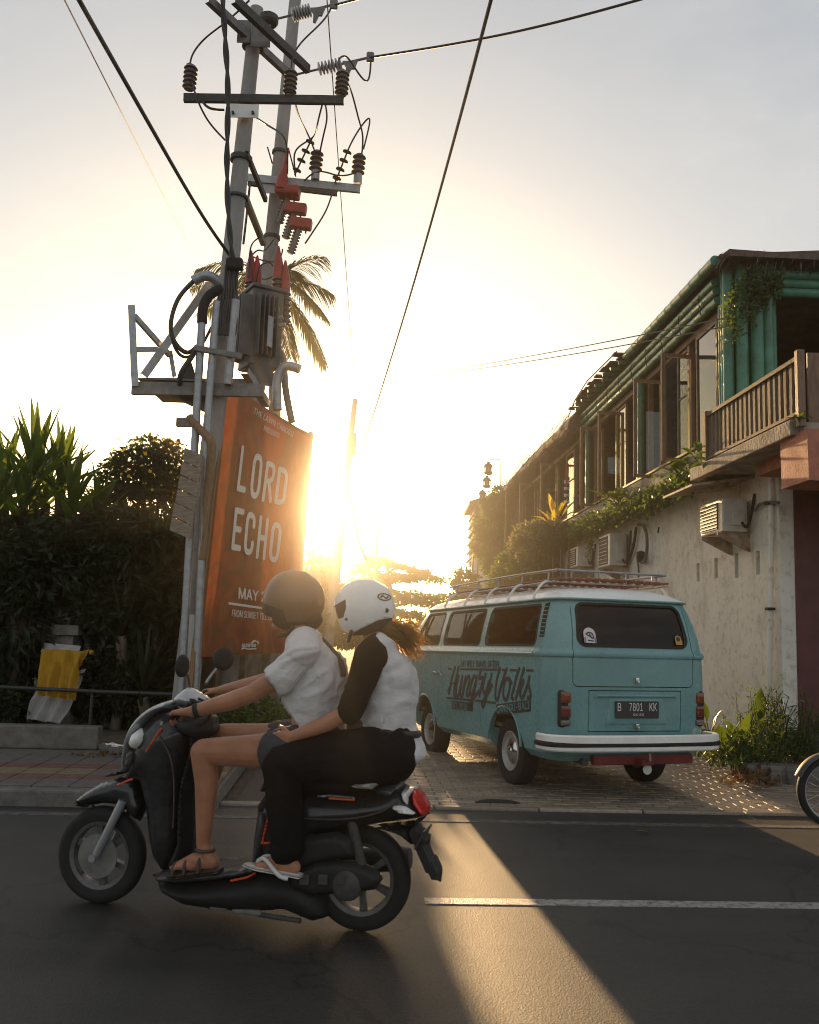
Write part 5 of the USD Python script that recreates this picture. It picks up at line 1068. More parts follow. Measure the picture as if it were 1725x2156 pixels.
spart("front_fork", [tube([cF + A(0, s * .075, 0), cF + A(-.14, s * .075, .30)], [.02, .024], 12) for s in (1, -1)][0], silver); spart("front_fork", tube([cF + A(0, -.075, 0), cF + A(-.14, -.075, .30)], [.02, .024], 12), silver)
spart("axle_nut", lathe([(.02, 0), (.02, .03)], cF + A(0, .08, 0), EY, 8), galv)
spart("front_mudguard", panel([(95, 1105), (100, 1080), (135, 1048), (200, 1012), (285, 985), (370, 1000), (400, 1110), (370, 1180), (330, 1140), (290, 1105), (210, 1098), (150, 1108)], .075, .055, yl=.05), paint_black)
spart("mudguard_flap", panel([(80, 1100), (100, 1092), (150, 1106), (140, 1118), (90, 1112)], .05, .02, yl=.05), plastic_black)
ap = spart("front_apron", panel([(508, 676), (450, 690), (392, 738), (350, 806), (326, 884), (318, 950), (300, 985), (330, 1010), (372, 1012), (395, 1110), (405, 1220), (425, 1330), (470, 1400), (520, 1385), (552, 1250), (556, 1100), (566, 1000), (604, 860), (610, 760), (560, 715)], .185, .17, yl=.1), paint_black)
fe = spline([S(510, 668, .1) * A(1, 0, 1), S(452, 688, .1) * A(1, 0, 1), S(394, 738, .1) * A(1, 0, 1), S(352, 806, .1) * A(1, 0, 1), S(328, 884, .1) * A(1, 0, 1), S(318, 955, .1) * A(1, 0, 1)], 22); ft = np.gradient(fe, axis=0); ang = np.linspace(0, 2 * math.pi, 18)[:-1]
spart("silver_edge", loft([p + np.outer(np.cos(ang), np.cross(unit(t), EY)) * (.030 - .014 * abs(q - .4)) + np.outer(np.sin(ang), EY) * (.165 - .09 * abs(q - .45) ** 1.3) for p, t, q in zip(fe, ft, np.linspace(0, 1, 22))]), silver, ap, True)
hl = spart("headlamp", panel([(345, 790), (372, 770), (402, 790), (405, 830), (372, 868), (340, 860), (330, 830)], .095, .06, y=.115, yl=.17), lens_clear)
spart("lower_lens", panel([(322, 870), (355, 872), (345, 930), (318, 948)], .09, .05, y=.11, yl=.16), M("smoked_lens", (.09, .08, .07), .15, .2, 20, coat=.6), hl)
spart("beak", panel([(198, 990), (268, 955), (312, 940), (320, 960), (285, 975), (240, 985)], .05, .02, yl=.08), plastic_black)
for pts in ([(286, 1012), (352, 984), (356, 991), (290, 1019)], [(408, 870), (440, 820), (476, 768), (484, 772), (450, 826), (416, 876)]): spart("trim_stripe", panel(pts, .012, .004, y=.176, yl=.18, g=.006), trim_orange, ap)
spart("leg_shield", panel([(560, 715), (612, 762), (608, 860), (570, 1000), (560, 1110), (556, 1260), (500, 1380), (585, 1372), (600, 1260), (596, 1100), (612, 990), (650, 860), (664, 740), (630, 690)], .19, .11, yl=.05), plastic_black)
spart("inner_panel", panel([(520, 720), (660, 715), (672, 790), (640, 830), (560, 800)], .16, .05, yl=.1), plastic_black)
spart("floorboard", panel([(428, 1405), (480, 1380), (560, 1372), (720, 1372), (838, 1362), (900, 1380), (905, 1402), (842, 1418), (700, 1440), (560, 1452), (455, 1446)], .195, .05, yl=.15), paint_grey)
spart("trim_stripe", panel([(775, 1424), (850, 1408), (884, 1390), (888, 1396), (856, 1416), (780, 1432)], .012, .004, y=.186, yl=.19, g=.006), trim_orange)
spart("belly_panel", panel([(432, 1425), (470, 1495), (560, 1545), (680, 1566), (800, 1578), (1000, 1568), (1120, 1618), (1200, 1600), (1180, 1480), (1080, 1400), (900, 1390), (560, 1440)], .15, .10, yl=.1), plastic_black)
spart("side_body", panel([(868, 1110), (900, 1060), (1000, 1030), (1150, 1050), (1300, 1058), (1400, 1050), (1480, 1010), (1540, 1050), (1592, 1110), (1618, 1160), (1555, 1178), (1400, 1198), (1250, 1228), (1140, 1245), (1040, 1330), (960, 1390), (900, 1380), (872, 1300)], .165, .12, yl=.13), paint_black)
spart("front_tunnel", panel([(880, 1120), (945, 1090), (960, 1200), (930, 1290), (905, 1385), (850, 1375), (862, 1230)], .17, .06, yl=.14), paint_grey)
for pts, y in (([(1150, 1060), (1200, 1056), (1310, 1066), (1312, 1074), (1200, 1066), (1152, 1068)], .152), ): spart("silver_line", panel(pts, .014, .006, y=y, yl=.16, g=.006), silver)
for pts in ([(1200, 1068), (1312, 1076), (1312, 1083), (1200, 1076)], [(938, 1140), (946, 1142), (918, 1262), (958, 1260), (958, 1268), (906, 1272)]): spart("trim_stripe", panel(pts, .012, .004, y=.160, yl=.17, g=.006), trim_orange)
spart("seat", panel([(900, 1050), (930, 960), (1050, 930), (1200, 915), (1320, 870), (1420, 850), (1500, 885), (1545, 925), (1490, 985), (1390, 1038), (1250, 1060), (1000, 1055)], .15, .10, yl=.05), plastic_black)
spart("grab_rail", panel([(1295, 1022), (1370, 990), (1450, 965), (1542, 925), (1520, 952), (1440, 1000), (1385, 1032), (1330, 1030)], .03, .014, y=.150, yl=.16), seat_grey)
spart("tail_cover", panel([(1370, 1035), (1450, 985), (1510, 1012), (1525, 1070), (1540, 1130), (1470, 1110), (1400, 1070)], .13, .08, yl=.1), paint_grey)
tlp = spart("tail_lamp", panel([(1512, 1035), (1552, 1036), (1552, 1066), (1558, 1100), (1578, 1130), (1592, 1152), (1550, 1112), (1520, 1078)], .145, .02, yl=.09, g=.007), lens_clear)
spart("red_lens", panel([(1555, 1040), (1592, 1075), (1616, 1120), (1620, 1150), (1596, 1150), (1582, 1128), (1562, 1098), (1556, 1066)], .140, .03, yl=.09, g=.007), lens_red, tlp)
spart("indicator", panel([(1456, 1112), (1480, 1100), (1530, 1112), (1572, 1140), (1555, 1150), (1500, 1142)], .05, .03, y=.140, yl=.17), lens_clear)
spart("tail_underside", panel([(1400, 1190), (1560, 1172), (1620, 1150), (1600, 1175), (1540, 1200), (1440, 1215)], .08, .02, yl=.05), plastic_black)
spart("plate_holder", panel([(1545, 1190), (1580, 1175), (1640, 1240), (1632, 1275), (1690, 1385), (1684, 1438), (1640, 1412), (1590, 1330), (1560, 1260)], .075, .012, yl=.02), plastic_black)
spart("number_plate", rbox((S(1600, 1235, 0) + A(-.012, 0, 0)), (.012, .20, .10), .004, axes=(unit(A(.9, 0, .45)), EY, unit(A(-.45, 0, .9)))), plate_black)
spart("inner_mudguard", panel([(940, 1250), (1100, 1235), (1250, 1215), (1440, 1200), (1545, 1198), (1572, 1275), (1550, 1280), (1500, 1238), (1420, 1212), (1320, 1212), (1230, 1232), (1150, 1285), (1105, 1370), (980, 1395)], .065, .03, yl=.05), plastic_black)
spart("air_filter_box", panel([(1000, 1320), (1060, 1240), (1230, 1222), (1300, 1250), (1310, 1330), (1180, 1352), (1040, 1392)], .05, .04, y=.115, yl=.16), plastic_black)
spart("engine_case", panel([(1020, 1390), (1150, 1345), (1300, 1350), (1400, 1385), (1425, 1430), (1395, 1475), (1290, 1490), (1120, 1500), (1030, 1470)], .05, .04, y=.12, yl=.17), plastic_black)
spart("case_cover", lathe([(.001, .03), (.055, .026), (.075, .01), (.078, 0)], cR + A(.03, .155, 0), EY, 24), dark_steel)
spart("swing_arm", tube([cR + A(.40, .06, .10), cR + A(.0, .09, 0)], .035, 10), plastic_black)
spart("shock", tube([cR + A(-.05, .11, .02), cR + A(.05, .11, .36)], .026, 12), dark_steel)
spart("exhaust", lathe([(.02, 0), (.06, .03), (.065, .40), (.05, .44)], cR + A(.22, -.17, .02), A(-1, 0, .12), 18), dark_steel)
spart("kick_stand", tube([S(900, 1572, .10), S(1080, 1600, .12)], .013, 8), dark_steel)
spart("stand_bracket", rbox(S(850, 1560, .1), (.16, .03, .03), .01), galv_dull); spart("stand_bracket", rbox(S(730, 1540, .1), (.10, .03, .03), .01), galv_dull)
# handlebar, cowl and mirrors
spart("handlebar_cowl", panel([(510, 660), (522, 632), (548, 604), (578, 595), (622, 622), (674, 655), (640, 668), (600, 690), (548, 684)], .12, .08, yl=.08), silver)
spart("cowl_stripe", panel([(600, 640), (622, 642), (640, 660), (612, 662)], .01, .004, y=.118, yl=.12, g=.008), plastic_black)
spart("handlebar", tube(spline([S(505, 722, .37), S(560, 700, .22), S(640, 668, 0), S(655, 640, -.22), S(690, 612, -.37)], 24), .014, 10), dark_steel)
spart("grip", tube([S(498, 726, .375), S(535, 712, .27)], .021, 12), rubber); spart("grip", tube([S(696, 610, -.375), S(670, 620, -.27)], .021, 12), rubber)
spart("brake_lever", tube(spline([S(540, 715, .25), S(505, 735, .28), S(480, 748, .36)], 10), .008, 6), galv)
mr = spart("mirror", pillow(Point(0, 0).buffer(.058), .016, .03, S(571, 500, .30), unit(A(.12, 1, 0)), A(0, 0, 1), .012), plastic_black); spart("mirror_stem", tube(spline([S(602, 590, .18), S(592, 540, .24), S(575, 520, .30)], 12), .008, 7), M("gold_lit_stem", (.3, .25, .2), .3, .1, 10, metal=.8), mr)
mr = spart("mirror", pillow(affinity.scale(Point(0, 0).buffer(.06), 1.0, 1.1), .018, .03, S(748, 470, -.30), unit(A(.8, .6, 0)), A(0, 0, 1), .012), plastic_black); spart("mirror_stem", tube(spline([S(672, 575, -.18), S(700, 535, -.26), S(735, 495, -.30)], 12), .008, 7), galv, mr)
for pts in ([(600, 660), (560, 700), (540, 740), (560, 790)], [(640, 640), (690, 680), (680, 730), (640, 760)]): spart("control_cable", tube(spline([S(x, y, .12) for x, y in pts], 14), .007, 6), rubber)
spart("panel_seam", tube(spline([S(x, y, .16) + A(0, .012, 0) for x, y in ((900, 1130), (1050, 1150), (1250, 1160), (1420, 1130), (1510, 1080))], 24), .004, 5), dark_steel)
spart("panel_seam", tube(spline([S(x, y, .19) + A(0, .0, 0) for x, y in ((470, 800), (520, 900), (535, 1050), (530, 1200))], 24), .004, 5), dark_steel)
for x in (1100, 1180, 1260): spart("cooling_rib", rbox(S(x, 1420, .17) + A(0, .01, 0), (.05, .015, .05), .005), dark_steel)
# ---- people
skin = M("skin", (.29, .12, .06), .48, .2, 9, bump=.06, bscale=160, sheen=.1); skin_f = M("skin_fair", (.35, .155, .085), .5, .12, 10, bump=.06, bscale=160)
tee_white = M("white_cotton", (.74, .71, .70), .9, .06, 10, bump=.7, bscale=9, stretch=(1, 1, 1.8), transl=.12, tcol=(.7, .6, .5)); cotton_dark = M("black_cotton", (.008, .007, .0075), .95, .25, 14, spec=.12, bump=.25, bscale=14); cotton_shorts = M("dark_shorts", (.03, .03, .034), .9, .25, 14)
hair_brown = M("brown_hair", (.21, .13, .055), .5, .35, 30, transl=.5, tcol=(.95, .68, .32)); hair_dark = M("dark_hair", (.02, .014, .01), .55, .3, 30)
helmet_grey = M("matte_helmet", (.10, .052, .033), .42, .12, 8, coat=.15); helmet_white = M("white_helmet", (.66, .65, .62), .35, .08, 6, coat=.3); helmet_lining = M("helmet_lining", (.03, .024, .02), .85, .2, 20)
visor_mat = M("dark_visor", (.02, .018, .017), .12, .2, 10, coat=.5); sandal_brown = M("sandal_leather", (.05, .03, .02), .7, .3, 20); rubber_white = M("white_rubber", (.55, .53, .50), .6, .1, 10); eye_white = M("eye", (.6, .58, .55), .25, .05, 30)
def hand(w, f, n, t, L=.17, curl=(.5, .9, .7), spread=.18, thumb=.6):
    """bones of a hand: w wrist, f towards the fingers, n the way the fingers curl, t the thumb's side"""
    f = unit(f); t = unit(t - f * np.dot(t, f)); n = unit(np.cross(f, t)) * np.sign(np.dot(np.cross(f, t), n) or 1); k = L / .18; out = []
    kn = [w + f * .085 * k + t * x * k for x in (.030, .010, -.010, -.029)]
    out.append((w, .024 * k, w + f * .03 * k + t * .018 * k, .019 * k, w + f * .03 * k - t * .02 * k, .018 * k, kn[0], .0125 * k, kn[3], .0115 * k))
    for p, (ln, r) in zip(kn, ((.072, .0092), (.080, .0095), (.074, .0090), (.058, .0080))):
        d, ang = f, 0.0; q = p
        for s, cu in zip((.45, .32, .23), curl):
            ang += cu; d = f * math.cos(ang) + n * math.sin(ang); q2 = q + d * ln * s * k; out.append((q, r * k, q2, r * k * .92)); q = q2
    b = w + f * .025 * k + t * .024 * k; d1 = unit(t * .75 + f * .7 + n * .2); c = b + d1 * .04 * k; d2 = unit(f * .9 + t * .25 + n * thumb); e = c + d2 * .032 * k; g = e + unit(d2 + n * .3) * .024 * k
    out += [(b, .014 * k, c, .0115 * k), (c, .0112 * k, e, .010 * k), (e, .0098 * k, g, .0085 * k)]
    return out
def foot(heel, toe, r=.034):
    d = unit(toe - heel); s = unit(np.cross(d, EZ)); out = [(heel, r, heel + d * .10 + A(0, 0, .022), r * .95, toe - d * .05, r * .62), (heel + d * .10, r, toe - d * .05 + s * .02, .016, toe - d * .05 - s * .022, .015)]
    for k in range(5): out.append((toe - d * .055 + s * (.028 - .014 * k), .011, toe + s * (.026 - .014 * k) - d * (.0 + .008 * k) - A(0, 0, .012), .0105 - .0008 * k))
    return out
def rider(name, label):
    t = thing(name, label, "person", S0, SROT); return t, lambda nm, mesh, mat, parent=None, smooth=True, lab=None: part(parent or t, nm, mesh, mat, smooth, local=True, label=lab)
def head_bones(c, fwd, s=1.0):
    """skull, jaw, nose, chin and ears around head centre c, face towards fwd"""
    f = unit(fwd); l = unit(np.cross(EZ, f)); u = np.cross(f, l)
    P = lambda a, b, cc: c + (f * a + l * b + u * cc) * s
    return [(P(-.015, 0, .03), (.088 * s,) * 3, P(.02, 0, .02), .080 * s), (P(.01, 0, -.01), .072 * s, P(.05, 0, -.085), .036 * s), (P(.085, 0, .012), .010 * s, P(.108, 0, -.028), .015 * s), (P(.082, 0, -.10), .022 * s, P(.05, 0, -.09), .03 * s),
            (P(.086, .016, -.062), .009 * s, P(.086, -.016, -.062), .009 * s), (P(.084, .013, -.073), .009 * s, P(.084, -.013, -.073), .009 * s), (P(.0, .082, .0), .018 * s, P(-.012, .086, -.03), .014 * s), (P(.0, -.082, .0), .018 * s, P(-.012, -.086, -.03), .014 * s)], P
def shell_helmet(prof, c, rad, hw, thick=.022):
    """helmet: an ellipsoid shell trimmed by a side outline"""
    E1, E2 = sphere(c, (rad, hw, rad), 64), sphere(c, (rad - thick, hw - thick, rad - thick), 48)
    pr = man(prism(Polygon(prof).buffer(0), A(0, c[1], 0), EX, EZ, 1.0)); return (E1 - E2) ^ pr
# driver
drv, dp = rider("person", "driver in a white T-shirt and matte grey helmet, both hands on the handlebar")
hc = S(1046, 235, 0); fwd = unit(A(1, .10, -.06)); hb, HP = head_bones(hc, fwd, 1.12)
sh_n, sh_f = S(1080, 455, .20), S(1100, 455, -.19)
bones = hb + [(hc + A(-.03, 0, -.06), .066, S(1095, 385, 0), .07), (S(1105, 430, .14), .07, S(1115, 430, -.14), .07, S(1150, 560, 0), .12), (S(1150, 560, 0), (.12, .16, .13), S(1140, 720, 0), (.11, .145, .11)), (S(1140, 720, 0), (.115, .15, .11), S(1150, 840, .08), .125, S(1150, 840, -.08), .125),
    (sh_n, .066, S(985, 555, .25), .054), (S(985, 555, .25), .054, S(862, 622, .28), .045), (S(862, 622, .28), .046, S(770, 655, .29), .046), (S(770, 655, .29), .046, S(612, 697, .325), .030),
    (sh_f, .066, S(960, 560, -.26), .05), (S(960, 560, -.26), .05, S(830, 590, -.30), .042), (S(830, 590, -.30), .043, S(735, 607, -.33), .028),
    (S(1145, 850, .10), .118, S(900, 868, .16), .088), (S(900, 868, .16), .088, S(668, 868, .185), .066), (S(662, 872, .185), .068, S(676, 1010, .18), .060), (S(676, 1010, .18), .060, S(662, 1270, .165), .036), (S(662, 1270, .165), .037, S(690, 1335, .165), .036),
    (S(1150, 830, -.10), .115, S(930, 815, -.16), .085), (S(930, 815, -.16), .085, S(745, 800, -.18), .066), (S(742, 805, -.18), .067, S(690, 980, -.17), .056), (S(690, 980, -.17), .056, S(595, 1265, -.14), .036), (S(595, 1265, -.14), .036, S(610, 1325, -.14), .034)]
bones += foot(S(700, 1345, .165), S(515, 1365, .175)) + foot(S(625, 1335, -.13), S(500, 1350, -.12))
gn = S(517, 718, .325); bones += hand(S(612, 697, .325), S(525, 700, .325) - S(612, 697, .325), A(0, 0, -1), A(0, -1, 0), .185, (.55, .95, .8))
bones += hand(S(735, 607, -.33), S(680, 608, -.33) - S(735, 607, -.33), A(0, 0, -1), A(0, 1, 0), .18, (.55, .95, .8))
db = dp("body", bones_solid(bones, .014, 5), skin)
for b in (.036, -.036): dp("eye", to_tri(sphere(HP(.083, b, .022), .0125, 12)), eye_white)
def crumple(q, amp=.008, sc=9.0, seed=1):
    q = displace(q, amp, sc, seed, 3, (1, 1, .55)); v = q.vertices; w = np.c_[(v[:, 0] * .55 + v[:, 2] * .85) * sc * 1.7 + (meshkit.noise(v * 6, seed) - .5) * 1.2, (v[:, 0] * .85 - v[:, 2] * .55) * sc * .45, v[:, 1] * sc * .5]; q.vertices = v + q.vertex_normals * (amp * 1.1 * (1 - np.abs(2 * meshkit.noise(w, seed + 9) - 1)) ** 3)[:, None]; q.vertices = q.vertices + q.vertex_normals * amp * .3; return q
shirt = [(S(1098, 420, .13), .088, S(1110, 418, -.13), .086, S(1082, 452, .20), .086, S(1105, 452, -.19), .085), (S(1098, 420, .13), .080, S(1110, 420, -.13), .08, S(1165, 545, 0), (.145, .20, .13), S(1065, 545, .05), (.06, .14, .08)), (S(1165, 545, 0), (.145, .20, .13), S(1062, 560, .04), (.06, .15, .08), S(1150, 690, 0), (.155, .19, .12), S(1062, 690, .03), (.06, .15, .07)),
    (S(1150, 690, 0), (.155, .19, .12), S(1060, 690, .03), (.06, .15, .07), S(1150, 785, 0), (.14, .185, .07), S(1030, 775, .04), (.06, .16, .045)),
    (S(1082, 455, .195), .078, S(1000, 548, .245), .072), (S(1000, 545, .245), .074, S(985, 560, .25), .074), (S(1100, 455, -.19), .088, S(990, 545, -.24), .08)]
ts = bones_solid(shirt, .014, 4); sx = S(985, 560, .25)
n_ = unit(S(862, 622, .28) - S(1000, 545, .245)); cut = man(ts).trim_by_plane(tuple(-n_), -float(np.dot(n_, S(968, 565, .25))))
cut = cut.trim_by_plane((0, 0, 1), float(S(1100, 800, 0)[2]))
dp("t_shirt", crumple(to_tri(cut).subdivide() if len(to_tri(cut).faces) < 30000 else to_tri(cut), .016, 8), tee_white)
dp("shorts", bones_solid([(S(1150, 835, .10), .140, S(1150, 835, -.10), .14, S(1150, 790, 0), (.13, .17, .06)), (S(1145, 850, .11), .136, S(975, 868, .165), .108), (S(1150, 830, -.11), .13, S(985, 818, -.16), .104)], .018, 4), cotton_shorts)
helm = shell_helmet(SP([(922, 225), (918, 190), (940, 140), (985, 100), (1045, 85), (1110, 95), (1160, 135), (1185, 195), (1185, 265), (1178, 305), (1110, 312), (1050, 312), (1042, 262), (985, 246), (935, 228)], 0.0), S(1052, 218, 0), .168, .138)
dh = dp("helmet", helm, helmet_grey, smooth=40)
dp("helmet_rim", shell_helmet(SP([(1178, 300), (1178, 330), (1120, 330), (1065, 325), (1040, 352), (1000, 352), (975, 320), (985, 285), (1020, 262), (1046, 262), (1052, 308)], 0.0), S(1052, 218, 0), .165, .134, .03), helmet_lining, dh, 40)
dp("visor", shell_helmet(SP([(925, 226), (985, 244), (1045, 262), (1040, 300), (985, 292), (940, 280), (928, 250)], 0.0), S(1047, 222, 0), .170, .140, .004), visor_mat, dh, 40)
dp("chin_strap", tube(spline([S(1050, 330, .115), S(1020, 362, .09), S(985, 368, 0), S(1030, 362, -.09)], 16), .011, 6), helmet_lining, dh)
dp("hair", bones_solid([(S(1135, 300, 0), (.05, .07, .05), S(1125, 330, 0), (.035, .06, .03))], .02, 3), hair_dark)
dp("camera_strap", tube(spline([S(1030, 400, .10), S(1060, 372, .10), S(1120, 352, .05), S(1170, 385, -.02), S(1215, 430, .04), S(1258, 490, .06), S(1266, 540, .10)], 30), .016, 6), helmet_lining)
for (hx, hy, tx, ty, yl) in ((705, 1352, 505, 1378, .165), (632, 1345, 492, 1362, -.13)):
    sd = dp("sandal", pillow([(-.02, -.045), (.20, -.05), (.265, -.02), (.265, .03), (.20, .05), (-.02, .045)], .013, .012, S(hx, hy, yl) + A(-.02, 0, -.034), unit(S(tx, ty, yl) - S(hx, hy, yl)), EY, .015), sandal_brown)
    for q, h in ((.25, .052), (.55, .050), (.80, .036)):
        c = S(hx, hy, yl) + (S(tx, ty, yl) - S(hx, hy, yl)) * q; dp("sandal_strap", tube(spline([c + A(0, .046, -.03), c + A(0, .03, h * .6), c + A(0, 0, h * .75), c + A(0, -.03, h * .6), c + A(0, -.046, -.03)], 14), .010, 6), sandal_brown, sd)
    c = S(hx - 35, hy - 60, yl); dp("sandal_strap", tube([c + A(.045 * math.cos(a), .045 * math.sin(a), 0) for a in np.linspace(0, 2 * math.pi, 16)], .009, 6), sandal_brown, sd)
dp("wrist_watch", lathe([(.033, -.012), (.036, -.012), (.036, .012), (.033, .012)], S(632, 692, .322), S(612, 697, .325) - S(770, 655, .29), 18), rubber)
# passenger
pas, pp_ = rider("person", "pillion rider in a white helmet, black-sleeved shirt and long dark skirt trousers")
hc = S(1362, 262, 0); fwd = unit(A(.95, -.35, -.10)); hb, HP = head_bones(hc, fwd, 1.05)
bones = hb + [(hc + A(-.03, 0, -.06), .056, S(1405, 400, 0), .06), (S(1415, 440, .12), .06, S(1415, 440, -.12), .06, S(1455, 570, 0), .11), (S(1455, 570, 0), (.11, .14, .12), S(1460, 730, 0), (.10, .125, .10)), (S(1460, 730, 0), (.10, .13, .10), S(1450, 860, .08), .13, S(1450, 860, -.08), .13),
    (S(1385, 450, .17), .056, S(1300, 690, .24), .042), (S(1300, 690, .24), .043, S(1180, 755, .25), .040), (S(1180, 755, .25), .040, S(1045, 805, .24), .027),
    (S(1390, 450, -.17), .056, S(1310, 680, -.24), .042), (S(1310, 680, -.24), .042, S(1110, 790, -.2), .028),
    (S(1450, 880, .10), .12, S(1000, 905, .20), .075), (S(1000, 905, .20), .075, S(1020, 1320, .20), .036), (S(1450, 880, -.10), .12, S(1010, 890, -.20), .075), (S(1010, 890, -.20), .075, S(1030, 1310, -.2), .036), (S(1020, 1320, .20), .036, S(1050, 1365, .20), .033)]
bones += foot(S(1055, 1368, .20), S(868, 1352, .215), .032) + foot(S(1060, 1360, -.20), S(880, 1350, -.21), .032)
bones += hand(S(1045, 805, .24), S(975, 818, .22) - S(1045, 805, .24), A(-.2, -1, -.1), A(.15, 0, 1), .17, (.25, .4, .35)) + hand(S(1110, 790, -.2), A(1, .4, -.1), A(0, 1, 0), A(0, 0, 1), .16, (.3, .4, .3))
pp_("body", bones_solid(bones, .014, 5), skin_f)
for b in (.034, -.034): pp_("eye", to_tri(sphere(HP(.078, b, .02), .012, 12)), eye_white)
torso = [(S(1420, 425, .10), .066, S(1420, 425, -.10), .066, S(1475, 560, 0), (.125, .165, .12), S(1400, 540, 0), (.07, .14, .08)), (S(1475, 560, 0), (.125, .165, .12), S(1400, 540, 0), (.07, .14, .08), S(1470, 700, 0), (.13, .158, .11), S(1405, 700, 0), (.06, .13, .07)), (S(1470, 700, 0), (.13, .158, .11), S(1405, 700, 0), (.06, .13, .07), S(1468, 790, 0), (.125, .165, .05), S(1400, 785, 0), (.08, .15, .05)), (S(1474, 785, 0), (.125, .165, .05), S(1478, 850, 0), (.158, .20, .045)), (S(1478, 850, 0), (.158, .20, .045), S(1530, 880, 0), (.10, .17, .035))]
pp_("shirt", crumple(bones_solid(torso, .014, 4), .014, 8, 3), tee_white)
for s in (1, -1): pp_("black_sleeve", crumple(bones_solid([(S(1408, 405, .08 * s), .052, S(1385, 452, .165 * s), .078, S(1400, 480, .14 * s), .07), (S(1385, 452, .165 * s), .078, S(1330, 610, .22 * s), .066), (S(1330, 610, .22 * s), .066, S(1294, 695, .24 * s), .062)], .014, 4), .006, 14, 5), cotton_dark)
pp_("dark_trousers", crumple(bones_solid([(S(1460, 868, .09), .140, S(1460, 868, -.09), .14, S(1440, 830, 0), (.12, .15, .04)), (S(1455, 885, .10), .145, S(1200, 890, .17), .125), (S(1200, 890, .17), .125, S(1005, 915, .20), .098), (S(1005, 915, .20), .098, S(1010, 1120, .205), .088), (S(1010, 1120, .205), .088, S(1020, 1285, .20), .078),
    (S(1455, 880, -.10), .15, S(1005, 900, -.2), .1), (S(1005, 900, -.2), .1, S(1020, 1280, -.2), .078)], .016, 4), .009, 9, 8), cotton_dark)
wc = S(1462, 788, 0)
pp_("belt_bag", [tube([wc + A(.150 * math.cos(a) + .0, .178 * math.sin(a), .012 * math.sin(a)) for a in np.linspace(0, 2 * math.pi, 32)], .020, 6), rbox(S(1340, 770, .06), (.07, .16, .09), .025)][0], helmet_lining)
pp_("bag_pouch", rbox(S(1330, 768, .08), (.09, .18, .09), .03), sandal_brown)
helm = shell_helmet(SP([(1222, 250), (1236, 200), (1275, 155), (1335, 130), (1400, 130), (1450, 158), (1485, 210), (1490, 275), (1482, 292), (1440, 302), (1380, 332), (1322, 360), (1272, 352), (1262, 300), (1292, 292), (1306, 250), (1302, 216), (1262, 234)], 0.0), S(1356, 254, 0), .164, .135)
wh = pp_("helmet", helm, helmet_white, smooth=40)
pp_("helmet_lining", shell_helmet(SP([(1300, 345), (1345, 340), (1390, 322), (1440, 296), (1484, 284), (1484, 318), (1440, 345), (1380, 366), (1320, 368)], 0.0), S(1356, 254, 0), .158, .128, .03), helmet_lining, wh, 40)
pp_("face_opening_lining", shell_helmet(SP([(1240, 236), (1302, 214), (1308, 250), (1294, 296), (1264, 300), (1250, 270)], 0.0), S(1356, 254, 0), .158, .128, .03), helmet_lining, wh, 40)
def on_helm(x, y): # the near side of the white helmet's ellipsoid
    c = S(1356, 254, 0); p = S(x, y, 0); k = 1 - ((p[0] - c[0]) / .164) ** 2 - ((p[2] - c[2]) / .164) ** 2; return A(p[0], .136 * math.sqrt(max(k, .02)), p[2])
pp_("helmet_emblem", tube([on_helm(1455 + 20 * math.cos(a) + 4 * math.sin(a), 205 + 14 * math.sin(a)) for a in np.linspace(0, 2 * math.pi, 28)], .0035, 5), helmet_lining, wh)
pp_("helmet_emblem", tube(spline([on_helm(1444, 208), on_helm(1452, 200), on_helm(1462, 210), on_helm(1468, 202)], 12), .004, 5), helmet_lining, wh)
for (x, y, r) in ((1466, 262, .012), (1305, 300, .007)): pp_("helmet_stud", lathe([(.001, .006), (r, .003), (r, -.004)], on_helm(x, y), EY, 12), helmet_lining, wh)
pp_("chin_strap", tube(spline([S(1300, 350, .11), S(1290, 385, .06), S(1285, 392, -.02)], 12), .010, 6), helmet_lining, wh)
g = np.random.default_rng(3); strands = []
for k in range(230):
    a, b = g.normal(0, .016, 3), g.normal(0, .030, 3); wv = g.uniform(-30, 34)
    strands.append(tube(spline([S(1455 + a[0] * 300, 345, 0) + a * A(1, 1, .8), S(1500, 352 + wv * .4, 0) + a + b * .4, S(1545, 378 + wv, 0) + b * A(1, 1, 1.2), S(1575 + g.uniform(-14, 14), 415 + wv + g.uniform(-25, 22), 0) + b * 1.2], 9), np.linspace(.0042, .001, 9), 4))
strands.append(bones_solid([(S(1445, 330, 0), .045, S(1500, 365, 0), .036), (S(1500, 365, 0), .036, S(1545, 405, 0), .026)], .02, 3))
pp_("pony_tail", cat(strands), hair_brown)
ff = pp_("flip_flop", pillow([(-.03, -.042), (.18, -.05), (.27, -.03), (.275, .02), (.20, .05), (-.03, .042)], .010, .008, S(1062, 1398, .205) + A(0, 0, -.004), unit(S(845, 1362, .215) - S(1070, 1408, .205)), EY, .015), rubber_white)
for s in (1, -1): pp_("flip_flop_strap", tube(spline([S(895, 1356, .212) + A(0, 0, .012), S(935, 1345, .21) + A(0, s * .03, .02), S(1000, 1390, .205) + A(0, s * .05, 0), S(1040, 1402, .205) + A(0, s * .044, -.006)], 16), [.011] * 16, 6), rubber_white, ff)

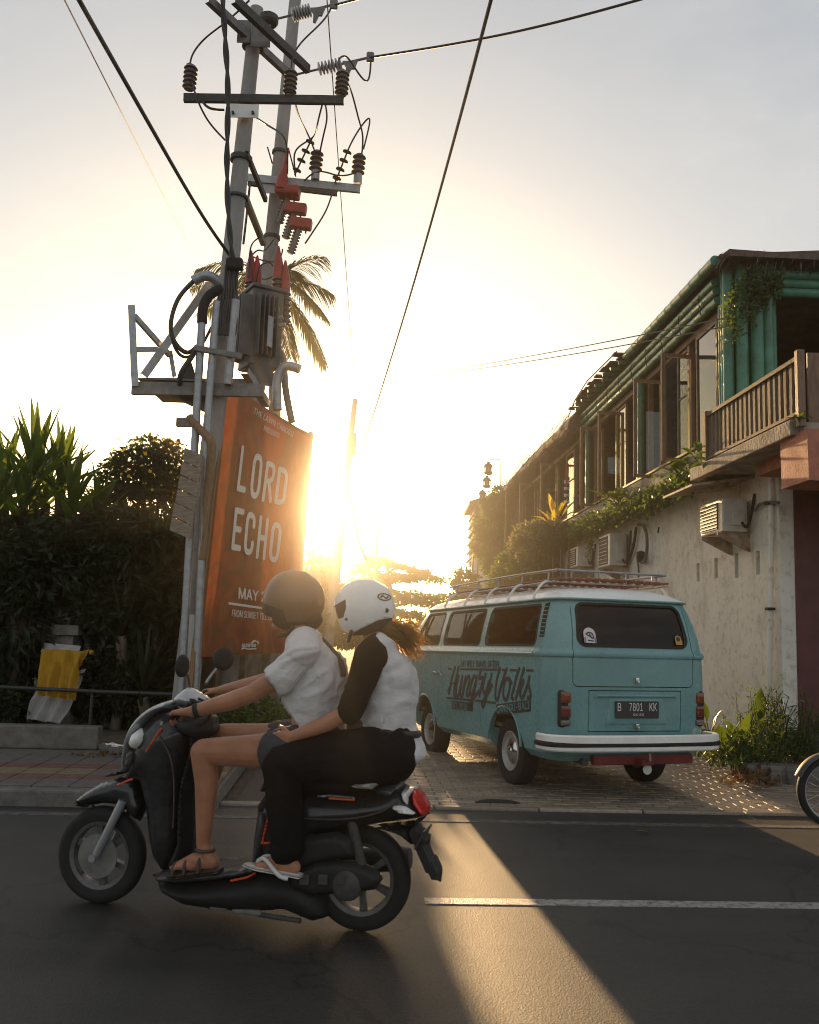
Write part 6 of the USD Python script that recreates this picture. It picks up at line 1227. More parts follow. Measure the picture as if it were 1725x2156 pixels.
# ---------------------------------------------------------------- planting and things on the left
def spiky(name, label, base, top, n, L, w, seed, spread=1.0, mat=None, group=None):
    g = np.random.default_rng(seed); t = thing(name, label, "plant", base, group=group)
    part(t, "stem", tube(spline([base, (base + top) / 2 + A(.05, 0, 0), top], 10), [.07] * 10, 8), bark, True)
    for k in range(n):
        a = k * 2.4 + g.uniform(-.2, .2); el = .15 + 1.25 * ((k + .5) / n) ** .8; d = A(math.cos(a) * math.cos(el) * spread, math.sin(a) * math.cos(el) * spread, math.sin(el))
        part(t, "leaf", blade(top + A(0, 0, .3 * (k / n - .5)), d, A(0, 0, 1), L * g.uniform(.75, 1.1), w * g.uniform(.8, 1.15), g.uniform(.02, .22) * (1.4 - el), 5, .22), mat or leaf_mid, True)
    return t
for k, (x, y, Y, n, L, lb) in enumerate(((72, 1010, 11.8, 24, .95, "tallest spiky plant on the left with blades pointing up to the sky"), (12, 1030, 12.0, 22, .85, "spiky plant cut by the picture's left edge"), (128, 1030, 12.2, 24, .82, "spiky plant on the right side of the left clump"), (150, 1080, 11.6, 20, .75, "low spiky plant in front of the right clump"), (45, 1090, 11.4, 20, .8, "low dark spiky plant at the foot of the tall one"), (205, 1090, 12.1, 18, .6, "small spiky plant between the left clump and the vine-covered tree"), (-10, 1090, 11.3, 20, .8, "spiky plant leaning in low at the picture's left edge"), (96, 1060, 12.8, 20, .85, "rearmost spiky plant of the left clump"))):
    top = at(x, y, Y); spiky("spiky_plant", lb, top * A(1, 1, 0) + A(-.1, 0, .13), top, n, L * 1.12, .115, 20 + k, group=None)
def bush(name, label, blobs, n, size, mat, seed, cat_="shrub", shell=.5, stem=None, droop=.3, wide=.5, extra=None):
    B = np.asarray(blobs, float); c = B[:, :3].mean(0); base = A(c[0], c[1], min(.13, B[:, 2].min())) if stem is None else A(*stem)
    t = thing(name, label, cat_, base); P, d = in_ellipsoids(n, B, seed, shell)
    P = P + (np.stack([meshkit.noise(P * 3.1 + k * 7, seed + k) for k in range(3)], 1) - .5) * .35 * B[:, 3:].mean()
    part(t, "foliage", leaf_cloud(P, size, seed, d, wide, 1.0, droop), mat)
    for k in range(min(len(B), 5)): part(t, "branch", tube(spline([base, (base + B[k, :3]) / 2 + A(.05 * (-1) ** k, .05, .1), B[k, :3] + A(0, 0, B[k, 5] * .4)], 10), np.linspace(.05, .015, 10) * (1 + B[k, 3]), 7), bark, True)
    return t
def blob(x, y, Y, rx, rz, ry=None): c = at(x, y, Y); return (*c, rx, ry or rx * .8, rz)
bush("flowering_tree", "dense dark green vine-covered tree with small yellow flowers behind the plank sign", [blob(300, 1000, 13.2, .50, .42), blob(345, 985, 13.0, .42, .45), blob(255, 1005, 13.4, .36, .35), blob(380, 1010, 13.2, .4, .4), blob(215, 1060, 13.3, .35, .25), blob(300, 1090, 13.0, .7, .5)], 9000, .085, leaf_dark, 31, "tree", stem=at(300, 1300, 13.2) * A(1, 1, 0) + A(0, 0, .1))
bush("climbing_plant", "wispy flowering creeper tips sprouting above the vine-covered tree", [blob(320, 935, 13.1, .32, .12), blob(350, 945, 13.1, .25, .1), blob(285, 948, 13.2, .2, .08)], 420, .08, leaf_mid, 32, "creeper", stem=at(330, 990, 13.1))
t = thing("yellow_flowers", "small yellow blossoms scattered over the vine-covered tree", "flowers", at(320, 950, 13.0))
P, d = in_ellipsoids(60, [blob(310, 960, 12.75, .6, .35), blob(350, 985, 12.6, .4, .4)], 33, .8); part(t, "blossoms", leaf_cloud(P, .06, 33, d, .9), flower_yellow, kind="stuff")
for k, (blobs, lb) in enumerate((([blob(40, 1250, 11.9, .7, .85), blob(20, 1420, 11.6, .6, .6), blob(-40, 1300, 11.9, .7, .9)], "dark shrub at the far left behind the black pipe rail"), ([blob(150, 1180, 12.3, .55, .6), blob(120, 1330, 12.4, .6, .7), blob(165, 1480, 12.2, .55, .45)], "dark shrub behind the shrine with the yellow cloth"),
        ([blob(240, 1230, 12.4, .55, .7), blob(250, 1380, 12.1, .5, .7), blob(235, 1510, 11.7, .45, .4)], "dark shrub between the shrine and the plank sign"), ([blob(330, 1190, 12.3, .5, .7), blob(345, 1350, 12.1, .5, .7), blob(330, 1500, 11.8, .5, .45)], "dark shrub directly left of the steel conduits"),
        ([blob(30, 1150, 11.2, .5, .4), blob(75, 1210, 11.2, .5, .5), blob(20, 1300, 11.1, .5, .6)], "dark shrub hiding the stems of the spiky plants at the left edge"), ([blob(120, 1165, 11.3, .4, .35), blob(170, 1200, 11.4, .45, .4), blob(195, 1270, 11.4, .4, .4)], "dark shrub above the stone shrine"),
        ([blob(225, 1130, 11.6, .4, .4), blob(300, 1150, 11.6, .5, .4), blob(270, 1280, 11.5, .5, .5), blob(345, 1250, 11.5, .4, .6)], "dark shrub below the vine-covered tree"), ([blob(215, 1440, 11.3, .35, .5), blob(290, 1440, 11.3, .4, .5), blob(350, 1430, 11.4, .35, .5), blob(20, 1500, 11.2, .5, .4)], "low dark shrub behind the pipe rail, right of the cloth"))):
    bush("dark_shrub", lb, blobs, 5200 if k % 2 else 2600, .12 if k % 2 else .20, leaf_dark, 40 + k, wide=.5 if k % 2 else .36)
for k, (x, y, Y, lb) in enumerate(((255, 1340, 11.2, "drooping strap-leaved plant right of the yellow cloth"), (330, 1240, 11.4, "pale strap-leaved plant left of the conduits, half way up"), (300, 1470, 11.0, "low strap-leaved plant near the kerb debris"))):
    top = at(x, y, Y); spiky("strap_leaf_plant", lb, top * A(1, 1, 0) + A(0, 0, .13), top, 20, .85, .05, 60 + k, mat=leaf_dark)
# garden house with a tiled roof lost in the leaves
gh = thing("garden_house", "dark garden house with a pantile roof glimpsed among the left shrubs", "house", at(185, 1400, 14.6) * A(1, 1, 0))
hc0 = at(185, 1150, 14.2); rsl = unit(A(0, -.85, -.5)); rx_ = A(1, 0, 0); rnm = np.cross(rx_, rsl); rnm = rnm if rnm[2] > 0 else -rnm
part(gh, "wall", boxm((hc0[0] - .6, 15.6, 1.1), (5.0, 1.6, 2.2)), room_dark)
part(gh, "roof_deck", boxm(hc0 + A(-.6, .35, .10), (5.2, 1.9, .04), axes=(rx_, -rsl, rnm)), thatch)
tile_m = M("roof_tile", (.17, .12, .09), .8, .3, 8)
for j in range(5):
    for i in range(13):
        c = hc0 + rx_ * (-1.35 + i * .21) + rsl * (-.55 + j * .27) + rnm * .03; a = np.linspace(0, math.pi, 6)
        pr = np.array([(math.cos(q) * .095, math.sin(q) * .06) for q in a]); rings = [np.array([c + rx_ * p[0] + rnm * (p[1] + h) + rsl * s for p in pr]) for s, h in ((-.15, .0), (.15, .02))]
        part(gh, "roof_tile", loft(rings, closed=False), tile_m)
# stone shrine dressed in cloth, and the pipe rail in front
shr = thing("stone_shrine", "grey carved stone shrine standing among the dark shrubs", "shrine", at(128, 1560, 11.15) * A(1, 1, 0) + A(0, 0, .13))
sb = at(125, 1330, 11.2); stone = M("shrine_stone", (.17, .15, .125), .95, .35, 7, bump=.8, bscale=30)
for (x0, z0, z1, w) in ((0, .13, .75, .46), (0, .75, 1.30, .36), (.0, 1.30, 1.42, .50)): part(shr, "block", displace(boxm((sb[0], 11.35, (z0 + z1) / 2), (w, w * .9, z1 - z0)).subdivide().subdivide(), .02, 6), stone)
for k in range(4): part(shr, "carved_crown", displace(to_tri(sphere((sb[0] - .17 + .12 * k, 11.3, 1.50 + .05 * (k % 2)), (.09, .09, .13), 12)), .02, 12, k), stone)
def drape(quad, mat, name, label, seed, fold=.03, folds=5, group=None):
    q = [np.asarray(p) for p in quad]; V, F, n = [], [], 22; nrm = unit(np.cross(q[1] - q[0], q[3] - q[0]))
    for j in range(n + 1):
        for i in range(n + 1):
            s, t2 = i / n, j / n; p = (q[0] * (1 - s) + q[1] * s) * (1 - t2) + (q[3] * (1 - s) + q[2] * s) * t2
            V.append(p + nrm * fold * (math.sin(folds * 2 * math.pi * s + 3.5 * t2 + seed) * (.3 + .7 * t2) + 1.2 * (meshkit.noise(np.array([[s * 4, t2 * 4, seed]]))[0] - .5)))
            if i < n and j < n: a = j * (n + 1) + i; F += [[a, a + 1, a + n + 2], [a, a + n + 2, a + n + 1]]
    return np.array(V), np.array(F)
cy, cw = M("yellow_cloth", (.55, .30, .02), .8, .15, 9, transl=.25, tcol=(.7, .4, .03)), M("shrine_white_cloth", (.52, .50, .50), .85, .1, 9, transl=.2)
ct = thing("shrine_cloth", "yellow and white cloth wrapped round the stone shrine", "cloth", at(120, 1500, 11.0))
part(ct, "white_band", drape([at(92, 1353, 10.98), at(170, 1360, 10.98), at(165, 1376, 10.95), at(86, 1372, 10.95)], cw, "", "", 1, .015, 2), cw, True)
part(ct, "yellow_wrap", drape([at(84, 1366, 10.76), at(168, 1370, 10.76), at(158, 1474, 10.66), at(83, 1464, 10.66)], cy, "", "", 2, .055, 3.6), cy, True)
part(ct, "yellow_tail", drape([at(152, 1378, 10.93), at(190, 1366, 10.9), at(170, 1400, 10.88), at(150, 1450, 10.9)], cy, "", "", 4, .03, 2), cy, True)
part(ct, "white_skirt", drape([at(80, 1440, 10.98), at(180, 1408, 10.98), at(132, 1524, 10.86), at(52, 1513, 10.88)], cw, "", "", 3, .05, 2.6), cw, True)
part(ct, "knot", displace(to_tri(sphere(at(192, 1374, 10.9), (.028, .028, .034), 12)), .012, 15), cy, True)
rl = thing("pipe_rail", "black pipe rail on short posts along the planter wall", "railing", at(0, 1560, 10.6) * A(1, 1, 0) + A(0, 0, .13))
part(rl, "rail", tube([at(-60, 1444, 10.6), at(200, 1456, 10.6), at(375, 1462, 10.6)], .022, 8), cable_mat, True)
for x in (-30, 195, 372): p = at(x, 1450, 10.62); part(rl, "post", tube([p, p * A(1, 1, 0) + A(0, 0, .12)], .02, 8), cable_mat)
lt = thing("litter", "small heap of plastic litter and dry leaves on the pavement beside the planter wall", "litter", gnd(245, 1590, .14))
g = np.random.default_rng(8)
for k in range(5): part(lt, "plastic_scrap", displace(boxm(gnd(225 + k * 12, 1580 + g.uniform(-6, 6), .15) + A(0, 0, .03), (.14, .10, .05), g.uniform(0, 3)).subdivide().subdivide(), .03, 12, k), bumper_white if k in (1, 3) else kerb_mat)
P = np.array([gnd(150 + g.uniform(0, 160), 1592 + g.uniform(-5, 5), .135) for _ in range(90)]); part(lt, "dry_leaves", leaf_cloud(P, .06, 9, None, .6, droop=0), dry_leaf, kind="stuff")
gw = thing("garden_wall", "low mossy concrete garden wall behind the riders' arms", "wall", at(520, 1560, 13.5) * A(1, 1, 0))
w0, w1 = at(430, 1500, 12.6), at(600, 1500, 14.5)
part(gw, "panel", bar(w0 * A(1, 1, 0) + A(0, .3, .75), w1 * A(1, 1, 0) + A(0, .3, .75), .12, 1.3), old_cement)
for q in (0, .33, .66, 1): p = w0 + (w1 - w0) * q; part(gw, "pillar", boxm(p * A(1, 1, 0) + A(0, .2, .8), (.22, .22, 1.6)), old_cement)
for k, (x, y, Y, lb) in enumerate(((480, 1500, 11.4, "leafy weeds growing at the poles' feet"), (545, 1495, 12.0, "leafy weeds under the banner beside the riders"), (590, 1520, 11.2, "leafy weeds at the pavement edge behind the driver's knee"))):
    bush("weeds", lb, [blob(x, y, Y, .28, .22), blob(x + 25, y + 20, Y - .2, .22, .18)], 420, .10, leaf_mid, 70 + k, "plant", .2)
# trees beyond the banner, in the glare
def tree(name, label, blobs, n, size, mat, seed, base, r=.18):
    B = np.asarray(blobs, float); t = thing(name, label, "tree", base); P, d = in_ellipsoids(n, B, seed, .35)
    P = P + (np.stack([meshkit.noise(P * .9 + k * 7, seed + k) for k in range(3)], 1) - .5) * .6 * B[:, 3:].mean()
    c = B[:, :3].mean(0); part(t, "trunk", tube(spline([base, (base + c) / 2 + A(.1, 0, 0), c], 10), np.linspace(r, r * .6, 10), 8), bark, True)
    for k in range(len(B)): part(t, "limb", tube(spline([c * .6 + base * .4, (c + B[k, :3]) / 2, B[k, :3]], 8), np.linspace(r * .5, r * .12, 8), 6), bark, True)
    part(t, "crown", leaf_cloud(P, size, seed, d, .5, 1.0), mat); return t
for k, (bl, lb) in enumerate((([blob(610, 1210, 24, .9, .8), blob(560, 1260, 24, 1.0, 1.0), blob(620, 1310, 24, 1.1, .9), blob(520, 1330, 24, 1.2, 1.0)], "round dark tree behind the banner's lower right corner"), ([blob(655, 1185, 26, .6, .45), blob(674, 1198, 26, .45, .5), blob(735, 1285, 26, .55, .45), blob(660, 1255, 26, .9, .8), blob(700, 1285, 26, .8, .7), blob(640, 1330, 26, 1.0, .8)], "dark tree in the glare between the banner and the bare pole"),
        ([blob(745, 1302, 30, .7, .4), blob(725, 1325, 30, .9, .6), blob(785, 1320, 30, .9, .5)], "low dark tree behind the two helmets"))):
    tree("glare_tree", lb, bl, 4200, .20, leaf_mid, 80 + k, np.asarray(bl).mean(0)[:3] * A(1, 1, 0))
ti = thing("almond_tree", "layered sea-almond tree with flat leaf tiers in the centre distance", "tree", at(830, 1340, 44) * A(1, 1, 0))
tb = at(832, 1340, 44) * A(1, 1, 0); tt = at(815, 1190, 44)
part(ti, "trunk", tube(spline([tb, (tb + tt) / 2 + A(.1, 0, 0), tt], 12), np.linspace(.22, .07, 12), 8), bark, True)
for k, (x0, x1, y0, y1, r) in enumerate(((752, 800, 1192, 1186, .22), (770, 905, 1172, 1208, .30), (735, 935, 1202, 1218, .40), (742, 880, 1222, 1216, .38), (770, 945, 1240, 1258, .50), (800, 950, 1256, 1272, .50), (790, 905, 1275, 1300, .55), (800, 880, 1300, 1330, .6), (820, 905, 1322, 1345, .6))):
    p, q = at(x0, y0, 44), at(x1, y1, 44); g = np.random.default_rng(90 + k); n = 900
    s = g.random(n); P = p + (q - p) * s[:, None] + np.c_[g.normal(0, .12, n), g.normal(0, .9, n), g.normal(0, .05, n) - .10 * np.abs(np.sin(s * 9 + k))] * (r / .4)
    part(ti, "leaf_tier", leaf_cloud(P, .20, 90 + k, None, .6, 1, .05), leaf_mid, kind="stuff")
    m_ = at(np.clip(815, x0, x1), (y0 + y1) / 2 + 8, 44); part(ti, "limb", tube(spline([m_ - A(0, 0, .2), p + (q - p) * .5, p], 8), np.linspace(.06, .02, 8), 5), bark); part(ti, "limb", tube(spline([m_ - A(0, 0, .2), p + (q - p) * .6, q], 8), np.linspace(.06, .02, 8), 5), bark)
for k, (bl, lb) in enumerate((([blob(975, 1222, 37, .55, .5), blob(985, 1262, 37, .7, .5), blob(962, 1290, 37, .7, .5)], "sunlit shrub at the far end of the white building"), ([blob(905, 1330, 52, 1.2, .6), blob(870, 1340, 52, 1.4, .6), blob(945, 1330, 52, 1.1, .6)], "distant foliage low behind the passing riders and van"))):
    tree("far_shrub", lb, bl, 2600, .22, leaf_mid, 110 + k, np.asarray(bl).mean(0)[:3] * A(1, 1, 0), .10)
g = np.random.default_rng(120); fp_ = []
fw_ = thing("far_trees", "dark far-off tree line closing the view behind the left garden", "trees", (-14, 42, 0), kind="stuff")
bl = [(x, 42 + g.uniform(-3, 3), g.uniform(.6, 1.6), g.uniform(1.6, 2.6), 1.6, g.uniform(1.4, 2.4)) for x in np.linspace(-34, -6, 15)]
P, d = in_ellipsoids(9000, bl, 121, .5); part(fw_, "foliage", leaf_cloud(P, .45, 121, d, .5), leaf_dark, kind="stuff")
# ---------------------------------------------------------------- plants on and round the white building
def cl(x, y, o, r): P = onW(x, y, o); return (*P, r, r * 1.2, r * .8)
def vine(name, label, pts, n, size, mat, seed, o=-.42, hang=()):
    t = thing(name, label, "vine", onW(*pts[0], o)); path = [onW(x, y, o) for x, y in pts]
    part(t, "stem", tube(spline(path, 24), .012, 5), bark); g = np.random.default_rng(seed); P = spline(path, 400)
    Q = P[g.integers(0, 400, n)] + g.normal(0, 1, (n, 3)) * A(.08, .28, .09); part(t, "leaves", leaf_cloud(Q, size, seed, None, .6), mat)
    for h in hang:
        hp = [onW(x, y, o - .03) for x, y in h]; part(t, "hanging_stem", tube(spline(hp, 12), .006, 4), bark); H = spline(hp, 60); part(t, "leaves", leaf_cloud(H + g.normal(0, .025, H.shape), size, seed + 1, None, .6), mat)
    return t
vine("ledge_vine", "trailing green vine along the near half of the ledge", [(1500, 990), (1460, 1008), (1420, 1024), (1375, 1046), (1340, 1060)], 1700, .09, leaf_bright, 130, hang=([(1372, 1048), (1366, 1075)], [(1402, 1035), (1398, 1062)], [(1440, 1015), (1437, 1030)]))
vine("ledge_vine", "trailing green vine on the far half of the ledge, hanging over the air conditioner", [(1340, 1062), (1300, 1080), (1260, 1098), (1225, 1112), (1206, 1122)], 1900, .10, leaf_bright, 131, hang=([(1255, 1100), (1243, 1140), (1248, 1165)], [(1262, 1100), (1256, 1130), (1240, 1150), (1238, 1175)], [(1222, 1112), (1218, 1135)]))
def leafy(name, label, base, leaves, mat, seed, cat_="plant", stalk=True):
    """leaves: (direction, length, width, droop)"""
    t = thing(name, label, cat_, base)
    for k, (d, L, w, dr_) in enumerate(leaves):
        d = unit(A(*d)); p = base + A(0, 0, .02)
        if stalk: e = p + d * L * .45 + A(0, 0, .1 * L); part(t, "stalk", tube(spline([p, (p + e) / 2 + A(0, 0, .03), e], 6), .007, 5), mat); p = e
        part(t, "leaf", blade(p, d, A(0, 0, 1), L * .75, w, dr_, 6, .14, 1.0, .25), mat, True)
    return t
def fan(n, L, w, seed, el=(.2, 1.3), dr_=(.1, .5)):
    g = np.random.default_rng(seed); out = []
    for k in range(n): a = k * 2.4 + g.uniform(-.3, .3); e = g.uniform(*el); out.append(((math.cos(a) * math.cos(e), math.sin(a) * math.cos(e), math.sin(e)), L * g.uniform(.7, 1.15), w * g.uniform(.8, 1.2), g.uniform(*dr_)))
    return out
leafy("ledge_plant", "broad-leaved plant on the ledge just left of the balcony foot", onW(1478, 992, -.45), fan(12, .42, .13, 140), leaf_bright, 140)
leafy("ledge_plant", "bright serrated-leaf plant overhanging the ledge below the balcony corner", onW(1505, 985, -.52), fan(14, .36, .11, 141, (-.3, .9)), leaf_bright, 141)
leafy("ledge_plant", "round-leaved plant on the ledge under the second casement", onW(1428, 1012, -.42), fan(8, .36, .20, 142, (.5, 1.3)), leaf_bright, 142)
leafy("ledge_plant", "dark broad-leaved plant above the hanging vine on the ledge", onW(1300, 1075, -.45), fan(16, .55, .16, 143, (.0, 1.1)), leaf_mid, 143)
leafy("ledge_plant", "yellow croton plant on the ledge at the far casements", onW(1167, 1116, -.5), fan(14, .75, .18, 144, (.4, 1.4), (.05, .3)), leaf_yellow, 144)
leafy("balcony_plant", "small yellow-green seedling at the foot of the balcony post", onW(1684, 893, -.66), fan(7, .14, .05, 145, (.2, 1.2)), leaf_bright, 145)
bush("variegated_bush", "pale variegated bush spilling off the ledge at the far casements", [cl(1120, 1130, -.7, .55), cl(1105, 1160, -.8, .5), cl(1140, 1120, -.6, .4), cl(1130, 1175, -.7, .55)], 4200, .11, leaf_grey, 150)
bush("leafy_column", "tall column of climbing leaves at the far end of the thatch", [cl(1040, 1065, -.5, .55), cl(1035, 1110, -.6, .75), cl(1030, 1150, -.6, .7), cl(1045, 1185, -.5, .6), cl(1055, 1040, -.3, .4)], 6500, .14, leaf_mid, 151)
bush("wall_bush", "sunlit green bush under the ledge behind the roof rack", [cl(1085, 1190, -.9, .6), cl(1070, 1215, -1.0, .6), cl(1115, 1205, -.8, .55), cl(1140, 1195, -.6, .35), cl(1060, 1235, -1.0, .6)], 5000, .12, leaf_mid, 152)
bush("dark_ledge_bush", "dark leafy clump below the yellow croton", [cl(1180, 1125, -.5, .32), cl(1165, 1145, -.5, .35), cl(1200, 1120, -.45, .25)], 1700, .10, leaf_dark, 153)
crn = thing("corner_creeper", "yellow-green creeper hanging over the top of the bamboo corner column", "vine", at(1590, 600, 12.0)); g = np.random.default_rng(160)
for k, pts in enumerate(([(1610, 570), (1560, 610), (1545, 660), (1538, 720)], [(1600, 575), (1580, 620), (1572, 680)], [(1625, 575), (1612, 600), (1600, 650)], [(1560, 590), (1540, 640), (1528, 690)], [(1640, 580), (1630, 610)], [(1580, 575), (1600, 610), (1610, 640)])):
    hp = spline([at(x, y, 11.95) for x, y in pts], 70); part(crn, "stem", tube(hp, .006, 4), bark); part(crn, "leaves", leaf_cloud(np.repeat(hp, 2, 0) + g.normal(0, .05, (140, 3)), .08, 160 + k, None, .5), leaf_bright if k in (0, 3) else leaf_mid)
part(crn, "sprig", tube(spline([at(1618, 568, 12), at(1622, 545, 12), at(1630, 530, 12)], 8), .006, 4), bark)
# planting bed at the foot of the wall
bed = thing("planting_bed", "rough stone-edged planting bed along the foot of the white wall", "bed", W(-.2, 10.4, 0))
part(bed, "soil", displace(wbox(-.70, .0, 9.75, 13.6, -.02, .16).subdivide().subdivide().subdivide(), .03, 5), dirt)
part(bed, "soil", displace(boxm((6.2, 10.0, .06), (3.4, 1.6, .24)).subdivide().subdivide(), .02, 5), dirt)
for k in range(9): part(bed, "edging_stone", displace(rbox(W(-.76 - .02 * (k % 2), 9.75 + k * .43, .07), (.13, .40, .17), .03, axes=WA).subdivide(), .015, 8, k), kerb_mat)
for k in range(6): p = gnd(1618 + k * 42, 1655 + k * 2); part(bed, "edging_stone", displace(rbox(p + A(0, .16, .09), (.42, .26, .22), .035, rz).subdivide(), .02, 7, k), kerb_mat)
def ll(x, y, Y): return at(x, y, Y)
def big(px, Y, dirs, label, seed): return leafy("broadleaf_plant", label, at(*px, Y) * A(1, 1, 0) + A(0, 0, .15), [(d, L * .62, w * .62, dr_) for d, L, w, dr_ in dirs] + [(A(*d) * A(-1, .6, .8), L * .45, w * .5, dr_ + .15) for d, L, w, dr_ in dirs[:4]], leaf_bright, seed)
big((1560, 1600), 10.5, [((-.5, -.2, .75), .62, .24, .25), ((.1, -.3, .9), .80, .22, .2), ((-.9, -.1, .45), .65, .24, .35), ((.7, -.3, .6), .55, .18, .4), ((-.2, .5, .9), .7, .2, .3), ((.35, -.6, .7), .5, .18, .5), ((-.7, -.5, .5), .5, .2, .5)], "large-leaved plant against the white wall right of the van", 170)
big((1600, 1580), 10.9, [((.0, -.1, 1), 1.05, .26, .12), ((.35, -.2, .9), .8, .22, .3), ((-.4, .1, .85), .75, .2, .25), ((.6, .3, .6), .6, .18, .4)], "tallest large-leaved plant, by the corner drain pipe", 171)
big((1532, 1618), 10.2, [((-.3, -.3, .9), .62, .26, .2), ((.3, -.4, .8), .5, .2, .3), ((-.8, -.2, .4), .5, .18, .4), ((.8, -.1, .4), .45, .16, .4), ((-.1, -.7, .5), .42, .16, .5)], "low yellow-green broad-leaved plant at the bed's edge beside the bumper", 172)
big((1495, 1560), 11.9, [((-.2, -.1, 1), .8, .2, .2), ((.3, -.1, .9), .7, .2, .3), ((-.6, -.2, .6), .6, .2, .4), ((.6, -.2, .5), .6, .2, .4), ((.1, -.5, .5), .5, .18, .5)], "broad-leaved plant half hidden behind the van's right tail lamp", 173)
for k, (x, y, Y, n, h, lb) in enumerate(((1640, 1570, 10.4, 46, .75, "tall thin weeds in front of the maroon wall"), (1690, 1575, 10.3, 40, .6, "thin weeds at the right picture edge"), (1585, 1610, 10.1, 50, .4, "grassy weeds between the broad-leaved plants"), (1610, 1520, 11.0, 30, .7, "feathery weeds at the corner drain pipe"), (1550, 1630, 9.95, 40, .28, "low grass at the corner of the bed"))):
    t = thing("weed_clump", lb, "weeds", at(x, y, Y) * A(1, 1, 0) + A(0, 0, .14)); g = np.random.default_rng(180 + k); out = []; lv = []
    b0 = at(x, y, Y) * A(1, 1, 0) + A(0, 0, .12)
    for _ in range(n):
        b = b0 + A(g.normal(0, .2), g.normal(0, .15), 0); hh = h * g.uniform(.4, 1.1); e = b + A(g.normal(0, .12), g.normal(0, .12), hh); P = spline([b, (b + e) / 2 + A(g.normal(0, .03), 0, .03), e], 8); out.append(tube(P, .004, 4))
        for q in P[2:]: 
            for s in range(3): lv.append(q)
    part(t, "stems", cat(out), leaf_dark, kind="stuff"); part(t, "leaves", leaf_cloud(np.array(lv), .10, 190 + k, None, .16, 1, -.1), leaf_mid, kind="stuff")
g = np.random.default_rng(200); P = np.array([gnd(x, y, .05) for x, y in np.c_[g.normal(1595, 26, 160), g.normal(1645, 7, 160)]]) + np.c_[np.zeros((160, 2)), g.random(160) * .10]
single("leaf_litter", leaf_cloud(P, .09, 201, None, .5, 1, 0), dry_leaf, "heap of dry brown leaves at the corner of the planting bed", "leaves", kind="stuff")
single("fallen_leaf", blade(gnd(1342, 1752, .012), A(1, -.1, .05), A(0, 0, 1), .10, .05, .1, 5, .3), dry_leaf, "single dry leaf lying on the road in front of the van", "leaf")
# ---------------------------------------------------------------- parked motorbike at the right edge
mc = gnd(1752, 1742); mcz = .285; mb = thing("parked_motorbike", "parked motorbike of which the front wheel shows at the right edge", "motorbike", mc)
def mw(c):
    w = part(mb, "wheel", lathe([(.03, -.05), (.045, -.05), (.045, .05), (.03, .05)], c, rn, 16), galv)
    part(w, "tyre", lathe([(.235, -.03), (.255, -.042), (.278, -.03), (.285, 0), (.278, .03), (.255, .042), (.235, .03)], c, rn, 48, caps=False), rubber, 35)
    part(w, "rim", lathe([(.236, -.025), (.222, -.022), (.218, 0), (.222, .022), (.236, .025), (.24, 0)], c, rn, 48, caps=False), galv, 35)
    for k in range(18): a = k * math.pi / 9; part(w, "spoke", tube([c + rn * (.035 * (-1) ** k), c + (rd * math.cos(a) + A(0, 0, 1) * math.sin(a)) * .225], .004, 4), galv)
cw0 = mc + A(0, 0, mcz); mw(cw0); mw(cw0 + rd * 1.22)
part(mb, "mudguard", loft([np.array([cw0 + (rd * math.cos(a) + A(0, 0, 1) * math.sin(a)) * r + rn * s for s, r in ((-.055, .295), (-.03, .315), (.03, .315), (.055, .295), (.03, .305), (-.03, .305))]) for a in np.linspace(.3, 2.75, 20)]), dark_steel, 40)
for s in (-1, 1): part(mb, "fork", tube([cw0 + rn * .07 * s, cw0 + rn * .07 * s + rd * .25 + A(0, 0, .62)], .022, 8), galv)
part(mb, "body", displace(rbox(cw0 + rd * .62 + A(0, 0, .38), (.75, .26, .30), .1, rz).subdivide(), .02, 4), paint_black, 40); part(mb, "seat", rbox(cw0 + rd * .85 + A(0, 0, .56), (.62, .24, .10), .045, rz), plastic_black, 40)
part(mb, "handlebar", tube([cw0 + rd * .22 - rn * .33 + A(0, 0, .72), cw0 + rd * .24 + A(0, 0, .70), cw0 + rd * .22 + rn * .33 + A(0, 0, .72)], .014, 8), dark_steel)
part(mb, "centre_stand", tube([cw0 + rd * .7 + A(0, 0, .2), cw0 + rd * .75 - rn * .12 - A(0, 0, .27)], .014, 6), dark_steel)
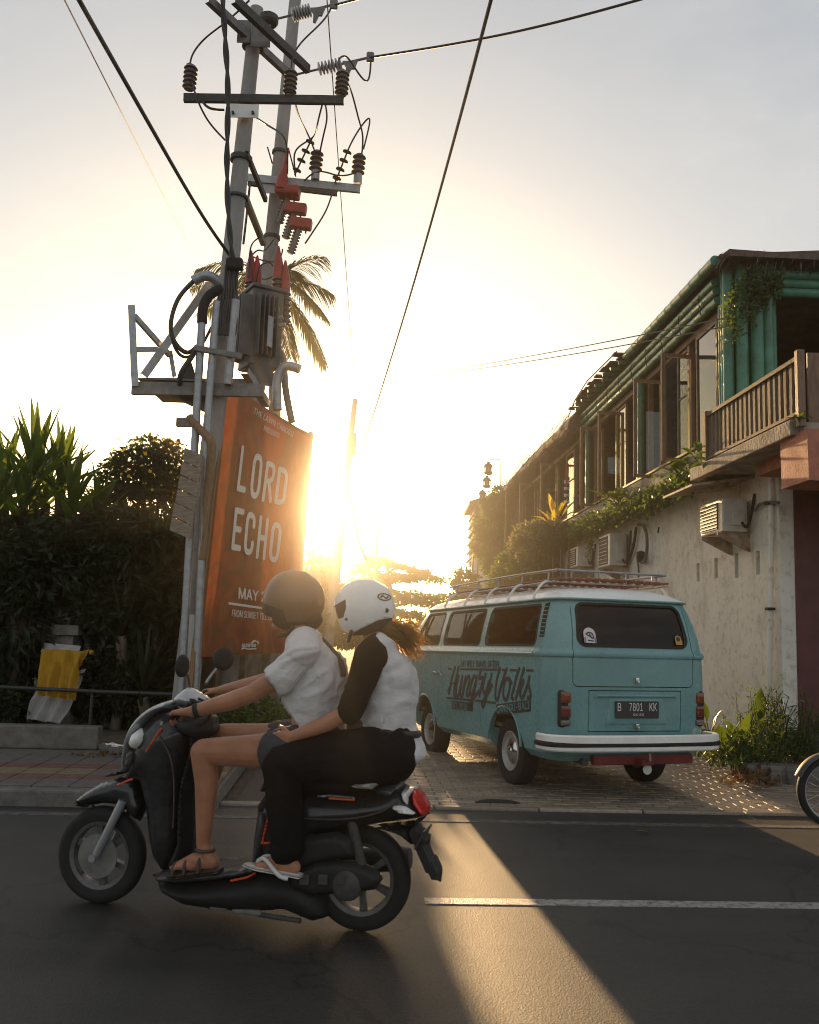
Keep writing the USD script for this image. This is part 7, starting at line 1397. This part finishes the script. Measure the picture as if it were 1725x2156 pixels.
# ---------------------------------------------------------------- people inside the van
def passenger(label, px, X, shirt_mat, hair=True, long_hair=False):
    h = vside(*Z4(*px), X) + A(0, 0, 0); t = thing("person", label, "person", VL, VYAW); L_ = lambda n, q, m_, pr=None: part(pr or t, n, q, m_, True, local=True)
    hb, P = head_bones(h, A(0, 1, 0), 1.08); b = hb + [(h + A(0, -.02, -.06), .058, h + A(0, -.03, -.2), .062), (h + A(-.14, -.03, -.26), .06, h + A(.14, -.03, -.26), .06, h + A(0, -.05, -.45), .11), (h + A(0, -.05, -.45), (.14, .10, .12), h + A(0, -.06, -.72), (.14, .11, .10))]
    for s in (-1, 1): b += [(h + A(.17 * s, -.03, -.27), .052, h + A(.21 * s, .04, -.54), .042), (h + A(.21 * s, .04, -.54), .042, h + A(.14 * s, .24, -.62), .030), (h + A(.09 * s, -.04, -.76), .09, h + A(.11 * s, .36, -.72), .06)] + hand(h + A(.14 * s, .24, -.62), A(-.2 * s, 1, 0), A(0, 0, -1), A(-s, 0, 0), .16)
    L_("body", bones_solid(b, .022, 4), skin)
    L_("shirt", bones_solid([(h + A(-.15, -.03, -.26), .07, h + A(.15, -.03, -.26), .07, h + A(0, -.05, -.45), (.15, .12, .12)), (h + A(0, -.05, -.45), (.155, .118, .12), h + A(0, -.06, -.74), (.155, .125, .08)), (h + A(-.17, -.03, -.27), .066, h + A(-.20, .02, -.46), .058), (h + A(.17, -.03, -.27), .066, h + A(.20, .02, -.46), .058)], .022, 4), shirt_mat)
    hr = [(h + A(0, -.02, .055), (.088, .10, .075), h + A(0, -.05, .0), (.086, .075, .08))] + ([(h + A(0, -.06, 0), (.09, .06, .09), h + A(0, -.07, -.22), (.11, .05, .10))] if long_hair else [])
    L_("hair", bones_solid(hr, .02, 3), hair_dark)
passenger("dark silhouette of a passenger in the van's rear side window", (1118, 440), -.22, cotton_dark)
passenger("dark long-haired passenger in the van's middle side window", (540, 500), -.30, cotton_dark, long_hair=True)
passenger("dark driver silhouette low in the van's front side window", (300, 640), .35, cotton_dark)

# ---------------------------------------------------------------- the hazy air
usdkit.material(stage, "/World/Looks/haze_air", {"v": ("principled_volume", {"color": (.97, .93, .86), "density": HAZE, "anisotropy": .93})}, [], volume="v.volume")
single("haze", boxm((0, 55, 6.0), (260, 190, 14.6)), "/World/Looks/haze_air", kind="stuff")
